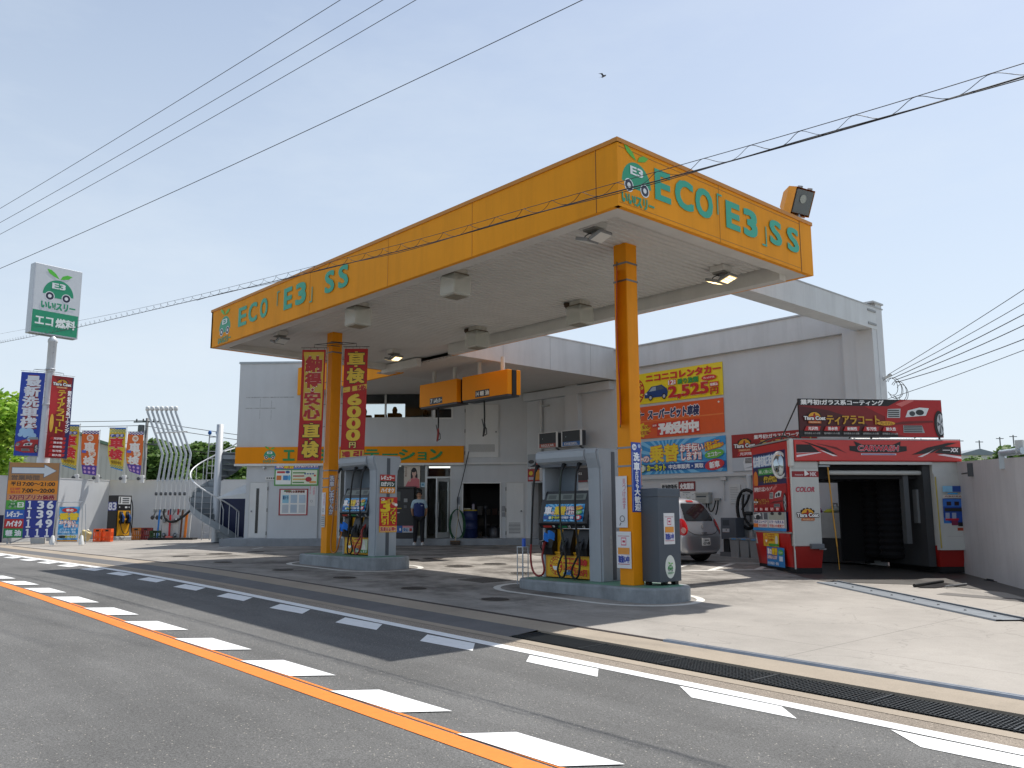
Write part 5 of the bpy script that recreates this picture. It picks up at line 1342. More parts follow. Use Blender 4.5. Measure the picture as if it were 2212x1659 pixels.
def g_6000(g, w, h):
    for ch, a, b in (('車', .84, .97), ('検', .69, .82)): g.gtext(ch, w * .16, h * a, w * .86, h * b, '#e2bd32', .05, '#3a0d0a', .09)
    g.gpoly([(0, h * .60), (w, h * .635), (w, h * .68), (0, h * .645)], '#dcb73a'); g.gtext('早期予約', w * .06, h * .61, w * .95, h * .665, '#b01a18', .05, None, .08, 3)
    for ch, a, b in (('6', .49, .585), ('0', .38, .475), ('0', .275, .37), ('0', .17, .265)): g.gtext(ch, w * .24, h * a, w * .76, h * b, '#e2bd32', .09, '#3a0d0a', .09)
    g.gtext('円', w * .36, h * .105, w * .62, h * .155, '#e2c96a', .04, '#3a0d0a', .12); g.grect(w * .02, h * .0, w * .98, h * .085, '#dcb73a'); g.gtext('割引', w * .1, h * .008, w * .9, h * .078, '#b01a18', .08)
hung_banner('red banner with big yellow price hung right of the left column', (-16.93, 10.08, 1.23), 48, .54, 2.55, g_6000, -1, .012, 'red banners hung on the orange columns')
hung_banner('red and yellow banner seen edge on against the right column', (-8.38, 9.78, 1.35), 131, .5, 2.45, g_safe, 1, 0, 'red banners hung on the orange columns')

# ------------------------------------------------------------------ overhead hose reels
def reel(x0, x1, y, z0, z1, num, word, nzc, label):
    t = thing('overhead_reel', label, 'hose reel', ((x0 + x1) / 2, y, z0), 0, 'overhead fuel hose reels')
    w = (x1 - x0) / 2; h = z1 - z0; O2 = M('#f09408', .55, 0, .05, 2, 0, 0, 60, .2)
    g = MB(); g.box(-w, 0, .03, w, .16, h, O2, None, .01); g.box(-w, .30, .03, w + .03, .44, h, O2, None, .01); g.box(-w + .02, .16, .0, w + .02, .30, h - .01, BLACK); g.box(-w + .03, .02, -.02, w, .42, .03, M('#3b3d41', .5)); g.build('reel_case', t)
    g = MB(); g.y0 = -.001; g.grect(-.36, .06, .22, .24, '#17181a'); g.gtext(num, -.33, .09, -.24 if len(num) < 2 else -.22, .21, '#d9d9d6', .03); g.gtext(word, -.16, .09, .2, .21, '#e2e2de', .05); g.build('label_plate', t)
    for px in (-.45, .5):
        g = MB(); g.tube([(px, .22, h - .02), (px, .22, 4.12 - z0)], .055, M('#cfcfcb', .5), 12); g.build('drop_pipe', t)
    hx = -.22
    g = MB(); g.tube([(hx, .2, 0), (hx, .2, -.15), (hx + .01, .2, -.45), (hx, .2, -.62)], .022, RUBBER, 8); g.build('hose', t)
    g = MB(); T = Matrix.Translation((hx, .2, -.62))
    g.tube([(hx, .2, -.6), (hx + .01, .2, -.74), (hx - .02, .2, -.9), (hx - .05, .2, -.98)], [.02, .035, .03, .02], nzc, 8); g.tube([(hx, .2, -.7), (hx + .09, .2, -.78), (hx + .1, .2, -.92), (hx + .02, .2, -.95)], .014, BLACK, 6); g.tube([(hx - .03, .2, -.72), (hx - .1, .2, -.5)], .012, BLACK, 6); g.build('nozzle', t)
reel(-20.03, -18.30, 14.5, 3.04, 3.72, '7', 'レギュラー', RED, 'orange overhead hose reel box with red nozzle, nearer the shop')
reel(-18.06, -16.20, 14.5, 3.04, 3.72, '14', '軽 油', BLACK, 'orange overhead hose reel box with black nozzle, nearer the near pump')

# ------------------------------------------------------------------ parked car (looked at from its rear; local -y is the tail)
from mathutils.bvhtree import BVHTree
def make_car():
    t = thing('parked_car', 'silver five door hatchback parked by the side wall, tail to the viewer', 'car', (-12.42, 16.6, HZ(-12.42, 16.6)), 93)
    silver = M('#b4b7bd', .28, .75, .03, 3, 0, 0, 60, .5, 0, 1, .8)
    # station: y, bottom, sill z, belt z, roof z, half width at sill / belt / roof
    ST = [(-.63, .30, .42, .56, .62, .50, .56, .48), (-.615, .24, .40, .62, .70, .66, .68, .60), (-.56, .22, .38, .72, .84, .76, .77, .66), (-.50, .20, .36, .80, .98, .80, .81, .68),
          (-.42, .20, .35, .86, 1.15, .82, .825, .66), (-.32, .20, .34, .90, 1.33, .825, .83, .61), (-.20, .19, .34, .92, 1.455, .83, .832, .57), (.05, .18, .33, .93, 1.49, .832, .832, .55), (.5, .18, .32, .92, 1.515, .832, .83, .55), (1.0, .18, .32, .90, 1.51, .832, .828, .54),
          (1.5, .18, .32, .88, 1.44, .832, .82, .52), (1.85, .18, .32, .87, 1.24, .83, .81, .52), (2.15, .18, .32, .86, 1.0, .83, .80, .60), (2.5, .19, .34, .84, .92, .82, .78, .62), (2.9, .2, .36, .74, .82, .79, .72, .56), (3.1, .24, .4, .62, .68, .70, .62, .48), (3.16, .32, .42, .54, .58, .56, .52, .4)]
    vs = []; fs = []; n = None
    for y, zb, zs, zbl, zr, ws, wb, wr in ST:
        hp = [(0, zb), (ws * .75, zb), (ws * .97, zb + .04), (ws, zs), (wb + .008, (zs + zbl) / 2), (wb, zbl), (wb * .4 + wr * .6 + .02, zbl + (zr - zbl) * .55), (wr, zr - (zr - zbl) * .10), (wr * .82, zr - .01), (0, zr + .012)]
        ring = [(a, y, b) for a, b in hp] + [(-a, y, b) for a, b in hp[-2:0:-1]]
        n = len(ring); vs += ring
    m = len(ST)
    for i in range(m - 1):
        for k in range(n): fs.append((i * n + k, i * n + (k + 1) % n, (i + 1) * n + (k + 1) % n, (i + 1) * n + k))
    fs.append(list(range(n))); fs.append(list(range((m - 1) * n, m * n))[::-1])
    me = bpy.data.meshes.new('body'); me.from_pydata(vs, [], fs); 
    bmx = bmesh.new(); bmx.from_mesh(me); bmesh.ops.recalc_face_normals(bmx, faces=bmx.faces); bmx.to_mesh(me); bmx.free()
    o = bpy.data.objects.new('body', me); col.objects.link(o)
    sd = o.modifiers.new('s', 'SUBSURF'); sd.levels = 2; sd.render_levels = 2
    dg = bpy.context.evaluated_depsgraph_get(); me2 = bpy.data.meshes.new_from_object(o.evaluated_get(dg)); o.modifiers.clear(); o.data = me2
    me2.materials.append(silver)
    for p in me2.polygons: p.use_smooth = True
    o.parent = t
    bvh = BVHTree.FromPolygons([v.co.copy() for v in me2.vertices], [list(p.vertices) for p in me2.polygons])
    def decal(name, inside, box, proj, dirn, mat, off=.006, n=26, parent=o, smooth=True):
        (a0, a1), (b0, b1) = box; g = MB(); idx = {}; vv = []; ff = []
        for i in range(n + 1):
            for j in range(n + 1):
                a, b = a0 + (a1 - a0) * i / n, b0 + (b1 - b0) * j / n
                st = Vector(proj(a, b)); hit = bvh.ray_cast(st, Vector(dirn).normalized())
                if hit[0] is None: continue
                idx[(i, j)] = len(vv); vv.append(hit[0] + hit[1] * off if hit[1].dot(Vector(dirn)) < 0 else hit[0] - hit[1] * off)
        for i in range(n):
            for j in range(n):
                q = [(i, j), (i + 1, j), (i + 1, j + 1), (i, j + 1)]
                if all(c in idx for c in q):
                    ca, cb = a0 + (a1 - a0) * (i + .5) / n, b0 + (b1 - b0) * (j + .5) / n
                    if inside(ca, cb): ff.append([idx[c] for c in q])
        if not ff: return None
        g.add(vv, ff, mat, smooth)
        return g.build(name, parent)
    rear = lambda a, b: (a, -2, b); DR = (0, 1, 0)
    darkglass = M('#15181c', .06, 0, 0, 1, 0, 0, 60, .8)
    def rw(a, b): 
        w = .60 - .14 * (b - .95) / .42
        r = .09
        dx, dz = abs(a) - (w - r), max(.95 + r - b, b - (1.36 - r), 0)
        return (abs(a) < w - r and .95 < b < 1.36) or (dx < r and .95 + r < b < 1.36 - r) or (dx > 0 and dx * dx + dz * dz < r * r)
    decal('rear_window', rw, ((-.66, .66), (.93, 1.38)), rear, DR, darkglass, .005, 60)
    decal('brake_lamp', lambda a, b: True, ((-.13, .13), (1.385, 1.425)), rear, DR, M('#a01414', .2), .012, 8)
    for s_ in (-1, 1):
        tl = decal('tail_lamp', lambda a, b: ((a - .0) / .115) ** 2 + ((b - .82) / .185) ** 2 < 1, ((-.13, .13), (.6, 1.02)), lambda a, b, s_=s_: (s_ * (1.55 - a), -1.75 - a * .55, b), (-s_ * .55, .83, 0), M('#b3161a', .12, 0, .1, 8, 0, 0, 60, .6), .014, 34)
        if tl: decal('lamp_lens', lambda a, b: ((a - .01) / .05) ** 2 + ((b - .75) / .06) ** 2 < 1, ((-.13, .13), (.6, 1.02)), lambda a, b, s_=s_: (s_ * (1.55 - a), -1.75 - a * .55, b), (-s_ * .55, .83, 0), M('#c9958c', .15), .019, 34, tl)
    decal('bumper', lambda a, b: abs(a) < .8, ((-.78, .78), (.31, .60)), rear, DR, M('#a3a6ac', .33, .7, .03, 3, 0, 0, 60, .5, 0, 1, .5), .012, 30)
    decal('hatch_seam', lambda a, b: abs(b - .64 - .10 * (abs(a) / .6) ** 4) < .008, ((-.62, .62), (.6, .8)), rear, DR, M('#2a2b2e', .5), .004, 70)
    decal('hatch_handle', lambda a, b: True, ((-.11, .11), (.665, .70)), rear, DR, M('#5a5c60', .3), .012, 8)
    decal('emblem', lambda a, b: a * a + (b - .83) ** 2 < .035 ** 2, ((-.05, .05), (.78, .88)), rear, DR, M('#d5d7da', .15, .9), .012, 20)
    decal('side_window', lambda a, b: .98 < b < 1.34 - .10 * max(0, (a - 1.1)) and .1 < a < 1.72 - (b - .95) * .5 and abs(a - .72) > .03, ((.05, 1.8), (.95, 1.4)), lambda a, b: (-2, a, b), (1, 0, 0), darkglass, .005, 60)
    decal('side_window', lambda a, b: .98 < b < 1.34 - .10 * max(0, (a - 1.1)) and .1 < a < 1.72 - (b - .95) * .5 and abs(a - .72) > .03, ((.05, 1.8), (.95, 1.4)), lambda a, b: (2, a, b), (-1, 0, 0), darkglass, .005, 60)
    decal('fuel_flap', lambda a, b: max(abs(a + .12), abs(b - .76)) > .085, ((-.22, -.02), (.66, .86)), lambda a, b: (-2, a, b), (1, 0, 0), M('#8c8f94', .35, .6), .003, 20)
    hn = MB(); hn.box(-.165, -.05, 0, .165, .0, .165, M('#d8d9d6', .5), None, .004); hn.y0 = -.051
    hn.gtext('37-08', -.10, .02, .14, .085, '#23352c', .03); hn.gtext('わ', -.145, .03, -.115, .065, '#23352c', .02); hn.gtext('奈良 500', -.08, .105, .09, .14, '#23352c', .02)
    q = hn.build('number_plate', o); q.location = (0.03, -.605, .40)
    g = MB(); g.box(-.7, -.52, .19, .7, -.1, .3, M('#17181a', .7), None, .03); g.build('underbody', t)
    wp = MB(); wp.tube([(.0, -.485, .985), (.16, -.50, .97), (.25, -.47, 1.0)], .012, BLACK, 6); wp.lathe([(.05, 0), (.05, .03), (.001, .035)], BLACK, 12, Matrix.Translation((.02, -.47, .96)) @ Matrix.Rotation(R(70), 4, 'X')); wp.build('wiper', o)
    for yy in (0, 2.45):
        for s_ in (-1, 1):
            decal('wheel_arch', lambda a, b, yy=yy: (a - yy) ** 2 + (b - .30) ** 2 < .345 ** 2, ((yy - .36, yy + .36), (.1, .66)), lambda a, b, s_=s_: (s_ * 2, a, b), (-s_, 0, 0), M('#0b0b0c', .8), .004, 40)
            w = thing_part('wheel', t, (s_ * .755, yy, .295), Matrix.Rotation(R(s_ * 90), 4, 'Y'))
            g = MB(); g.lathe([(.19, -.09), (.27, -.09), (.295, -.06), (.295, .07), (.27, .115), (.20, .12), (.19, .10)], RUBBER, 28); g.build('tyre', w)
            g = MB(); g.lathe([(.20, .105), (.185, .06), (.17, .03), (.001, .03)], M('#85888d', .35, .7), 24)
            for k in range(6):
                a = R(k * 60); c, s2 = math.cos(a), math.sin(a)
                g.add([(c * .03 - s2 * .03, s2 * .03 + c * .03, .1), (c * .03 + s2 * .03, s2 * .03 - c * .03, .1), (c * .185 + s2 * .025, s2 * .185 - c * .025, .105), (c * .185 - s2 * .025, s2 * .185 + c * .025, .105)], [(0, 1, 2, 3)], M('#b9bcc1', .3, .8))
            g.lathe([(.045, .09), (.04, .112), (.001, .115)], M('#c2c5ca', .3, .8), 14); g.build('rim', w)
    return t
def thing_part(name, parent, loc, rot):
    me = MB(); me.lathe([(.04, -.1), (.04, .0)], BLACK, 10); o = me.build(name, parent); o.matrix_local = Matrix.Translation(loc) @ rot; return o
make_car()
# ------------------------------------------------------------------ gantry car wash
WB = -1.2
wash = thing('car_wash_machine', 'red and white drive through car wash gantry on floor rails', 'car wash', (-9.14, 15.93, WB), 53.6)
def wz(z): return z - WB
WRED = M('#c3211a', .3, 0, .06, 2, .05, 0, 60, .5, 0, 1, .3); WGR = M('#c4c5c0', .45, 0, .06, 2, .06); WDK = M('#191a1c', .7, 0, .2, 5)
def wb(g, name, parent=wash): return g.build(name, parent)
def taper(g, x0, x1, y0, y1, z0, z1, d, mat):      # box drawn in at its foot
    g.add([(x0 + d, y0 + d, z0), (x1 - d, y0 + d, z0), (x1 - d, y1 - d, z0), (x0 + d, y1 - d, z0), (x0, y0, z1), (x1, y0, z1), (x1, y1, z1), (x0, y1, z1)],
          [(0, 3, 2, 1), (4, 5, 6, 7), (0, 1, 5, 4), (1, 2, 6, 5), (2, 3, 7, 6), (3, 0, 4, 7)], mat)
for nm, x0, x1 in (('left_leg', 0.0, .62), ('right_leg', 3.05, 3.66)):
    g = MB(); g.box(x0 + .02, .02, wz(-.65), x1 - .02, 2.05, wz(1.06), WGR, None, .01); g.box(x0 + .05, .03, .0, x1 - .05, 2.0, .12, WDK)
    leg = wb(g, 'side_leg')
    g = MB(); taper(g, x0 + .01, x1 - .01, -.01, 2.06, wz(-1.12), wz(-.655), .05, M('#a01d18', .35, 0, .08, 2)); g.build('skirt', leg)
    if nm == 'left_leg':
        g = MB(); g.y0 = .019
        g.grect(.03, wz(.74), .60, wz(.86), '#8e1a20'); g.gtext('Produced by', .1, wz(.765), .27, wz(.80), '#d8c9c9', .02); g.gpoly([(.3, wz(.90)), (.3, wz(.76)), (.4, wz(.80))], '#e6e2e0'); g.gtext('MK', .42, wz(.76), .55, wz(.84), '#d9c2c4', .05)
        g.gtext('COLOR', .1, wz(.44), .50, wz(.54), '#b04a58', .05, None, .08, 0, .2); crest(g, .32, wz(-.03), .46); g.grect(.03, wz(.92), .6, wz(.925), '#8d8e8a')
        g.build('stickers', leg)
        g = MB(); g.box(.32, -.12, wz(-.70), .58, .0, wz(-.60), M('#6c7075', .5), None, .01); g.box(.5, -.06, wz(-.72), .64, -.04, wz(-.69), M('#9b9da0', .4, .5)); g.build('sensor_box', leg)
g = MB(); g.box(.09, -.05, wz(1.06), 3.70, .12, wz(1.5), WRED, None, .02); g.box(-.02, .0, wz(1.5), 3.72, 2.05, wz(1.53), M('#9b9c9a', .5)); g.box(.0, .12, wz(1.06), 3.68, 2.0, wz(1.5), M('#5a1512', .6)); g.box(.62, -.02, wz(1.0), 3.05, .1, wz(1.055), WGR)
beam_ = wb(g, 'top_beam')
g = MB(); g.y0 = -.0505
def Z(v): return wz(1.06) + v * .44
k_ = '#1a1013'
g.gpoly([(.12, Z(.40)), (.12, Z(.78)), (.42, Z(.78)), (.62, Z(.42))], k_); g.gpoly([(.22, Z(.96)), (.75, Z(.62)), (1.0, Z(.28)), (.78, Z(.42)), (.42, Z(.84))], k_); g.gpoly([(.5, Z(.86)), (.98, Z(.66)), (1.2, Z(.38)), (.95, Z(.58))], '#6a1416')
g.gpoly([(.12, Z(.18)), (.12, Z(.28)), (.6, Z(.42)), (.66, Z(.40))], '#e6d9dc'); g.gpoly([(.62, Z(.52)), (.7, Z(.48)), (1.0, Z(.24)), (.9, Z(.24))], '#e9e2e2'); g.gpoly([(.12, Z(.36)), (.12, Z(.39)), (.58, Z(.42))], '#d8c4c6')
g.gpoly([(1.26, Z(.5)), (1.26, Z(.72)), (1.4, Z(.72)), (1.36, Z(.95)), (1.55, Z(.78)), (2.2, Z(.78)), (2.38, Z(.95)), (2.36, Z(.72)), (2.5, Z(.72)), (2.5, Z(.5)), (2.3, Z(.42)), (1.45, Z(.42))], k_)
g.gtext('CARWASH', 1.44, Z(.50), 2.32, Z(.74), '#c22a40', .06, '#e3dada', .10, 0, .15); g.grect(1.5, Z(.30), 2.26, Z(.37), '#d9d6da'); g.grect(1.52, Z(.32), 2.24, Z(.35), '#3a4a9a')
g.gpoly([(2.6, Z(.32)), (2.95, Z(.66)), (3.4, Z(.88)), (3.62, Z(.9)), (3.3, Z(.7)), (3.05, Z(.42))], k_); g.gpoly([(2.72, Z(.22)), (3.0, Z(.46)), (3.12, Z(.62)), (2.95, Z(.36)), (2.82, Z(.22))], '#e6dada'); g.gpoly([(3.1, Z(.42)), (3.68, Z(.3)), (3.68, Z(.68)), (3.3, Z(.72))], k_); g.gpoly([(3.15, Z(.32)), (3.68, Z(.14)), (3.68, Z(.24)), (3.3, Z(.36))], '#dccfd2')
g.grect(3.28, Z(.53), 3.45, Z(.56), '#e6dfe0'); g.gtext('XX', 3.46, Z(.46), 3.62, Z(.64), '#d6d3d6', .06, None, .08, 0, .2)
g.build('graphics', beam_)
g = MB(); g.box(-.01, -.03, wz(.95), .088, .12, wz(1.52), M('#cfd0cb', .4), None, .03); g.box(.0, .0, wz(-1.1), .02, .03, wz(.95), M('#cfd0cb', .4)); wb(g, 'corner_trim')
# left side cladding with its posters
g = MB(); g.box(-.02, .10, wz(-.38), .02, 2.0, wz(1.48), WRED); g.add([(-.02, .12, wz(-.40)), (-.02, 1.95, wz(-.40)), (.06, 1.85, wz(-1.13)), (.06, .2, wz(-1.16)), (.3, .2, wz(-1.16)), (.3, 1.85, wz(-1.13))], [(0, 3, 2, 1), (3, 4, 5, 2)], WRED); g.box(-.03, .08, wz(-.40), .0, 2.02, wz(-.37), M('#b5b6b3', .4, .4))
clad = wb(g, 'side_cladding')
g = MB(); g.box(3.665, .10, wz(-1.1), 3.70, 2.0, wz(1.48), WRED); wb(g, 'side_cladding')
g = MB(); g.box(1.95, 1.86, .15, 3.05, 1.94, wz(.72), M('#0d0d0f', .9)); g.box(3.02, .5, .12, 3.045, 1.9, wz(.9), M('#121315', .9)); wb(g, 'interior_shade_sheet')  # black sheets added to stand in for the shade inside the gantry
def left_face(fn, name, parent):
    m = MB(); fn(m); T = Matrix.Translation((-.021, 1.95, 0)) @ Matrix.Rotation(R(-90), 4, 'Z'); m.v = [T @ p for p in m.v]; return m.build(name, parent)
def g_side(m):
    W = 1.78
    m.grect(0, wz(-.35), W, wz(1.32), '#2a2456'); 
    m.gtext('低床静音高圧洗車機', .03, wz(1.03), 1.3, wz(1.26), '#dfe9f2', .04, '#4a86c4', .1); m.gell(.14, wz(.74), .13, .2, '#d97a1e'); m.grect(.3, wz(.84), 1.3, wz(.98), '#3a9a44'); m.gtext('美しく洗い上げる', .36, wz(.87), 1.24, wz(.95), '#dfeadf', .03); m.grect(.3, wz(.70), 1.3, wz(.80), '#3a2a14'); m.gtext('グランデクロス', .6, wz(.66), 1.3, wz(.81), '#e2c02a', .05)
    m.grect(0, wz(.04), W, wz(.62), '#9c1414'); m.gtext('業界初!ガラス系コーティング', .04, wz(.48), 1.05, wz(.58), '#ece9e6', .03); m.clip = (0, wz(.05), W, wz(.62)); sportscar(m, 1.30, wz(.30), .92); m.clip = None; crest(m, .16, wz(.26), .26); m.gtext('ティアラコート', .32, wz(.2), .9, wz(.32), '#b98a2a', .03)
    for i in range(5): m.grect(.06 + i * .3, wz(.06), .28 + i * .3, wz(.14), '#b81a1e'); m.gtext(('光沢', '滑水', '耐候', '防汚', '耐久')[i], .1 + i * .3, wz(.07), .24 + i * .3, wz(.13), '#eee6e4', .02)
    m.grect(0, wz(-.35), W, wz(.03), '#a9b2b2'); m.grect(.03, wz(-.12), .82, wz(.02), '#5a5f66'); m.gpoly([(.03, wz(-.02)), (.4, wz(.02)), (.46, wz(-.04)), (.1, wz(-.1))], '#d5d9da'); m.gell(.28, wz(-.08), .12, .06, '#26282c'); m.grect(.56, wz(-.12), .6, wz(.02), '#dfe0e0'); m.grect(.9, wz(-.12), 1.7, wz(.02), '#a6aa9e'); m.gell(1.08, wz(0), .1, .03, '#2a2c30'); m.gell(1.48, wz(0), .1, .03, '#2a2c30')
    m.grect(.03, wz(-.29), .82, wz(-.13), '#e9e2e2'); m.gtext('低床コンベア', .06, wz(-.20), .78, wz(-.14), '#3a5a9a', .05); m.grect(.03, wz(-.29), .3, wz(-.21), '#e07a1e'); m.gtext('安全設計', .34, wz(-.28), .8, wz(-.22), '#c45a5a', .03); m.grect(.88, wz(-.29), 1.7, wz(-.13), '#e9e2e2'); m.gtext('ミラーも洗える', .92, wz(-.20), 1.66, wz(-.14), '#3a5a9a', .05); m.gtext('手洗いの感覚で', .92, wz(-.28), 1.66, wz(-.22), '#d06a5a', .05); m.grect(0, wz(-.36), W, wz(-.30), '#2a8ad0')
left_face(g_side, 'poster', clad)
def g_side2(m):
    m.grect(.42, wz(-.69), 1.25, wz(-.41), '#e2b928'); sunface(m, .58, wz(-.55), .12, '#d98a3a', False); m.gtext('ニコニコ', .72, wz(-.5), 1.02, wz(-.43), '#c42a1e', .04); m.gtext('レンタカー', .72, wz(-.58), 1.02, wz(-.52), '#c42a1e', .04); m.gell(1.14, wz(-.56), .07, .1, '#d9d6c8'); m.grect(.72, wz(-.68), 1.25, wz(-.63), '#4a9a3a')
left_face(g_side2, 'poster', clad)
def g_side3(m):
    m.grect(.58, wz(-1.1), 1.5, wz(-.70), '#2a86cc'); m.gtext('車の', .62, wz(-.86), .84, wz(-.73), '#f2f2f0', .05, '#c82a1e', .1); m.gtext('乗替', .86, wz(-.86), 1.14, wz(-.72), '#eccb1c', .05, '#c82a1e', .1); m.gtext('お手伝いします', .62, wz(-.95), 1.12, wz(-.88), '#f2f2f0', .04, '#c82a1e', .12); m.gell(1.32, wz(-.80), .13, .06, '#5ab04a'); m.gtext('エコカー', 1.22, wz(-.82), 1.42, wz(-.78), '#eef0ea', .03); m.grect(1.24, wz(-.98), 1.42, wz(-.88), '#dfe6ee'); m.gtext('中古車販売・買取', .62, wz(-1.07), 1.2, wz(-1.01), '#dfe9f2', .04)
left_face(g_side3, 'poster', clad)
g = MB(); T = Matrix.Translation((-.10, .30, wz(1.0))) @ Matrix.Rotation(R(-25), 4, 'Z') @ Matrix.Rotation(R(90), 4, 'X') @ Matrix.Scale(.55, 4, (1, 0, 0))
g.lathe([(.001, .045), (.17, .03), (.26, .0), (.27, -.02), (.2, -.05), (.001, -.06)], M('#aab4ba', .05, .95, 0), 28, T); g.lathe([(.265, .01), (.29, .0), (.27, -.025)], WHITE, 28, T); g.tube([(-.05, .28, wz(.74)), (.03, .05, wz(.72))], .014, STEEL, 6); wb(g, 'mirror')
# right leg: operator panel and outward leaning door
g = MB(); g.add([(3.06, -.03, wz(.82)), (3.63, -.03, wz(.82)), (3.70, -.09, wz(-.74)), (3.05, -.09, wz(-.74)), (3.06, .02, wz(.82)), (3.63, .02, wz(.82)), (3.70, .02, wz(-.74)), (3.05, .02, wz(-.74))], [(0, 3, 2, 1), (4, 5, 6, 7), (0, 1, 5, 4), (1, 2, 6, 5), (2, 3, 7, 6), (3, 0, 4, 7)], WGR); g.tube([(3.08, -.05, wz(.75)), (3.07, -.1, wz(-.7))], .012, M('#b5a23a', .4), 6)
pd = wb(g, 'operator_panel')
m = MB(); m.y0 = -.005
m.grect(.12, .0, .56, .68, '#1f4a9e'); m.gpoly([(.12, .0), (.12, .3), (.3, .18), (.36, .0)], '#3a78c4'); m.grect(.12, .52, .56, .68, '#3a6fc0')
for a in (.20, .37): m.grect(a, .54, a + .1, .62, '#2a1c20')
m.grect(.15, .42, .53, .49, '#2a2c2c')
for a in (.16, .3):
    for q in range(5): m.grect(a, .28 + q * .024, a + .09, .295 + q * .024, '#b9c4d8')
m.grect(.15, .24, .44, .28, '#b8243a'); m.grect(.28, .14, .42, .24, '#7a2a4a'); m.grect(.42, .12, .52, .2, '#1a1c20'); m.grect(.4, .03, .54, .09, '#a8442a'); m.grect(.08, -.06, .6, -.04, '#c3c8cc')
m.grect(.14, -.34, .62, -.05, '#d5d6d4')
for q in range(5): m.grect(.16, -.31 + q * .055, .5 + .02 * (q % 3), -.30 + q * .055, ('#7a4a6a', '#5a5a60', '#7a3a6a', '#5a5a60', '#88808a')[q])
m.grect(.28, -.35, .52, -.29, '#5a5d62'); m.grect(.12, .82, .58, .94, '#8ec6e6'); m.grect(.33, .82, .58, .94, '#2a4f9a'); m.grect(.22, .77, .44, .80, '#4aa0d8'); m.grect(.12, .70, .56, .76, '#cfcac2'); m.gtext('洗車料金表', .15, .715, .53, .745, '#8a3a2a', .02)
Tm = Matrix.Translation((3.06, -.056, wz(-.38))) @ Matrix.Rotation(.038, 4, 'X'); m.v = [Tm @ p for p in m.v]; m.build('control_screen', pd)
# rollers and brushes inside the arch
rnd = random.Random(11)
def brush(x, y, z0, z1, r):
    g = MB(); pr = []; n = 26
    for i in range(n + 1): pr.append((r * (.82 + .18 * (i % 2)), z0 + (z1 - z0) * i / n))
    g.lathe([(.03, z0 - .05)] + pr + [(.03, z1 + .05)], M('#131417', .95, 0, .3, 20), 18, Matrix.Translation((x, y, 0)), False); wb(g, 'brush')
brush(2.75, 1.2, .25, 2.0, .28); brush(2.68, 1.75, .25, 2.0, .26); brush(.78, 1.6, 1.4, 2.1, .12)
g = MB(); T = Matrix.Translation((.7, .9, wz(.88))) @ Matrix.Rotation(R(90), 4, 'Y'); g.lathe([(.03, -.05)] + [(.19 * (.85 + .15 * (i % 2)), i * .1) for i in range(24)] + [(.03, 2.35)], M('#131417', .95, 0, .3, 20), 16, T, False); wb(g, 'brush')
g = MB(); g.box(.62, .3, wz(.72), 3.05, 2.0, wz(1.0), WDK); g.box(.62, 1.95, wz(.70), 3.05, 2.05, wz(1.05), WDK); g.tube([(.9, .2, wz(.84)), (2.9, .2, wz(.84))], .05, WGR, 10); wb(g, 'spray_arch')
g = MB(); g.box(2.55, .25, wz(-.62), 2.66, .4, wz(.9), M('#55585a', .5)); g.box(2.9, .1, .12, 3.06, 2.0, wz(1.0), M('#3a3c3e', .6)); g.box(2.85, .3, wz(-.2), 2.9, .45, wz(.5), M('#76797b', .5)); wb(g, 'inner_panel')
g = MB(); g.tube([(.82, .05, wz(.96)), (.86, .02, wz(0)), (.90, .0, wz(-.66))], .014, M('#c9932e', .4), 6); g.tube([(.90, .0, wz(-.66)), (.92, .0, wz(-1.12))], .008, M('#c9932e', .5), 6); g.box(.6, .0, wz(.95), .84, .1, wz(.98), STEEL); wb(g, 'gauge_pole')
for s_ in (.3, 3.35):
    for y in (.3, 1.75):
        g = MB(); g.lathe([(.07, -.05), (.09, -.045), (.09, .045), (.07, .05)], M('#3a3c40', .5, .6), 16, Matrix.Translation((s_, y, .09)) @ Matrix.Rotation(R(90), 4, 'Y')); wb(g, 'rail_wheel')
g = MB(); g.tube(bez((.0, 1.6, wz(1.53)), (.2, 1.2, wz(1.72)), (.3, .8, wz(1.68)), (.25, .4, wz(1.54))), .015, RUBBER, 6); g.tube(bez((.02, 1.8, wz(1.53)), (.1, 1.2, wz(1.66)), (.25, .6, wz(1.72)), (.35, .3, wz(1.54))), .012, RUBBER, 6); g.tube([(1.6, .5, wz(1.55)), (3.5, .5, wz(1.55))], .04, WHITE, 8); wb(g, 'cables')
# big sign on the roof of the gantry
ts = thing('wash_sign', 'wide dark red coating sign standing on the car wash roof', 'sign', wash.location, 53.6)
ts.location = (-9.14, 15.93, WB); 
g = MB(); g.box(.25, .02, wz(1.57), 3.38, .07, wz(2.36), M('#1a1012', .4)); pn = g.build('sign_panel', ts)
m = MB(); W, H = 3.13, .79
m.grect(0, 0, W, H, '#7c0f11'); m.grect(0, 0, W * .68, H * .16, '#1c1012'); m.grect(0, H * .82, W, H, '#151013'); m.gpoly([(W * .45, H * .82), (W, H * .82), (W, H * .72), (W * .62, H * .5)], '#a31518'); m.gpoly([(0, H * .16), (W * .5, H * .16), (W * .45, H * .4), (W * .2, H * .7), (0, H * .8)], '#4d0d0f')
m.gtext('業界初!ガラス系コーティング', .05, H * .84, 1.85, H * .975, '#eeeeec', .04); m.clip = (0.01, 0.01, W - .005, H - .005); sportscar(m, W * .80, H * .48, 1.30); m.clip = None; crest(m, .32, H * .48, .46)
m.gtext('ティアラコート', .58, H * .32, 1.72, H * .56, '#c9982a', .03); m.gell(W * .595, H * .36, .2, .045, '#d9a02a'); m.gtext('プレミアム', W * .55, H * .325, W * .64, H * .39, '#6a4a10', .03)
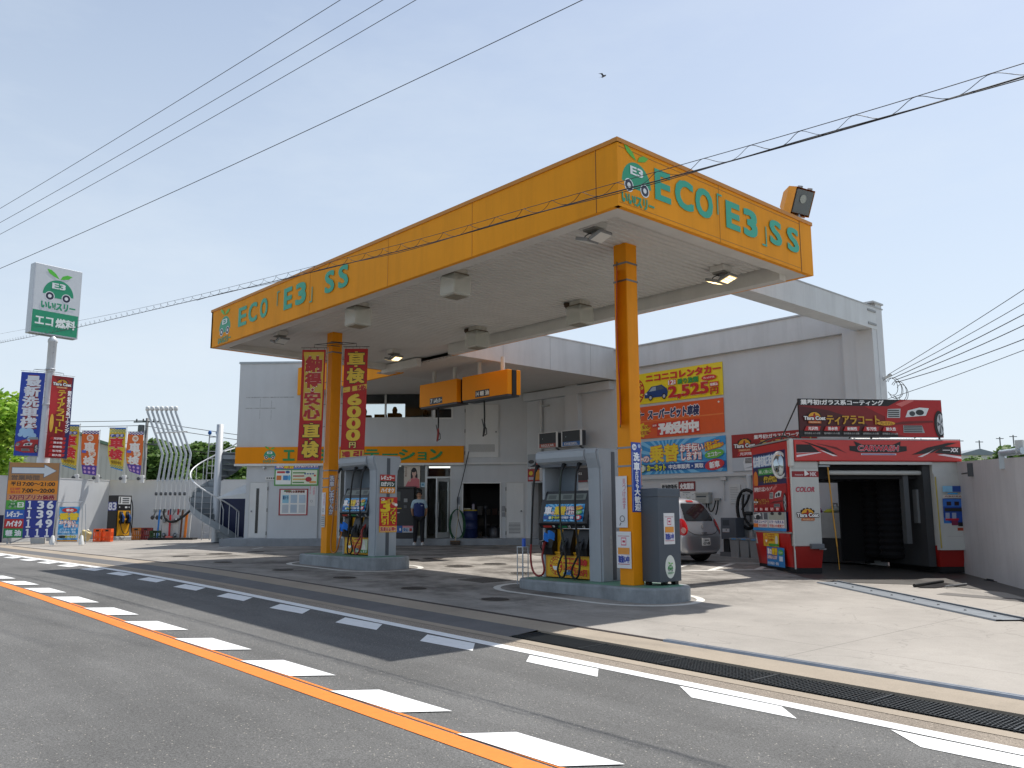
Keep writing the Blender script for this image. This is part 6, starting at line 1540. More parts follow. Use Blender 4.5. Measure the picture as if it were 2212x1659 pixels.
for i, s_ in enumerate(('光沢性', '滑水性', '耐候性', '防汚性', '耐久性')): m.gpoly([(.08 + .42 * i, H * .15), (.13 + .42 * i, H * .27), (.44 + .42 * i, H * .27), (.41 + .42 * i, H * .15)], '#b51a1c'); m.gtext(s_, .17 + .42 * i, H * .165, .38 + .42 * i, H * .255, '#efebe8', .03); m.gtext('透明感あふれる艶', .08 + .42 * i, H * .06, .42 + .42 * i, H * .11, '#9a9a98', .02)
m.v = [p + Vector((.25, .0195, wz(1.57))) for p in m.v]; m.build('sign_face', ts)
for xx in (.27, 1.8, 3.3):
    g = MB(); g.tube([(xx, .08, wz(2.3)), (xx, 1.1, wz(1.53))], .016, BLACK, 6); g.tube([(xx, .05, wz(1.53)), (xx, .05, wz(1.6))], .02, BLACK, 6); g.build('brace', ts)

# ground plates and rails of the wash
def plate(a, b, w, h, mat, name, label, cat='track'):
    a, b = Vector((*a, 0)), Vector((*b, 0)); d = (b - a).normalized(); q = Vector((-d.y, d.x, 0)); n = 10; vs = []; fs = []
    prof = [(-w / 2, 0), (-w * .46, h), (-w * .3, h), (-w * .28, h * .8), (w * .28, h * .8), (w * .3, h), (w * .42, h), (w * .44, h * 2.2), (w * .5, h * 2.2), (w / 2, 0)]
    for i in range(n + 1):
        p = a.lerp(b, i / n)
        for u, z in prof: e = p + q * u; vs.append((e.x, e.y, HZ(e.x, e.y) + .003 + z))
    k = len(prof)
    for i in range(n):
        for j in range(k - 1): fs.append((i * k + j, (i + 1) * k + j, (i + 1) * k + j + 1, i * k + j + 1))
    g = MB(); g.add(vs, fs, mat)
    for i in range(8):
        p = a.lerp(b, (i + .5) / 8); g.lathe([(.02, 0), (.015, .012), (.001, .014)], M('#4b4f54', .5, .5), 8, Matrix.Translation((p.x, p.y, HZ(p.x, p.y) + h)))
    tag(g.build(name), label, cat)
plate((-7.82, 14.7), (-3.95, 11.95), .42, .018, M('#6d747b', .55, .3, .2, 5), 'wheel_track', 'grey steel wheel track plate leading out of the car wash')
plate((-7.9, 15.0), (-2.8, 11.3), .05, .01, M('#2c2a2e', .5, .5), 'wash_rail', 'dark thin rail beside the grey wheel track plate', 'rail')
plate((-6.2, 17.6), (-3.9, 15.9), .06, .015, M('#2c2a2e', .5, .5), 'wash_rail', 'dark thin rail at the foot of the right hand wall', 'rail')
g = MB(); patch(g, [(-6.42, 15.1), (-6.52, 16.4), (-6.1, 16.15), (-6.2, 15.3)], M('#1c1c1e', .3), .012)
g.tube([(-6.1, 15.5, HZ(-6.1, 15.5) + .03), (-6.02, 16.2, HZ(-6, 16.2) + .03)], .02, STEEL, 6); g.tube([(-6.5, 15.2, HZ(-6.5, 15.2) + .03), (-6.5, 16.4, HZ(-6.5, 16.4) + .03)], .03, BLACK, 6)
tag(g.build('wheel_stop'), 'black and silver wheel stop on the floor before the car wash', 'wheel stop')
g = MB(); strip(g, 14.35, 14.75, -5.8, -3.6, M('#5d5a57', .8), .004, 1); struct(g, 'repair_patch')
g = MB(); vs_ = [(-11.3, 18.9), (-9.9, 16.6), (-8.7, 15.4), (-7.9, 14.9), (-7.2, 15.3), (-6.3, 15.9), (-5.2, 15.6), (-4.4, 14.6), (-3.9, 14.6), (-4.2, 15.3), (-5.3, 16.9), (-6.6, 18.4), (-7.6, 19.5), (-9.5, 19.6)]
patch(g, vs_, M('#4a4744', .45, 0, .35, 1.2, 0, .1, 80), .006); struct(g, 'wet_shaded_floor')  # wet concrete; its dark colour also paints in the gantry's shadow
# sink area seen through the gantry
t = thing('wash_sink', 'white concrete sink against the wall behind the car wash', 'sink', (-10.15, 19.25, -1.12))
g = MB(); g.box(-.5, 0, .55, .35, .55, 1.14, M('#b9bab6', .7, 0, .15, 4), None, .01); g.box(-.44, .06, 1.0, .29, .49, 1.142, M('#6a6a68', .8)); g.box(-.55, -.1, 0, .9, .55, .55, M('#3e3f40', .8, 0, .2, 3)); g.build('basin', t)
g = MB(); g.tube([(.0, .5, 1.14), (.0, .5, 1.36), (.0, .3, 1.36), (.0, .3, 1.26)], .02, STEEL, 8); g.box(-.12, .42, 1.14, .16, .5, 1.3, M('#8a8c8a', .3, .6)); g.build('tap', t)
g = MB(); g.box(.5, .1, 1.0, .62, .5, 1.35, M('#2c2d30', .5), None, .03); g.tube(bez((.56, .2, 1.1), (.8, .0, .9), (.9, -.1, .3), (1.0, -.2, .02)), .025, RUBBER, 8); g.build('pump_hose', t)
def lump(name, label, cat, loc, sx, sz, c):
    g = MB(); rnd = random.Random(len(label)); vs = []; 
    g.lathe([(.001, 0), (.9, .02), (1, .3), (.8, .7), (.4, .95), (.001, 1)], M(c, .9, 0, .15, 9), 12)
    g.v = [Vector((p.x * sx * rnd.uniform(.8, 1.15), p.y * sx * .6 * rnd.uniform(.8, 1.15), p.z * sz * rnd.uniform(.75, 1.1))) for p in g.v]
    o = g.build(name); o.location = loc; tag(o, label, cat)
lump('cloth', 'pink cloth heaped on the sink edge', 'cloth', (-10.55, 19.4, .02), .2, .16, '#b06aa0'); lump('cloth', 'yellow cloth lying on the sink edge', 'cloth', (-10.2, 19.45, .02), .14, .09, '#b9b83a')
t = thing('wall_switchboard', 'white wall panel with two dark switches behind the car wash', 'switchboard', (-9.95, 19.8, -.2))
g = MB(); g.box(0, -.03, 0, .55, 0, .95, M('#cfd0cf', .5)); g.box(0, -.035, .66, .55, -.03, .67, M('#4a4b4c', .5)); g.build('board', t)
for xx in (.1, .34): g = MB(); g.box(xx, -.07, .78, xx + .13, -.03, .98, M('#1d2a44', .4), None, .01); g.build('switch', t)
# vacuum with its hose, cabinet, bins
t = thing('vacuum_hose', 'thick black vacuum hose looped on a wall hook', 'vacuum hose', (-12.55, 19.7, -.4))
g = MB(); g.tube([(.31 * math.cos(R(a)), -.06 - .02 * math.sin(R(a)), .52 + .5 * math.sin(R(a))) for a in range(60, 400, 14)], .045, RUBBER, 10); g.tube(bez((-.1, -.06, .95), (-.12, -.1, .6), (-.16, -.12, .4), (.02, -.1, .2)), .03, RUBBER, 8); g.tube(bez((.08, -.06, .95), (.06, -.1, .7), (-.1, -.12, .6), (-.14, -.1, .5)), .03, RUBBER, 8); g.tube(bez((-.1, -.1, .45), (-.02, -.1, .0), (.15, -.1, .1), (.34, -.1, .12)), .035, RUBBER, 8); g.build('hose', t)
g = MB(); g.box(-.12, -.1, .9, .12, 0, .96, M('#8a8c8e', .5, .4)); g.box(-.06, -.14, .36, .14, -.02, .46, BLACK, None, .03); g.box(-.02, -.12, .2, .08, -.02, .36, M('#6a6c70', .4)); g.build('hook', t)
t = thing('vacuum_cabinet', 'grey coin vacuum cabinet on a dark pedestal behind the silver car', 'cabinet', (-13.13, 19.25, -1.1))
g = MB(); g.box(0, 0, .45, .46, .4, 1.0, M('#565c64', .5), None, .01); g.box(.03, .05, .12, .2, .35, .45, M('#24262a', .6)); g.box(-.05, 0, 0, .4, .4, .12, M('#6e7073', .7)); g.build('case', t)
g = MB(); g.y0 = -.001; g.grect(.06, .8, .26, .95, '#3a3f46'); g.grect(.05, .63, .26, .72, '#c4c6c8'); g.grect(.15, .67, .18, .7, '#2a2c30'); g.grect(.05, .625, .26, .63, '#a03a3a'); g.build('coin_panel', t)
t0 = None
for k, lb in enumerate(('grey lidded bin nearest the vacuum cabinet', 'grey lidded bin in the middle of the row of three', 'grey lidded bin nearest the car wash')):
    t = thing('waste_bin', lb, 'bin', (-12.86 + k * .29, 19.22, -1.11 - .006 * k), 0, 'grey bins along the side wall')
    g = MB(); taper(g, 0, .27, 0, .42, 0, .44, .02, M('#9da0a1', .5, 0, .08, 4)); g.build('bin_body', t)
    g = MB(); g.box(-.01, -.015, .44, .28, .43, .50, M('#8a8f93', .5), None, .012); g.y0 = -.016; g.box(.06, .1, .50, .2, .2, .504, M('#4a86c0', .5)); g.build('lid', t)
    g = MB(); g.y0 = .016; g.grect(.07, .455, .2, .49, '#5a9ad0'); g.v = [p + Vector((0, -.032, 0)) for p in g.v]; g.build('label', t)

# right hand wall beyond the car wash
t = thing('end_wall', 'long pale grey rendered wall at the right end of the forecourt', 'wall', (-5.0, 16.1, -1.1))
def RW(s, z): return (-6.95 + .59 * s, 18.77 - .805 * s, z)
g = MB()
rows = []
n = 12; L = 9.0
mat = M('#c8c7c8', .75, 0, .10, .8, .16, .1, 80)
top = [RW(-2 + (L + 2) * i / n, 1.06 - .036 * (-2 + (L + 2) * i / n)) for i in range(n + 1)]; bot = [RW(-2 + (L + 2) * i / n, -1.6) for i in range(n + 1)]
q = Vector((.805, .59, 0)) * .18
vs = top + bot + [tuple(Vector(p) + q) for p in top] + [tuple(Vector(p) + q) for p in bot]
N = n + 1; fs = []
for i in range(n): fs += [(i, i + 1, N + i + 1, N + i), (2 * N + i + 1, 2 * N + i, 3 * N + i, 3 * N + i + 1), (i + 1, i, 2 * N + i, 2 * N + i + 1)]
g.add(vs, fs, mat); wbuild(g, 'wall', t)
g = MB(); 
for s_ in (.85,): p = RW(s_, 0); g.box(p[0] - .06, p[1] - .07, .72, p[0] + .06, p[1] + .02, .98, M('#3c4046', .5)); g.tube([RW(.2, .80), RW(.85, .80)], .014, BLACK, 6)
wbuild(g, 'wall_bracket', t)
g = MB(); p = RW(2.6, 0); g.box(p[0] - .05, p[1] - .05, .78, p[0] + .05, p[1] + .05, 1.06, M('#a9b2b8', .4, .4)); g.tube([RW(2.55, 1.06), RW(3.6, 1.03)], .06, M('#b5c2ca', .4, .3), 10); p = RW(3.45, 0); g.box(p[0] - .06, p[1] - .04, 1.0, p[0] + .06, p[1] + .04, 1.22, M('#b9bdbd', .5)); wbuild(g, 'wall_cap', t)
# electricity service point on the end of the side wall
t = thing('service_bracket', 'cable service bracket with black wire loops at the end of the side wall', 'service bracket', (-9.02, 20.0, 2.6))
g = MB(); g.tube([(-.05, 0, -1.6), (-.05, 0, .5), (.0, 0, .6), (.1, 0, .58)], .04, GALV, 10); g.tube([(.05, .06, -1.6), (.05, .06, .2)], .03, GALV, 8); g.box(-.12, -.06, .25, .02, .06, .6, M('#aab0b2', .4, .3), None, .03); g.build('conduit', t)
g = MB(); rnd = random.Random(8)
for k in range(5):
    r_ = .16 + .05 * rnd.random(); cx, cz = .28 + .05 * k, .36 - .04 * k
    g.tube([(cx + r_ * .8 * math.cos(R(a)), .02 * k, cz + r_ * 1.2 * math.sin(R(a)) - .2 * r_ * math.cos(R(a))) for a in range(150, -140, -18)], .007, RUBBER, 5)
g.tube([(.05, 0, .5), (.2, 0, .62), (.3, 0, .64)], .008, RUBBER, 5); g.build('wire_loops', t)
g = MB()
for k in range(3): g.lathe([(.02, 0), (.035, .02), (.035, .05), (.02, .07)], M('#d5d6d2', .3), 10, Matrix.Translation((.16 + .05 * k, 0, .56 + .02 * k)))
g.build('insulator', t)
for k, (z, lb) in enumerate(((4.37, 'topmost'), (4.15, 'second'), (3.98, 'third'), (3.81, 'fourth'), (3.59, 'fifth'))):
    a = Vector((-8.82 + .05 * k, 20.0, 3.25 - .05 * k)); b = Vector((-5.06 - .02 * k, 17.56, z)); e = a + (b - a) * 3.4
    g = MB(); g.tube(sag(a, e, .25 + .05 * k), .007 if k < 2 else .009, RUBBER, 5); tag(g.build('service_wire'), lb + ' thin wire of the fan from the service bracket to the right', 'wire', 'wires fanning out from the service bracket')
a = Vector((-8.85, 20, 2.68)); b = Vector((-5.19, 17.66, 3.21)); g = MB(); g.tube(sag(a, a + (b - a) * 3.4, .22), .007, RUBBER, 5); tag(g.build('service_wire'), 'lone lower wire from the service bracket rising to the right edge', 'wire')
# ------------------------------------------------------------------ left side: boundary walls
def wall_run(name, label, p0, p1, z0, z1, dado, mat=WHITE_WALL):
    p0, p1 = Vector((*p0, 0)), Vector((*p1, 0)); d = (p1 - p0); L = d.length; ang = math.atan2(d.y, d.x)
    t = thing(name, label, 'wall', (p0.x, p0.y, z0), math.degrees(ang))
    g = MB(); g.box(0, 0, -.4, L, .15, z1 - z0 - .04, mat); g.box(-.0, -.01, z1 - z0 - .04, L, .17, z1 - z0, M('#c3c5c5', .7, 0, .1, 2)); g.build('wall', t)
    for a, b, h in dado:
        g = MB(); g.box(a, -.012, 0, b, -.001, h, M('#16244e', .5, 0, .1, 2)); g.build('dado', t)
    return t
CA = (-40.88, 12.52)
wall_run('boundary_wall', 'sunlit white boundary wall behind the price sign and A-frame stand', (CA[0] + .42 * 14, CA[1] - .908 * 14), CA, -1.04, 1.57, [(0, 9.0, 1.05)])
wall_run('boundary_wall', 'shaded white boundary wall behind the vent pipes and spiral stair', CA, (CA[0] + 10.6, CA[1] + 10.6), -1.04, 1.57, [(5.0, 14.9, 1.18)])
# ---- flags on the wall
def flag(label, loc, rotz, w, h, fn, bend, pole_h):
    t = thing('advertising_flag', label, 'flag', loc, rotz, 'advertising flags on the boundary wall')
    g = MB(); n = 16; tmp = MB(); tmp.box(0, 0, 0, w, .004, h, M('#e0c43a', .7)); 
    nx, nz = 8, 18; vs = []; fs = []
    fn(tmp, w, h)
    def curl(v):
        u, q = 1 - v.x / w, 1 - v.z / h
        return Vector((v.x + .10 * u * q * q * w * 2, v.y + .10 * bend * math.sin(q * 5 + u * 2) * (.3 + u) * (.3 + q), v.z + .16 * u * q ** 3 * bend))
    cloth(tmp, w, h, curl, t, 12, 6)
    g = MB(); g.tube([(w + .04, .02, -pole_h), (w + .03, .02, h + .06)], .014, M('#c6c8c8', .4, .3), 8); g.tube([(w + .06, .02, h + .02), (-.06, .02, h + .02)], .006, M('#8a8c8c', .4, .4), 6)
    for k in range(5): z = h * (k + .4) / 5; g.tube([(w, 0, z), (w + .04, .02, z)], .006, M('#8a8c8c', .4), 5)
    g.build('pole', t)
    g = MB(); g.box(w - .06, .0, -pole_h - .1, w + .12, .12, -pole_h + .25, WHITE, None, .02); g.tube([(w + .03, .05, -pole_h + .12), (w + .22, .06, -pole_h + .12)], .02, M('#55585c', .5, .4), 8); g.lathe([(.06, -.03), (.08, 0), (.06, .03)], M('#4a4d52', .5, .5), 10, Matrix.Translation((w - .08, -.06, -pole_h + .1)) @ Matrix.Rotation(R(80), 4, 'X')); g.build('clamp', t)
def checker(g, u0, v0, u1, v1, c1, c2, nx, nz):
    g.grect(u0, v0, u1, v1, c1)
    for i in range(nx):
        for j in range(nz):
            if (i + j) % 2: g.grect(u0 + (u1 - u0) * i / nx, v0 + (v1 - v0) * j / nz, u0 + (u1 - u0) * (i + 1) / nx, v0 + (v1 - v0) * (j + 1) / nz, c2)
def g_fy(g, w, h):
    g.grect(0, 0, w, h, '#e0c02a'); g.grect(0, h * .965, w, h, '#2f6ab8'); checker(g, 0, h * .89, w, h * .965, '#e6d67a', '#8a9a6a', 12, 3); checker(g, 0, h * .03, w, h * .1, '#e6d67a', '#8a9a6a', 12, 3); g.grect(0, 0, w, h * .03, '#2f8ad0')
    for k, ch in enumerate('親切安心'[:3]): g.gell(w * (.22 + .28 * k), h * .82, w * .14, h * .04, '#35439a'); g.gtext(ch, w * (.14 + .28 * k), h * .79, w * (.30 + .28 * k), h * .85, '#e6e6ee', .03)
    g.gtext('車', w * .1, h * .52, w * .88, h * .76, '#d2202a', .06, '#f0ece2', .06); g.gtext('検', w * .1, h * .25, w * .88, h * .49, '#d2202a', .06, '#f0ece2', .06); g.gtext('受付中!', w * .16, h * .13, w * .86, h * .21, '#8a6a1a', .04)
def g_fo(g, w, h):
    g.grect(0, 0, w, h, '#df6a22'); checker(g, 0, h * .93, w, h, '#e9e6e0', '#4a3f9a', 10, 3); g.grect(0, 0, w, h * .22, '#5b3fa0')
    for k in range(6): g.gell(w * (.2 + .3 * (k % 3)), h * (.06 + .09 * (k // 3)), w * .09, h * .03, '#c9a0d0')
    g.gell(w * .5, h * .84, w * .2, h * .075, '#e9dccb'); g.gtext('安', w * .38, h * .8, w * .62, h * .88, '#d8702a', .03); g.gtext('車', w * .18, h * .52, w * .8, h * .74, '#ece6dd', .05); g.gell(w * .68, h * .48, w * .22, h * .07, '#e9dccb'); g.gtext('安', w * .56, h * .44, w * .8, h * .52, '#d8702a', .03)
    g.gtext('検', w * .15, h * .22, w * .82, h * .42, '#ece6dd', .05); g.grect(w * .05, h * .5, w * .3, h * .56, '#5b6ac0')
flag('yellow and red flag partly behind the red hanging banner, leftmost of the four', (-40.95, 10.35, 1.95), 66, .72, 2.0, g_fy, 1.2, .42)
flag('orange and purple flag second from the left on the wall', (-40.62, 11.12, 1.72), 62, .70, 1.98, g_fo, .5, .2)
flag('yellow and red flag in the open, third from the left', (-39.95, 12.05, 1.92), 52, .72, 1.92, g_fy, 1.0, .42)
flag('orange and purple flag nearest the vent pipes', (-39.40, 12.66, 1.74), 50, .70, 1.92, g_fo, 1.1, .25)
# ---- vent pipes, valves, fill rack
for k in range(7):
    f_ = k / 6
    b = Vector((-37.88, 13.57, 0)).lerp(Vector((-37.06, 14.48, 0)), f_)
    t = thing('vent_pipe', 'galvanised tank vent pipe with bent top, ' + ('first', 'second', 'third', 'fourth', 'fifth', 'sixth', 'seventh')[k] + ' of seven from the flags', 'vent pipe', (b.x, b.y, -1.0), 0, 'tank vent pipes')
    g = MB(); r_ = Vector((.671, .741, 0))
    g.tube([(0, 0, 2.54), (r_.x * .12, r_.y * .12, 3.58), (r_.x * .12 - .01, r_.y * .12, 3.66), (-.12 - .12 * r_.x, -.66 + .1, 5.45), (-.12 - .12 * r_.x, -.56, 5.52)], .05, GALV, 10); g.tube([(0, 0, 2.45), (0, 0, 2.6)], .062, GALV, 10); g.build('upper_pipe', t)
    g = MB(); q = (-.12 - .12 * r_.x, -.56, 0); g.lathe([(.055, 5.5), (.09, 5.52), (.09, 5.66), (.05, 5.70), (.001, 5.71)], M('#d3d6d6', .4), 12, Matrix.Translation(q)); g.build('vent_cap', t)
    g = MB(); g.tube([(0, -.05, 1.25), (0, -.03, 2.5)], .028, M('#c9cccc', .4, .2), 8); g.lathe([(.045, 1.84), (.06, 1.88), (.06, 1.94), (.045, 1.98)], M('#5a5f63', .5, .5), 10, Matrix.Translation((0, -.05, 0))); g.build('lower_pipe', t)
    if k not in (3,):
        g = MB(); g.box(-.07, -.1, 1.12, .07, .02, 1.25, M('#a4a8a4', .5, .2)); g.tube([(.05, -.08, 1.25), (.12, -.09, 1.12), (.04, -.1, .98), (-.04, -.1, .92)], .03, M('#7a7f80', .5, .4), 8); g.lathe([(.001, -.06), (.09, -.05), (.1, 0), (.07, .06), (.001, .07)], M('#4b4d4e', .5, .5), 12, Matrix.Translation((-.06, -.12, .9)) @ Matrix.Rotation(R(70), 4, 'X')); g.build('valve', t)
g = MB(); g.tube([(-38.05, 13.35, 3.55), (-36.78, 14.30, 3.58)], .03, M('#d0d2d2', .5), 8); tag(g.build('pipe_brace'), 'white cross bar tying the seven vent pipes together', 'brace')
t = thing('fill_rack', 'tank filling rack with grey board, red post and black hose under the vent pipes', 'filling rack', (-36.72, 13.68, -1.04), 48); t.scale = (.78, .9, 1)
g = MB(); g.box(-.9, -.35, 0, 1.5, .3, .1, M('#1d1d1f', .8, 0, .2, 6), None, .02); g.build('base', t)
g = MB(); g.box(-.35, .05, .1, .55, .1, 1.05, M('#b5b8b8', .5, 0, .15, 4)); g.build('board', t)
g = MB(); g.tube([(.12, -.08, .1), (.12, -.08, 1.05)], .05, M('#b3202a', .4), 10); g.lathe([(.2, .1), (.18, .16), (.06, .18)], M('#c96a5a', .5), 14, Matrix.Translation((.12, -.08, 0))); g.tube([(.12, -.08, 1.05), (.12, -.08, 1.3)], .04, M('#1c2b4a', .5), 8); g.build('red_post', t)
for x, h, c, r_ in ((-.62, 1.25, '#2a7ac8', .045), (-.38, 1.3, '#2c3a30', .05), (-.15, 1.25, '#8e2026', .045), (.38, 1.3, '#9a2226', .045), (.62, 1.25, '#5a3a24', .05), (.86, 1.1, '#d9781a', .07), (1.08, 1.05, '#c8c9c6', .045)):
    g = MB(); g.tube([(x, .15, .1), (x + .05, .17, h)], r_, M(c, .45, 0, .1, 5), 10); g.build('tank_pipe', t)
g = MB(); g.tube(bez((-.25, -.1, 1.2), (-.1, -.2, .6), (.5, -.2, .6), (1.25, -.05, 1.3), 18), .055, RUBBER, 10); g.build('hose', t)
for x in (-.2, .4):
    for z in (.12, .72): 
        g = MB(); g.lathe([(.001, .08), (.09, .06), (.1, 0), (.06, -.04)], M('#7d868c', .3, .7), 12, Matrix.Translation((x, -.0, z + .08)) @ Matrix.Rotation(R(60), 4, 'X')); g.build('coupling', t)
# ---- old kerosene pump with price 83
t = thing('kerosene_pump', 'black and yellow kerosene pump with the number 83 on its side', 'fuel pump', (-38.35, 12.1, -1.06), 114)
g = MB(); g.box(-.1, -.15, 0, .85, .62, .17, M('#9da2a6', .6, .1, .15, 4), None, .04); g.build('plinth', t)
g = MB(); g.box(0, 0, .17, .74, .55, 1.90, M('#141416', .4, 0, .1, 3), None, .02); b = g.build('cabinet', t)
g = MB(); g.y0 = -.001; g.grect(.05, 1.52, .68, 1.84, '#c9cccb'); 
for k in range(3): g.grect(.25, 1.56 + k * .09, .6, 1.61 + k * .09, '#3a3d40')
g.grect(.1, 1.56, .16, 1.82, '#3a3d40'); g.grect(.4, 1.36, .52, 1.43, '#d5d7d6'); g.gell(.12, 1.4, .03, .03, '#c5c7c6'); g.gell(.62, 1.4, .03, .03, '#c5c7c6'); g.build('dial', b)
g = MB(); g.box(.05, -.02, .2, .69, .0, 1.25, YEL); g.box(.08, -.1, .85, .66, -.02, .92, YEL); b2 = g.build('front_panel', b)
for x in (.12, .46):
    g = MB(); g.prism([(-.14, .7), (-.16, .85), (-.02, 1.22), (-.021, .7)], x, x + .17, BLACK, 'x'); g.build('nozzle_holder', t)
    g = MB(); g.tube([(x + .08, -.15, .78), (x + .08, -.2, .95), (x + .08, -.1, 1.12)], [.04, .05, .03], M('#1e4a86', .4), 8); g.build('nozzle', t)
g = MB(); g.tube(bez((.1, -.1, 1.2), (.0, -.2, .1), (.5, -.25, .0), (.56, -.16, .75)), .016, RUBBER, 6); g.tube(bez((.74, .1, 1.8), (.95, .05, 1.6), (.86, .05, .9), (.84, .0, .5)) + bez((.84, .0, .5), (.83, -.05, .2), (.75, -.1, .2), (.62, -.14, .76))[1:], .02, RUBBER, 6); g.build('hose', t)
m = MB(); m.grect(.02, 1.25, .53, 1.62, '#1c2c86'); m.gtext('8', .05, 1.28, .25, 1.59, '#d5d8e2', .05); m.gtext('3', .29, 1.28, .49, 1.59, '#d5d8e2', .05)
T = Matrix.Translation((-.001, .55, 0)) @ Matrix.Rotation(R(-90), 4, 'Z'); m.v = [T @ p for p in m.v]; m.build('price_plate', t)
# ---- crates and the oil jug
def crate(label, loc, rotz, w, d, h, c):
    t = thing('bottle_crate', label, 'crate', loc, rotz, 'plastic crates by the boundary wall'); m = M(c, .5, 0, .1, 5)
    g = MB(); th = .02
    for s_ in (0, 1):
        y0 = 0 if s_ == 0 else d - th
        g.box(0, y0, 0, w, y0 + th, h * .12, m); g.box(0, y0, h * .30, w, y0 + th, h * .42, m); g.box(0, y0, h * .74, w, y0 + th, h, m)
        for k in range(5): x = (w - .04) * k / 4; g.box(x, y0 + .002, h * .12, x + .04, y0 + th - .002, h * .74, m)
        x0 = 0 if s_ == 0 else w - th
        g.box(x0, th, 0, x0 + th, d - th, h * .12, m); g.box(x0, th, h * .30, x0 + th, d - th, h * .42, m); g.box(x0, th, h * .74, x0 + th, d - th, h, m)
        for k in range(4): y = th + (d - 2 * th - .03) * k / 3; g.box(x0 + .002, y, h * .12, x0 + th - .002, y + .03, h * .74, m)
    g.box(th, th, .01, w - th, d - th, .03, m); g.build('crate_body', t)
    g = MB(); g.box(w * .3, -.006, h * .80, w * .7, -.001, h * .93, M('#1a1412', .8)); g.build('hand_hole', t)
crate('bright orange crate beside the kerosene pump, larger of the orange pair', (-36.30, 10.62, -1.03), 40, .34, .34, .50, '#e85a18'); crate('bright orange crate right against the kerosene pump plinth', (-36.06, 10.90, -1.03), 55, .30, .34, .50, '#e5581a')
crate('faded yellow orange crate right of the kerosene pump', (-37.88, 12.60, -1.03), 48, .36, .36, .50, '#b06a24'); crate('dark red crate right of the yellowish crate', (-37.62, 12.90, -1.03), 48, .36, .36, .50, '#7a1c1c'); crate('dark green crate left of the filling rack', (-37.33, 13.15, -1.03), 48, .46, .34, .38, '#1f4a22')
t = thing('oil_jug', 'pale yellow plastic jug lying tilted beside the orange crates', 'jug', (-36.95, 10.45, -1.02), 45)
g = MB(); T = Matrix.Rotation(R(22), 4, 'Y'); g.box(-.2, -.12, .04, .16, .16, .42, M('#cfc08a', .5, 0, .1, 4), T, .06); g.lathe([(.05, .42), (.05, .48), (.04, .49)], M('#e6e2d2', .4), 12, T); g.box(-.03, -.02, .42, .13, .02, .47, M('#cfc08a', .5), T, .015); g.build('jug_body', t)
# ---- A-frame stand
t = thing('a_frame_stand', 'white framed stand with the blue car trade-in poster beside the price sign', 'sign stand', (-33.42, 8.45, -1.02), 50)
g = MB()
for x in (0, 1.0): g.tube([(x, 0, .02), (x + (.05 if x < .5 else -.05), .0, 1.48)], .016, GALV, 8); g.tube([(x, .35, .02), (x, .12, 1.42)], .012, GALV, 8); g.lathe([(.09, 0), (.05, .3), (.03, .32)], WHITE, 12, Matrix.Translation((x, 0, 0)))
g.tube([(.05, 0, 1.48), (.95, 0, 1.48)], .016, GALV, 8); g.tube([(.0, 0, .1), (1.0, 0, .1)], .014, GALV, 8); g.build('frame', t)
m = MB(); m.box(.15, .02, .1, .85, .03, 1.32, M('#2a8ac8', .5)); m.y0 = .019; W, H = .70, 1.22
n0 = len(m.v)
q = MB(); q.grect(0, 0, W, H, '#2a8ac8'); q.clip = (0, 0, W, H)
for i in range(12): a = R(i * 30); b = R(i * 30 + 14); q.gpoly([(W * .5, H * .5), (W * .5 + 1.5 * math.cos(a), H * .5 + 1.5 * math.sin(a)), (W * .5 + 1.5 * math.cos(b), H * .5 + 1.5 * math.sin(b))], '#5aaee0')
q.clip = None
q.gell(W * .52, H * .9, W * .38, H * .07, '#c62a2a'); q.gtext('車の', W * .35, H * .86, W * .7, H * .94, '#f0efec', .05); q.gtext('乗替', W * .04, H * .62, W * .98, H * .82, '#ebc91c', .06, '#c82a1e', .05); q.gtext('お手伝い', W * .06, H * .5, W * .85, H * .6, '#f2f0ec', .05, '#c23a3a', .12); q.gtext('します!!', W * .3, H * .41, W * .96, H * .5, '#f2f0ec', .05, '#c23a3a', .12)
q.gtext('エコカー・新車', W * .1, H * .32, W * .9, H * .38, '#cfe3f0', .03); q.gtext('中古車販売・買取', W * .1, H * .24, W * .9, H * .30, '#cfe3f0', .03); q.grect(0, H * .1, W, H * .2, '#c8d0d4'); q.gell(W * .25, H * .14, W * .2, H * .04, '#1c2a1c'); q.gtext('カーネット', W * .4, H * .11, W * .92, H * .18, '#d6d31e', .06, '#1e3a24', .12); q.grect(0, 0, W, H * .05, '#d9941e')
for k in range(len(q.v)): q.v[k] = q.v[k] + Vector((.15, .0185, .1))
q.box(.15, .021, .1, .85, .03, 1.32, M('#2a8ac8', .5)); q.build('poster', t)
# ---- price sign
t = thing('price_sign', 'tall roadside fuel price sign with white arrow and four blue price rows', 'price sign', (-36.22, 7.50, -1.04), 68)
W = 1.66; g = MB(); g.box(0, 0, .22, W, .22, 3.0, M('#9a7a54', .5, 0, .1, 2)); g.box(-.02, -.004, .2, 0, .23, 3.02, M('#6a6d70', .5)); g.box(W, -.004, .2, W + .02, .23, 3.02, M('#6a6d70', .5)); g.build('cabinet', t)
q = MB(); q.y0 = -.001
z1 = 3.0; q.grect(0, 2.33, W, z1, '#a87a4c')
q.gpoly([(.08, 2.58), (.08, 2.83), (1.15, 2.83), (1.15, 2.95), (1.60, 2.70), (1.15, 2.42), (1.15, 2.58)], '#5c6470'); q.gpoly([(.10, 2.60), (.10, 2.81), (1.17, 2.81), (1.17, 2.92), (1.57, 2.70), (1.17, 2.46), (1.17, 2.60)], '#cfd6dc')
q.gtext('営業時間', .1, 2.35, 1.02, 2.53, '#6a5648', .03)
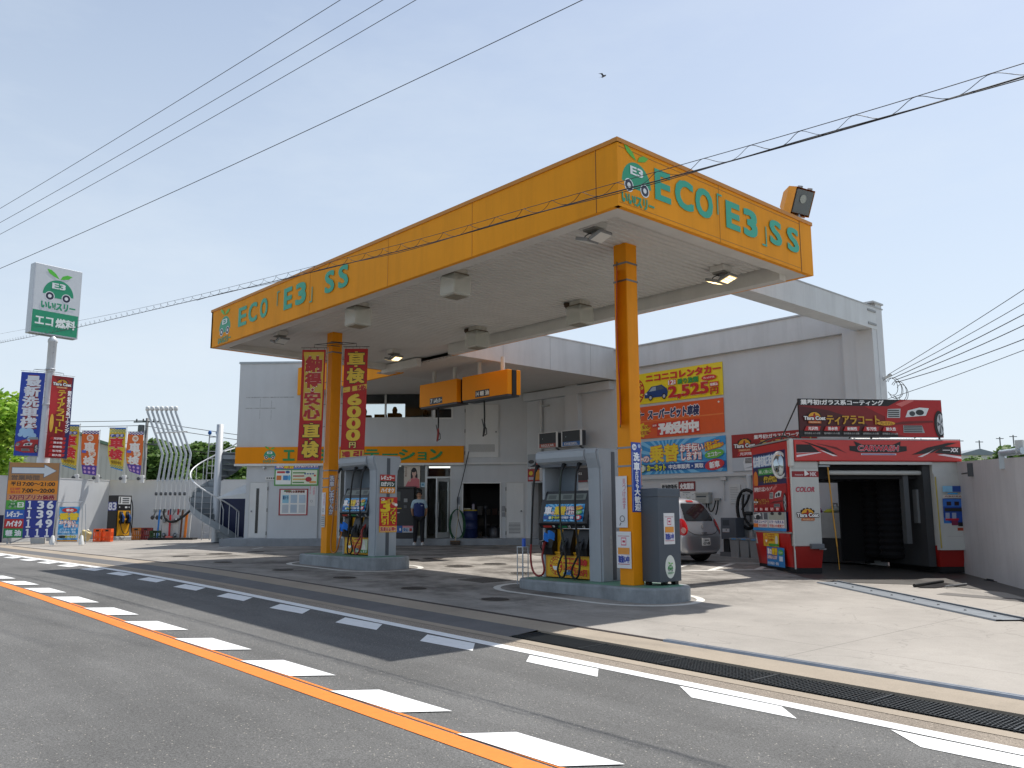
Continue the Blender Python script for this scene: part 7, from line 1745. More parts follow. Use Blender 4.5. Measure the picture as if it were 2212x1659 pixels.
q.grect(0, 1.83, W, 2.33, '#df8a1e'); q.gtext('平日', .1, 2.13, .42, 2.28, '#2a1c10', .04); q.gtext('7:00～21:00', .48, 2.13, 1.56, 2.27, '#2a1c10', .04); q.gtext('日曜', .1, 1.97, .42, 2.06, '#c04a3a', .03); q.gtext('祝日', .1, 1.86, .42, 1.95, '#c04a3a', .03); q.gtext('7:00～20:00', .48, 1.88, 1.56, 2.03, '#2a1c10', .04)
q.grect(0, 1.60, W, 1.83, '#c98a5a'); q.gtext('3万円プリカ価格', .08, 1.62, 1.58, 1.80, '#8a1a2a', .05, '#ddc0a8', .08)
for k, (nm, c, pr) in enumerate((('E3', '#4aa03a', '136'), ('レギュラー', '#1f5ab0', '139'), ('ハイオク', '#b51e24', '149'), ('軽 油', '#1f8a4a', '111'))):
    a, b = 1.60 - (k + 1) * .345, 1.60 - k * .345
    q.grect(0, a + .005, .62, b - .005, c); q.grect(.62, a + .005, W, b - .005, '#1b2f8c'); q.grect(.62, a, W, a + .008, '#14205c')
    if k == 0: emblem(q, .22, a + .12, .3, '#2f7a3a', False, '#bcd8b4', '#cfe0c8', '#2f5a36', '#bcd8b4'); q.gtext(nm, .38, a + .08, .58, b - .08, '#dfe9dc', .05)
    else: q.gtext(nm, .07, a + .07, .56, b - .06, '#e6e9ec', .05)
    for i, ch in enumerate(pr): q.gtext(ch.replace('1', '１'), .72 + i * .32, a + .03, .72 + i * .32 + (.2 if ch != '1' else .12), b - .03, '#e2e5ea', .05)
q.build('sign_face', t)
g = MB(); g.box(.1, .05, 0, .16, .15, .22, GALV); g.box(W - .16, .05, 0, W - .1, .15, .22, GALV); g.tube([(.2, .1, .02), (.9, .0, .3)], .02, GALV, 6); g.box(.9, .0, .0, 1.35, .4, .2, M('#b9b9b6', .8)); g.build('legs', t)
t = thing('concrete_weight', 'low white rounded weight at the left foot of the price sign', 'weight', (-35.9, 6.95, -1.02))
g = MB(); g.lathe([(.3, 0), (.3, .18), (.2, .3), (.001, .34)], M('#d5d6d6', .5, 0, .1, 4), 20); g.build('weight_body', t)
t = thing('grey_post', 'slim grey post standing left of the price sign', 'post', (-38.4, 6.95, -1.04))
g = MB(); g.box(-.12, -.12, 0, .12, .12, 2.4, M('#a9b0b2', .6, 0, .1, 3)); g.build('post', t)
# ---- tall pole sign
t = thing('pole_sign', 'tall white pole carrying the white and green square car emblem sign', 'pole sign', (-38.75, 9.22, -1.04), 0)
g = MB(); g.lathe([(.24, 0), (.24, 5.5), (.20, 5.56), (.175, 5.6), (.165, 8.15), (.19, 8.17), (.19, 8.28), (.08, 8.42)], M('#cfd3d8', .35, .1, .08, 2, .1), 24)
for z, rr_ in ((1.8, .24), (5.5, .245), (7.0, .175)): g.lathe([(rr_, z), (rr_ + .012, z + .01), (rr_ + .012, z + .05), (rr_, z + .06)], M('#b5babf', .4, .2), 24)
for k in range(3): z = 7.7 + k * .25; g.tube([(-.28, 0, z), (.28, 0, z)], .012, STEEL, 5)
for k in range(6): z = 3.0 + k * .45; g.tube([(-.30, .1, z), (.30, .1, z)], .012, STEEL, 5)
g.build('pole', t)
W, H = 1.95, 2.95
g = MB(); T = Matrix.Translation((.25, -.95, 8.45)) @ Matrix.Rotation(R(100), 4, 'Z')
g.box(0, 0, 0, W, .42, H, M('#c2c6cc', .4, .2, .06, 2), T, .02); cb = g.build('sign_cabinet', t)
q = MB(); q.y0 = -.001; q.grect(.05, .05, W - .05, H - .05, '#cdd1d6'); q.grect(.05, .05, W - .05, .98, '#18916a'); emblem(q, W * .52, 1.72, 1.25, '#18916a', True, '#dfe3e6', '#e2e5e8', '#23253f', '#55c03a'); q.gtext('エコ', .18, .38, .88, .72, '#e6ecea', .04); q.gtext('燃料', 1.0, .36, 1.8, .74, '#e6ecea', .04)
q.v = [T @ p for p in q.v]; q.build('sign_face', cb)
g = MB(); g.box(.1, .1, -.02, W - .1, .32, 0, M('#8f9398', .5), T); g.build('sign_base', cb)
def g_newwash(g, w, h):
    g.grect(0, 0, w, h, '#1b3fa8'); g.grect(w * .1, h * .32, w * .9, h * .97, '#8a2432'); g.grect(w * .04, h * .3, w * .12, h * .96, '#1b46b0'); g.gtext('最新洗車機', w * .16, h * .33, w * .84, h * .96, '#dfe3ea', .05, '#a02a38', .05, 0, 0, True, .05)
    for k, (a, b, r_) in enumerate(((.3, .29, .16), (.55, .28, .2), (.75, .24, .12), (.2, .25, .1), (.62, .2, .12), (.4, .24, .1))): g.gell(w * a, h * b, w * r_, w * r_, '#9fc6e8')
    g.clip = (0, 0, w, h); sportscar(g, w * .5, h * .11, w * .95, '#a8242a'); g.clip = None
def g_tiara(g, w, h):
    g.grect(0, 0, w, h, '#8c1216'); g.gpoly([(w * .75, 0), (w, 0), (w, h), (w * .85, h)], '#2a2458'); g.gpoly([(0, h * .45), (w * .5, h * .6), (w * .6, h * .85), (0, h)], '#b01a1e'); crest(g, w * .48, h * .9, w * .82)
    g.gtext('ティアラコート', w * .34, h * .30, w * .66, h * .83, '#d9b22a', .04, None, .08, 0, 0, True, .05); g.gtext('業界初!ガラス系コーティング', w * .76, h * .31, w * .94, h * .83, '#e6e6ea', .05, None, .08, 0, 0, True, .04); g.gell(w * .14, h * .42, w * .09, h * .11, '#d9a83a')
    for k, s_ in enumerate(('光沢性', '滑水性', '耐候性', '防汚性', '耐久性')): g.gpoly([(w * .12, h * (.22 - .05 * k)), (w * .18, h * (.255 - .05 * k)), (w * .86, h * (.255 - .05 * k)), (w * .82, h * (.22 - .05 * k))], '#b81e22'); g.gtext(s_, w * .3, h * (.225 - .05 * k), w * .7, h * (.25 - .05 * k), '#ece8e6', .04)
hung_banner('blue banner hung on the tall sign pole', (-38.92, 8.16, 2.38), 72, .86, 3.42, g_newwash, 1, .012, 'banners hung on the tall sign pole')
hung_banner('dark red banner hung on the tall sign pole', (-38.22, 9.14, 2.30), 99, .88, 3.38, g_tiara, -1, .012, 'banners hung on the tall sign pole')
# ---- spiral stair
SC = Vector((-31.4, 13.45, 0)); rv = Vector((.671, .741, 0)); cv = Vector((.741, -.671, 0))
t = thing('spiral_stair', 'grey steel spiral stair with white handrails at the left end of the shop', 'stair', (SC.x, SC.y, -1.0))
STC = M('#8f979d', .5, .1, .1, 3)
def sp(phi, r_, z): v = rv * (r_ * math.cos(R(phi))) + cv * (r_ * math.sin(R(phi))); return Vector((v.x, v.y, z + 1.0))
def stz(phi): return -.95 + 3.35 * (phi - 12) / 348
g = MB(); g.lathe([(.13, 0), (.13, 4.4), (.001, 4.42)], M('#c3c7cb', .4, .1, .06, 2, .06), 18); g.build('centre_post', t)
g = MB()
for side in (0, 1):
    r_ = .98 if side == 0 else .95
    vs = []; fs = []; n = 44
    for i in range(n + 1):
        phi = 12 + 348 * i / n; z = stz(phi)
        vs += [sp(phi, r_, z - .12), sp(phi, r_, z + .14)]
    for i in range(n): fs.append((2 * i, 2 * i + 2, 2 * i + 3, 2 * i + 1))
    g.add(vs, fs, STC, True)
g.box(sp(12, .97, 0).x - .1, sp(12, .97, 0).y - .1, 0, sp(12, .97, 0).x + .1, sp(12, .97, 0).y + .1, .2, STC); g.build('stringer', t)
g = MB(); ns = 16
for i in range(ns):
    p0 = 12 + 348 * i / ns; p1 = 12 + 348 * (i + 1.05) / ns; z = -.95 + 3.35 * (i + .7) / ns
    a, b, c, d = sp(p0, .12, z), sp(p0, .95, z), sp(p1, .95, z), sp(p1, .12, z)
    dn_ = Vector((0, 0, -.03)); rz_ = Vector((0, 0, -.2))
    g.add([a, b, c, d, a + dn_, b + dn_, c + dn_, d + dn_], [(0, 1, 2, 3), (7, 6, 5, 4), (0, 4, 5, 1), (2, 6, 7, 3), (1, 5, 6, 2)], STC); g.add([a, b, b + rz_, a + rz_], [(0, 1, 2, 3)], M('#7d858b', .6))
g.build('tread', t)
g = MB(); WRL = M('#d6d8d9', .35, .1, .05, 3)
g.tube([sp(16 + 340 * i / 40, .98, stz(16 + 340 * i / 40) + 1.02) for i in range(41)], .028, WRL, 8); g.tube([sp(16 + 340 * i / 40, .98, stz(16 + 340 * i / 40) + .58) for i in range(0)] or [sp(16, .98, stz(16) + .0), sp(16, .98, stz(16) + 1.02)], .024, WRL, 8)
g.tube([sp(12, .3, -.9), sp(12, .3, .2), sp(60, .25, .75)], .022, WRL, 8)
g.build('handrail', t)
g = MB()
for i in range(18): phi = 24 + 330 * i / 17; g.tube([sp(phi, .985, stz(phi) - .05), sp(phi, .985, stz(phi) + 1.02)], .013, WRL, 6)
g.build('baluster', t)
g = MB(); e = sp(360, .98, 0)
for rr_ in (.2, .98):
    a = SC + rv * rr_; g.tube([sp(360, rr_, 3.38 - 1), sp(360, rr_, 3.42 - 1) - cv * 1.4 + rv * .3 + Vector((0, 0, .3))], .025, WRL, 8)
g.tube([sp(352, .98, 3.3), sp(352, .98, 3.35) - cv * .3 + rv * 1.4 + Vector((0, 0, .75))], .025, WRL, 8); g.tube([sp(352, .98, 2.8), sp(352, .98, 2.85) - cv * .3 + rv * 1.4 + Vector((0, 0, .75))], .02, WRL, 8); g.build('landing_rail', t)
g = MB(); a = SC + rv * .1 - cv * .1; 
L0 = sp(350, .1, 2.25); L1 = sp(350, 1.0, 2.25); vv = -cv * .9 + rv * .9
g.add([L0, L1, L1 + vv, L0 + vv, L0 - Vector((0, 0, .16)), L1 - Vector((0, 0, .16)), L1 + vv - Vector((0, 0, .16)), L0 + vv - Vector((0, 0, .16))], [(0, 1, 2, 3), (7, 6, 5, 4), (0, 4, 5, 1), (1, 5, 6, 2), (2, 6, 7, 3), (3, 7, 4, 0)], STC); g.build('landing', t)
t = thing('awning', 'small white sloping awning between the stair and the shop', 'awning', (-29.6, 13.6, .62), 45)
g = MB(); g.add([(-.9, 0, .0), (1.0, 0, .3), (1.0, 1.2, .75), (.2, 1.2, .75), (-.9, 0, -.04), (1.0, 0, -.04), (1.0, 1.2, .7), (.2, 1.2, .7)], [(0, 1, 2, 3), (7, 6, 5, 4), (0, 4, 5, 1), (1, 5, 6, 2), (2, 6, 7, 3), (3, 7, 4, 0)], M('#cfd1d1', .6)); g.build('awning_sheet', t)
t = thing('store_room_wall', 'navy painted wall in the recess beneath the spiral stair', 'wall', (-30.5, 14.6, -1.04), 45)
g = MB(); g.box(-1.6, 0, 0, 2.6, .2, 1.75, M('#15224c', .5, 0, .12, 2)); g.build('wall', t)
t = thing('ladder', 'aluminium ladder with blue rags on top behind the stair post', 'ladder', (-34.3, 14.3, -1.0), 48)
g = MB()
for x in (-.16, .16): g.tube([(x, .0, 0), (x, .35, 4.4)], .025, M('#a2a5a6', .4, .5), 6)
for k in range(14): z = .3 + k * .3; g.tube([(-.16, .35 * z / 4.4, z), (.16, .35 * z / 4.4, z)], .018, M('#a2a5a6', .4, .5), 6)
g.build('rungs', t)
g = MB()
for x in (-.16, .16): g.lathe([(.001, -.1), (.07, -.06), (.08, .02), (.04, .09), (.001, .1)], M('#1c5aa0', .8, 0, .2, 9), 10, Matrix.Translation((x, .35, 4.38)))
g.build('rag', t)

# ------------------------------------------------------------------ background: warehouse, poles, hill, trees
t = thing('warehouse', 'long pale grey metal warehouse with a shallow gable beyond the boundary wall', 'warehouse', (-56.83, 19.27, -1.5), 73)
g = MB(); WH = M('#b2b4ae', .6, 0, .06, .5, .05)
pts = [(-24, -.5), (-24, 3.5), (-10, 9.1), (-7.95, 8.26), (-2.71, 6.06), (0, 5.24), (0, -.5)]
g.prism(pts, 0, 14, WH, 'y')
for k in range(80): x = -24 + k * .3; g.box(x, -.02, 0, x + .05, -.001, 3.4 + (x + 24) * .3 if x < -12 else 5.2, M('#a7a9a3', .6))
g.build('wall', t)
g = MB()
for (x0, z0), (x1, z1) in zip(pts[1:-1], pts[2:-1]): 
    d = Vector((x1 - x0, 0, z1 - z0)); g.add([(x0, -.3, z0 + .02), (x1, -.3, z1 + .02), (x1, 14.2, z1 + .02), (x0, 14.2, z0 + .02), (x0, -.3, z0 + .2), (x1, -.3, z1 + .2), (x1, 14.2, z1 + .2), (x0, 14.2, z0 + .2)], [(0, 3, 2, 1), (4, 5, 6, 7), (0, 1, 5, 4), (1, 2, 6, 5), (2, 3, 7, 6), (3, 0, 4, 7)], M('#5f7a66', .6, 0, .1, 1))
g.build('roof', t)
def upole(label, loc, h, rotz, arm=1.0):
    t = thing('utility_pole', label, 'utility pole', loc, rotz)
    g = MB(); g.lathe([(.16, 0), (.10, h), (.001, h + .02)], M('#6d6e70', .7, 0, .1, 3), 12); g.build('pole', t)
    g = MB()
    for z, a in ((h - .3, arm), (h - 1.9, arm * 1.1)):
        g.box(-a, -.05, z, a, .05, z + .09, M('#55585a', .6)); 
        for k in (-.8, -.3, .5, .9): g.lathe([(.04, 0), (.06, .1), (.03, .18)], M('#3c3d40', .4), 8, Matrix.Translation((k * a, 0, z + .09)))
    g.build('cross_arm', t); g = MB(); g.lathe([(.2, 0), (.22, .1), (.22, .6), (.18, .7)], M('#4c4e50', .5), 12, Matrix.Translation((-.3, -.2, h - 1.2))); g.build('transformer', t)
    return t
upole('concrete utility pole standing behind the flags and vent pipes', (-62.0, 21.2, -1.5), 8.3, 40)
for k, (dz, lb) in enumerate(((0, 'upper'), (-.35, 'middle'), (-1.6, 'lower'))):
    g = MB(); p = Vector((-61.9, 20.9, 6.6 + dz)); g.tube(sag((-80, -8, 6.4 + dz), p, .3), .02, RUBBER, 4); g.tube(sag(p, (-40, 48, 3.0 + dz), .5), .02, RUBBER, 4); tag(g.build('overhead_wire'), lb + ' thin wire at the utility pole behind the flags', 'wire', 'wires at the utility pole behind the flags')
# trees
def leaf_mat(name, c1, c2):
    m = bpy.data.materials.new(name); m.use_nodes = True; nt = m.node_tree; b = nt.nodes['Principled BSDF']; b.inputs['Roughness'].default_value = .6; b.inputs['Specular IOR Level'].default_value = .25
    ge = nt.nodes.new('ShaderNodeNewGeometry'); mx = nt.nodes.new('ShaderNodeMix'); mx.data_type = 'RGBA'; mx.inputs['A'].default_value = lin(c1); mx.inputs['B'].default_value = lin(c2)
    nt.links.new(ge.outputs['Random Per Island'], mx.inputs['Factor']); nt.links.new(mx.outputs['Result'], b.inputs['Base Color'])
    b.inputs['Transmission Weight'].default_value = 0
    tr = nt.nodes.new('ShaderNodeBsdfTranslucent'); ms = nt.nodes.new('ShaderNodeMixShader'); ms.inputs[0].default_value = .35
    nt.links.new(mx.outputs['Result'], tr.inputs[0]); nt.links.new(b.outputs[0], ms.inputs[1]); nt.links.new(tr.outputs[0], ms.inputs[2]); nt.links.new(ms.outputs[0], nt.nodes['Material Output'].inputs[0])
    return m
LB = leaf_mat('bright_leaves', '#6d9a2e', '#a5c04e'); LD = leaf_mat('dark_leaves', '#3c5a2a', '#6a8446'); LM = leaf_mat('mid_leaves', '#4a6e30', '#7d9a4c'); BARK = M('#4d4036', .9, 0, .2, 6, 0, .3, 30)
def tree_parts(lobes, n, s_, mat, seed, trunk_h, trunk_r):
    rnd = random.Random(seed); cr = MB(); tk = MB()
    tk.tube([(0, 0, -.3), (.05 * trunk_h, 0, trunk_h * .5), (0, .03, trunk_h)], [trunk_r, trunk_r * .75, trunk_r * .5], BARK, 9)
    tot = sum(l[3] ** 2 for l in lobes)
    for cx, cy, cz, r_, q in lobes:
        tk.tube([(0, 0, trunk_h * .75), ((cx) * .6, cy * .6, (trunk_h * .8 + cz) / 2), (cx, cy, cz)], [trunk_r * .45, trunk_r * .25, trunk_r * .08], BARK, 6)
        for k in range(int(n * r_ * r_ / tot)):
            u = Vector((rnd.gauss(0, 1), rnd.gauss(0, 1), rnd.gauss(0, 1))).normalized() * r_ * (rnd.uniform(.45, 1.08)) 
            u.z *= q
            if u.z < -r_ * .5 and rnd.random() < .5: continue
            p = Vector((cx, cy, cz)) + u; e = Euler((rnd.uniform(-.9, .9), rnd.uniform(-.9, .9), rnd.uniform(0, 6.3))).to_matrix(); s = s_ * rnd.uniform(.6, 1.4)
            b = len(cr.v)
            cr.add([p + e @ Vector(w) * s for w in ((-.5, -.3, 0), (.1, -.45, .08), (.6, 0, 0), (.1, .45, .1), (-.5, .3, 0))], [(0, 1, 2, 3, 4)], mat)
    return cr, tk
def tree(name, label, loc, lobes, n, s_, mat, seed, th, tr, group=None):
    t = thing(name, label, 'tree', loc, 0, group); cr, tk = tree_parts(lobes, n, s_, mat, seed, th, tr); cr.build('crown', t); tk.build('trunk', t); return t
rnd = random.Random(21)
lob = [(rnd.uniform(-2.4, 1.7), rnd.uniform(-2.4, 1.6), rnd.uniform(3.4, 7.6), rnd.uniform(.8, 1.5), .8) for _ in range(20)]
tree('broadleaf_tree', 'bright green broadleaf tree behind the tall sign pole', (-49.2, 9.0, -1.2), lob, 9000, .26, LB, 2, 4.0, .22)
# wooded hill beyond the vent pipes
g = MB(); hv = []; hf = []; N_ = 30
for i in range(N_ + 1):
    for j in range(9):
        a = Vector((-135, 10, 0)).lerp(Vector((-88, 62, 0)), i / N_); d = Vector((-.741, .671, 0)) * (j * 5)
        hgt = max(0, 7.2 + 1.2 * math.sin(i * .5) + .8 * math.sin(i * 1.1 + 1)) * sst(j / 5) * sst(min((i + 1) / 6, (N_ + 1 - i) / 5))
        hv.append((a.x + d.x, a.y + d.y, -1.8 + hgt))
for i in range(N_):
    for j in range(8): hf.append((i * 9 + j, (i + 1) * 9 + j, (i + 1) * 9 + j + 1, i * 9 + j + 1))
g.add(hv, hf, M('#3d4a2a', .9, 0, .3, .3), True); struct(g, 'hill')
protos = []
def hill_tree_shape(seed):
    r_ = random.Random(seed); return [(r_.uniform(-1.6, 1.6), r_.uniform(-1.6, 1.6), r_.uniform(2.2, 4.6), r_.uniform(1.0, 1.9), .85) for _ in range(7)]
kinds = [('round dark green tree', LD, 1), ('bushy mid green tree', LM, 2), ('broad deep green tree', LD, 3)]
ords = 'first second third fourth fifth sixth seventh eighth ninth tenth eleventh twelfth thirteenth fourteenth fifteenth sixteenth seventeenth eighteenth nineteenth twentieth'.split()
for k, (nm, mt, sd) in enumerate(kinds):
    t = thing('woodland_tree', nm + ' standing on the wooded hill', 'tree', (0, 0, 0), 0, 'trees on the wooded hill')
    cr, tk = tree_parts(hill_tree_shape(sd), 2600, .55, mt, sd, 2.4, .2); cr.build('crown', t); tk.build('trunk', t); protos.append(t)
first = [True] * 3
rnd = random.Random(33)
for row in range(4):
    for i in range(15):
        s = .43 + .40 * (i + .5 * (row % 2) + rnd.uniform(-.3, .3)) / 15
        a = Vector((-135, 10, 0)).lerp(Vector((-88, 62, 0)), s) + Vector((-.741, .671, 0)) * (2 + row * 6 + rnd.uniform(-2, 2))
        hgt = max(0, 7.2 + 1.2 * math.sin(s * N_ * .5) + .8 * math.sin(s * N_ * 1.1 + 1)) * sst((4 + row * 6) / 22) 
        k = rnd.randrange(3)
        o = protos[k] if first[k] else copy_tree(protos[k]); first[k] = False
        o.location = (a.x, a.y, -1.6 + hgt * .9 - (1.2 if row == 0 else .3)); sc_ = rnd.uniform(.75, 1.15); o.scale = (sc_, sc_, sc_ * rnd.uniform(.85, 1.1)); o.rotation_euler = (0, 0, rnd.uniform(0, 6.3))
# far right: bushes, tree, roofs, little poles
lob = [(rnd.uniform(-3, 3), rnd.uniform(-2, 2), rnd.uniform(4.0, 7.6), rnd.uniform(1.4, 2.2), .75) for _ in range(9)]
tree('roadside_tree', 'rounded dark tree above the right end of the pale wall', (-29.3, 101.2, -1.4), lob, 5000, .5, LD, 5, 4.4, .3)
for k, (x, y, z, sc_, lb) in enumerate(((-35.6, 95.6, 1.6, 1.0, 'low bushy tree just right of the car wash'), (-33.6, 97.2, 1.2, 1.05, 'low bushy tree between the car wash and the far roofs'), (-31.9, 98.4, .2, 1.1, 'low bushy tree below the rounded dark tree'))):
    lob = [(rnd.uniform(-2.0, 2.0), rnd.uniform(-1, 1), rnd.uniform(2.0, 3.9), rnd.uniform(1.0, 1.5), .75) for _ in range(6)]
    o = tree('bushy_tree', lb, (x, y, z), lob, 2200, .42, LM if k != 1 else LD, 40 + k, 2.2, .15, 'low trees beyond the pale wall'); o.scale = (sc_, sc_, sc_)
for k, (x, y, w, h, c, lb) in enumerate(((-66, 190, 9, 13.2, '#7f8a92', 'far grey roofed house beyond the low trees'), (-60.5, 194, 6, 12.6, '#b9bcbc', 'far pale roofed house nearest the rounded tree'), (-71, 188, 5, 12.4, '#6d7a80', 'far small house just right of the car wash'))):
    t = thing('distant_house', lb, 'house', (x, y, 0), 50, 'distant houses beyond the pale wall')
    g = MB(); g.box(-w / 2, 0, -2, w / 2, 7, h - 1.2, M('#c9c9c4', .7, 0, .1, .3)); g.build('wall', t)
    g = MB(); g.prism([(-w * .56, h - 1.3), (0, h), (w * .56, h - 1.3)], -.4, 7.4, M(c, .6, 0, .1, .3), 'y'); g.build('roof', t)
for k, (x, y, h, lb) in enumerate(((-72.5, 186, 15.2, 'leftmost'), (-69.3, 189, 15.3, 'second'), (-66.2, 191, 15.0, 'third'), (-62.9, 193, 15.6, 'fourth'), (-61.0, 195, 16.0, 'rightmost'))):
    t = thing('distant_pole', lb + ' of the tiny far poles on the horizon right of the car wash', 'utility pole', (x, y, 0), 50, 'tiny far poles on the horizon')
    g = MB(); g.tube([(0, 0, 8), (0, 0, h)], .12, M('#77797c', .7), 6); g.box(-.8, -.05, h - .4, .8, .05, h - .25, M('#77797c', .7)); g.build('pole', t)

# ------------------------------------------------------------------ wires across the sky
def wire(pts, r_, label, group=None):
    g = MB(); g.tube(pts, r_, RUBBER, 5); tag(g.build('overhead_wire'), label, 'wire', group)
for k, (a, b) in enumerate((((-22.72, 3.5, 6.76), (-16.13, 9.56, 12.17)), ((-22.76, 3.53, 6.47), (-15.47, 10.28, 12.17)), ((-22.78, 3.56, 6.23), (-15.0, 10.81, 12.16)), ((-22.87, 3.63, 5.51), (-12.26, 13.82, 12.24)))):
    a, b = Vector(a) * 1.6, Vector(b) * .95
    wire(sag(a + (a - b) * .15, b + (b - a) * .25, .12 + .05 * k, 20), .008 if k < 3 else .010, ('topmost of the three close wires crossing the upper left sky', 'middle of the three close wires crossing the upper left sky', 'lowest of the three close wires crossing the upper left sky', 'separate long wire crossing the sky above the canopy')[k], 'wires crossing the upper left sky')
# lashed cable passing in front of the canopy
CABLE = M('#2e2f33', .6, 0, .1, 8)
cpts = [(-71.633, 9.329, 11.068), (-45.204, 8.527, 8.025), (-31.157, 8.104, 6.372), (-18.087, 7.7, 4.947), (-13.445, 7.556, 4.452), (-9.826, 7.442, 4.074), (-7.402, 7.36, 3.887), (-6.239, 7.323, 3.771), (-5.246, 7.29, 3.679), (-4.166, 7.255, 3.581), (-3.387, 7.229, 3.518), (-1.934, 7.179, 3.415), (-.4, 7.13, 3.34), (1.5, 7.07, 3.30)]
def cpath(x):
    for a, b in zip(cpts, cpts[1:]):
        if a[0] <= x <= b[0]:
            t = (x - a[0]) / (b[0] - a[0]); return Vector(a).lerp(Vector(b), t)
    return Vector(cpts[-1])
xs = [-71 + i * .4 for i in range(181)]
xs = [x for x in xs if x <= 1.4]
sm = {x: sum((cpath(min(1.49, max(-71.6, x + d))) for d in (-1, -.5, 0, .5, 1)), Vector((0, 0, 0))) / 5 for x in xs}
t = thing('lashed_cable', 'dark overhead cable with a spiral lashing wire crossing in front of the canopy', 'cable', (-9, 7.4, 4.0))
g = MB(); g.tube([sm[x] + Vector((0, 0, .075 + (.35 * sst((-19 - x) / 30) if x < -19 else 0))) for x in xs], .0042, CABLE, 5); wbuild(g, 'messenger_wire', t)
g = MB(); g.tube([sm[x] + Vector((0, .01, -.03)) for x in xs], .008, CABLE, 5); wbuild(g, 'cable', t)
g = MB(); g.tube([sm[x] + Vector((0, -.01, -.045 + .02 * math.sin(x * 1.3))) for x in xs if x > -20], .005, CABLE, 5); wbuild(g, 'cable', t)
g = MB(); pts = []
x = -60.0
while x < 1.3:
    a = x / .58 * 2 * math.pi + .5 * math.sin(x * 1.7); pts.append(cpath(x) + Vector((0, .045 * math.cos(a), .022 + .05 * math.sin(a)))); x += .05
g.tube(pts, .0034, CABLE, 4); wbuild(g, 'lashing_wire', t)
# swallow
t = thing('bird', 'small dark swallow flying high above the canopy', 'bird', (-9.92, 11.31, 8.12), 20)
g = MB(); g.lathe([(.001, -.10), (.022, -.05), (.032, .0), (.025, .06), (.022, .08), (.012, .10), (.001, .115)], M('#23262e', .6), 10, Matrix.Rotation(R(75), 4, 'Y'))
for s_ in (-1, 1): g.add([(.03, 0, .01), (-.04, 0, .01), (-.07, s_ * .10, .06), (-.14, s_ * .20, .05), (.0, s_ * .11, .075)], [(0, 1, 2, 4), (2, 3, 4)], M('#23262e', .6)); g.add([(-.07, 0, 0), (-.2, s_ * .04, -.03), (-.09, s_ * .015, 0)], [(0, 1, 2)], M('#23262e', .6))
g.add([(.08, -.012, -.02), (.08, .012, -.02), (-.02, .02, -.03), (-.02, -.02, -.03)], [(0, 1, 2, 3)], M('#d9d6d0', .6)); bd = g.build('body', t); bd.scale = (.5, .5, .5)

# ------------------------------------------------------------------ attendant in front of the shop
def skin_body(name, nodes, edges, mat, parent, root, sub=2):
    me = bpy.data.meshes.new(name); me.from_pydata([n[0] for n in nodes], edges, [])
    o = bpy.data.objects.new(name, me); col.objects.link(o)
    sk = o.modifiers.new('skin', 'SKIN'); sk.use_smooth_shade = True
    for i, n in enumerate(nodes):
        sv = me.skin_vertices[0].data[i]; sv.radius = n[1] if isinstance(n[1], tuple) else (n[1], n[1]); sv.use_root = (i == root)
    sd = o.modifiers.new('sub', 'SUBSURF'); sd.levels = sub; sd.render_levels = sub
    dg = bpy.context.evaluated_depsgraph_get(); m2 = bpy.data.meshes.new_from_object(o.evaluated_get(dg)); o.modifiers.clear(); o.data = m2
    m2.materials.append(mat)
    for p in m2.polygons: p.use_smooth = True
    o.parent = parent
    return o
# local frame: figure faces -y, z up from the soles, hands behind the back
pt = thing('person', 'person in navy vest, pale short sleeves, dark trousers and black cap standing before the shop', 'person', (-23.06, 16.74, -.985), 50)
SKIN = M('#b98a6c', .6, 0, .05, 10); NAVY = M('#1c2f66', .75, 0, .12, 8, 0, .2, 60); SHIRT = M('#a9c3cf', .8, 0, .08, 8); TROU = M('#15161b', .85, 0, .15, 8, 0, .2, 50)
nodes = [((0, .01, .95), (.15, .11)), ((0, .0, 1.10), (.145, .10)), ((0, .0, 1.30), (.165, .105)), ((0, .02, 1.42), (.10, .085)), ((0, .015, 1.50), .055), ((0, -.005, 1.57), (.07, .078)), ((0, -.005, 1.66), (.078, .09)), ((0, .0, 1.73), (.06, .07)),
         ((.10, .01, .86), (.09, .095)), ((.11, -.02, .50), (.062, .066)), ((.12, .02, .12), .045), ((.125, -.02, .05), (.045, .04)), ((.135, -.13, .035), (.042, .03)),
         ((-.10, .01, .86), (.09, .095)), ((-.115, -.01, .50), (.062, .066)), ((-.12, .03, .12), .045), ((-.125, -.01, .05), (.045, .04)), ((-.14, -.12, .035), (.042, .03)),
         ((.185, .02, 1.38), .062), ((.235, .05, 1.13), .046), ((.20, .17, .95), .036), ((.10, .215, .90), .030), ((.04, .225, .88), (.035, .02)),
         ((-.185, .02, 1.38), .062), ((-.235, .05, 1.13), .046), ((-.20, .17, .95), .036), ((-.10, .21, .91), .030), ((-.04, .215, .89), (.035, .02))]
edges = [(0, 1), (1, 2), (2, 3), (3, 4), (4, 5), (5, 6), (6, 7), (0, 8), (8, 9), (9, 10), (10, 11), (11, 12), (0, 13), (13, 14), (14, 15), (15, 16), (16, 17), (3, 18), (18, 19), (19, 20), (20, 21), (21, 22), (3, 23), (23, 24), (24, 25), (25, 26), (26, 27)]
for hand, sx in ((22, 1), (27, -1)):
    bx, by, bz = nodes[hand][0]
    for k in range(4):
        nodes.append(((bx - sx * .045, by + .008 * k, bz + .018 - .014 * k), .010)); nodes.append(((bx - sx * (.085 - .008 * abs(k - 1)), by + .006 + .004 * k, bz + .02 - .016 * k), .008)); edges += [(hand, len(nodes) - 2), (len(nodes) - 2, len(nodes) - 1)]
    nodes.append(((bx + sx * .01, by - .02, bz - .035), .010)); nodes.append(((bx - sx * .02, by - .025, bz - .055), .008)); edges += [(hand, len(nodes) - 2), (len(nodes) - 2, len(nodes) - 1)]
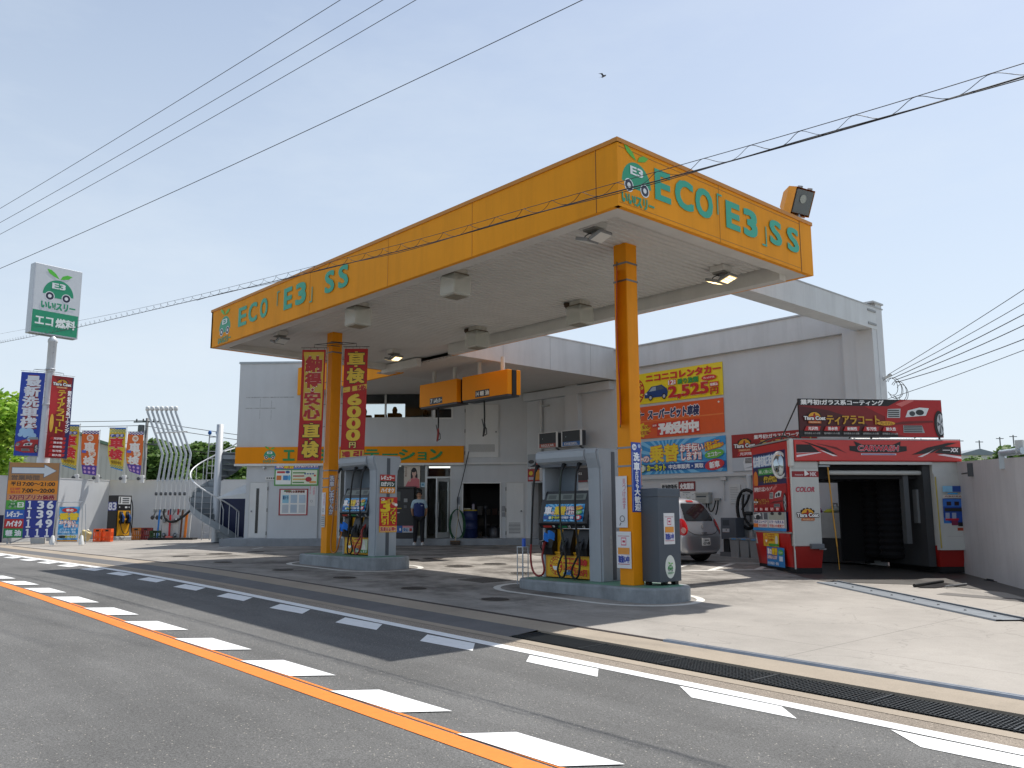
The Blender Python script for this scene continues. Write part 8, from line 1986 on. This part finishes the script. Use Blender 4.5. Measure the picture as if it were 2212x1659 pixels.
body = skin_body('body', nodes, edges, SKIN, pt, 0, 2)
# clothing follows the same skeleton, a little larger
def sub_nodes(idx, grow, tweak=None):
    mp = {i: k for k, i in enumerate(idx)}; ns = []
    for i in idx:
        p, r_ = nodes[i]; r_ = r_ if isinstance(r_, tuple) else (r_, r_); ns.append((p, (r_[0] + grow, r_[1] + grow)))
    return ns, [(mp[a], mp[b]) for a, b in edges if a in mp and b in mp]
ns, es = sub_nodes([0, 8, 9, 10, 13, 14, 15], .014); ns[3] = ((.122, .01, .075), (.062, .066)); ns[6] = ((-.122, .02, .075), (.062, .066)); skin_body('trousers', ns, es, TROU, pt, 0)
ns, es = sub_nodes([0, 1, 2, 3], .020); ns[0] = ((0, .01, .80), (.19, .15)); ns[1] = ((0, 0, 1.08), (.19, .145)); ns[2] = ((0, 0, 1.30), (.20, .145)); ns[3] = ((0, .02, 1.50), (.15, .12)); skin_body('vest', ns, es, NAVY, pt, 0)
ns, es = sub_nodes([3, 18, 19, 23, 24], .016); ns[0] = ((0, .02, 1.42), (.15, .115)); ns[2] = ((.232, .045, 1.16), (.062, .062)); ns[4] = ((-.232, .045, 1.16), (.062, .062)); skin_body('shirt', ns, es, SHIRT, pt, 0)
g = MB(); g.add([(-.035, -.115, 1.42), (0, -.13, 1.33), (.035, -.115, 1.42), (0, -.09, 1.45)], [(0, 1, 2, 3)], SHIRT); g.box(.06, -.132, 1.26, .12, -.128, 1.28, M('#b9c3d3', .6)); g.build('collar', pt)
g = MB()
for sx in (.13, -.135): g.lathe([(.055, 0), (.058, .03), (.045, .075), (.02, .09)], M('#c9cac8', .6), 14, Matrix.Translation((sx, -.045, 0)) @ Matrix.Scale(2.1, 4, (0, 1, 0)))
g.build('shoes', pt)
g = MB(); T = Matrix.Translation((0, .0, 1.69)) @ Matrix.Scale(1.1, 4, (0, 1, 0)); g.lathe([(.098, 0), (.10, .03), (.095, .08), (.07, .115), (.001, .125)], BLACK, 20, T); g.add([(-.075, -.085, .012), (.075, -.085, .012), (.06, -.175, -.005), (0, -.195, -.01), (-.06, -.175, -.005)], [(0, 1, 2, 3, 4), (4, 3, 2, 1, 0)], BLACK, True, Matrix.Translation((0, 0, 1.70))); g.build('cap', pt)
g = MB(); g.lathe([(.086, -.06), (.092, 0)], M('#18161a', .8), 18, Matrix.Translation((0, .022, 1.69)) @ Matrix.Scale(1.05, 4, (0, 1, 0))); g.v = [p for p in g.v]; g.build('hair', pt)
g = MB()
for sx in (-.03, .03): g.lathe([(.001, .004), (.012, .001), (.001, -.003)], M('#1c1614', .3), 10, Matrix.Translation((sx, -.094, 1.64)) @ Matrix.Rotation(R(90), 4, 'X'))
g.tube([(0, -.092, 1.65), (0, -.112, 1.605), (0, -.095, 1.595)], [.008, .016, .010], SKIN, 8); g.tube([(-.025, -.088, 1.565), (0, -.095, 1.56), (.025, -.088, 1.565)], .005, M('#7a4038', .6), 6)
for sx in (-.083, .083): g.lathe([(.001, -.012), (.03, -.004), (.02, .008)], SKIN, 10, Matrix.Translation((sx, .01, 1.61)) @ Matrix.Rotation(R(90), 4, 'Y'))
g.build('face', body)
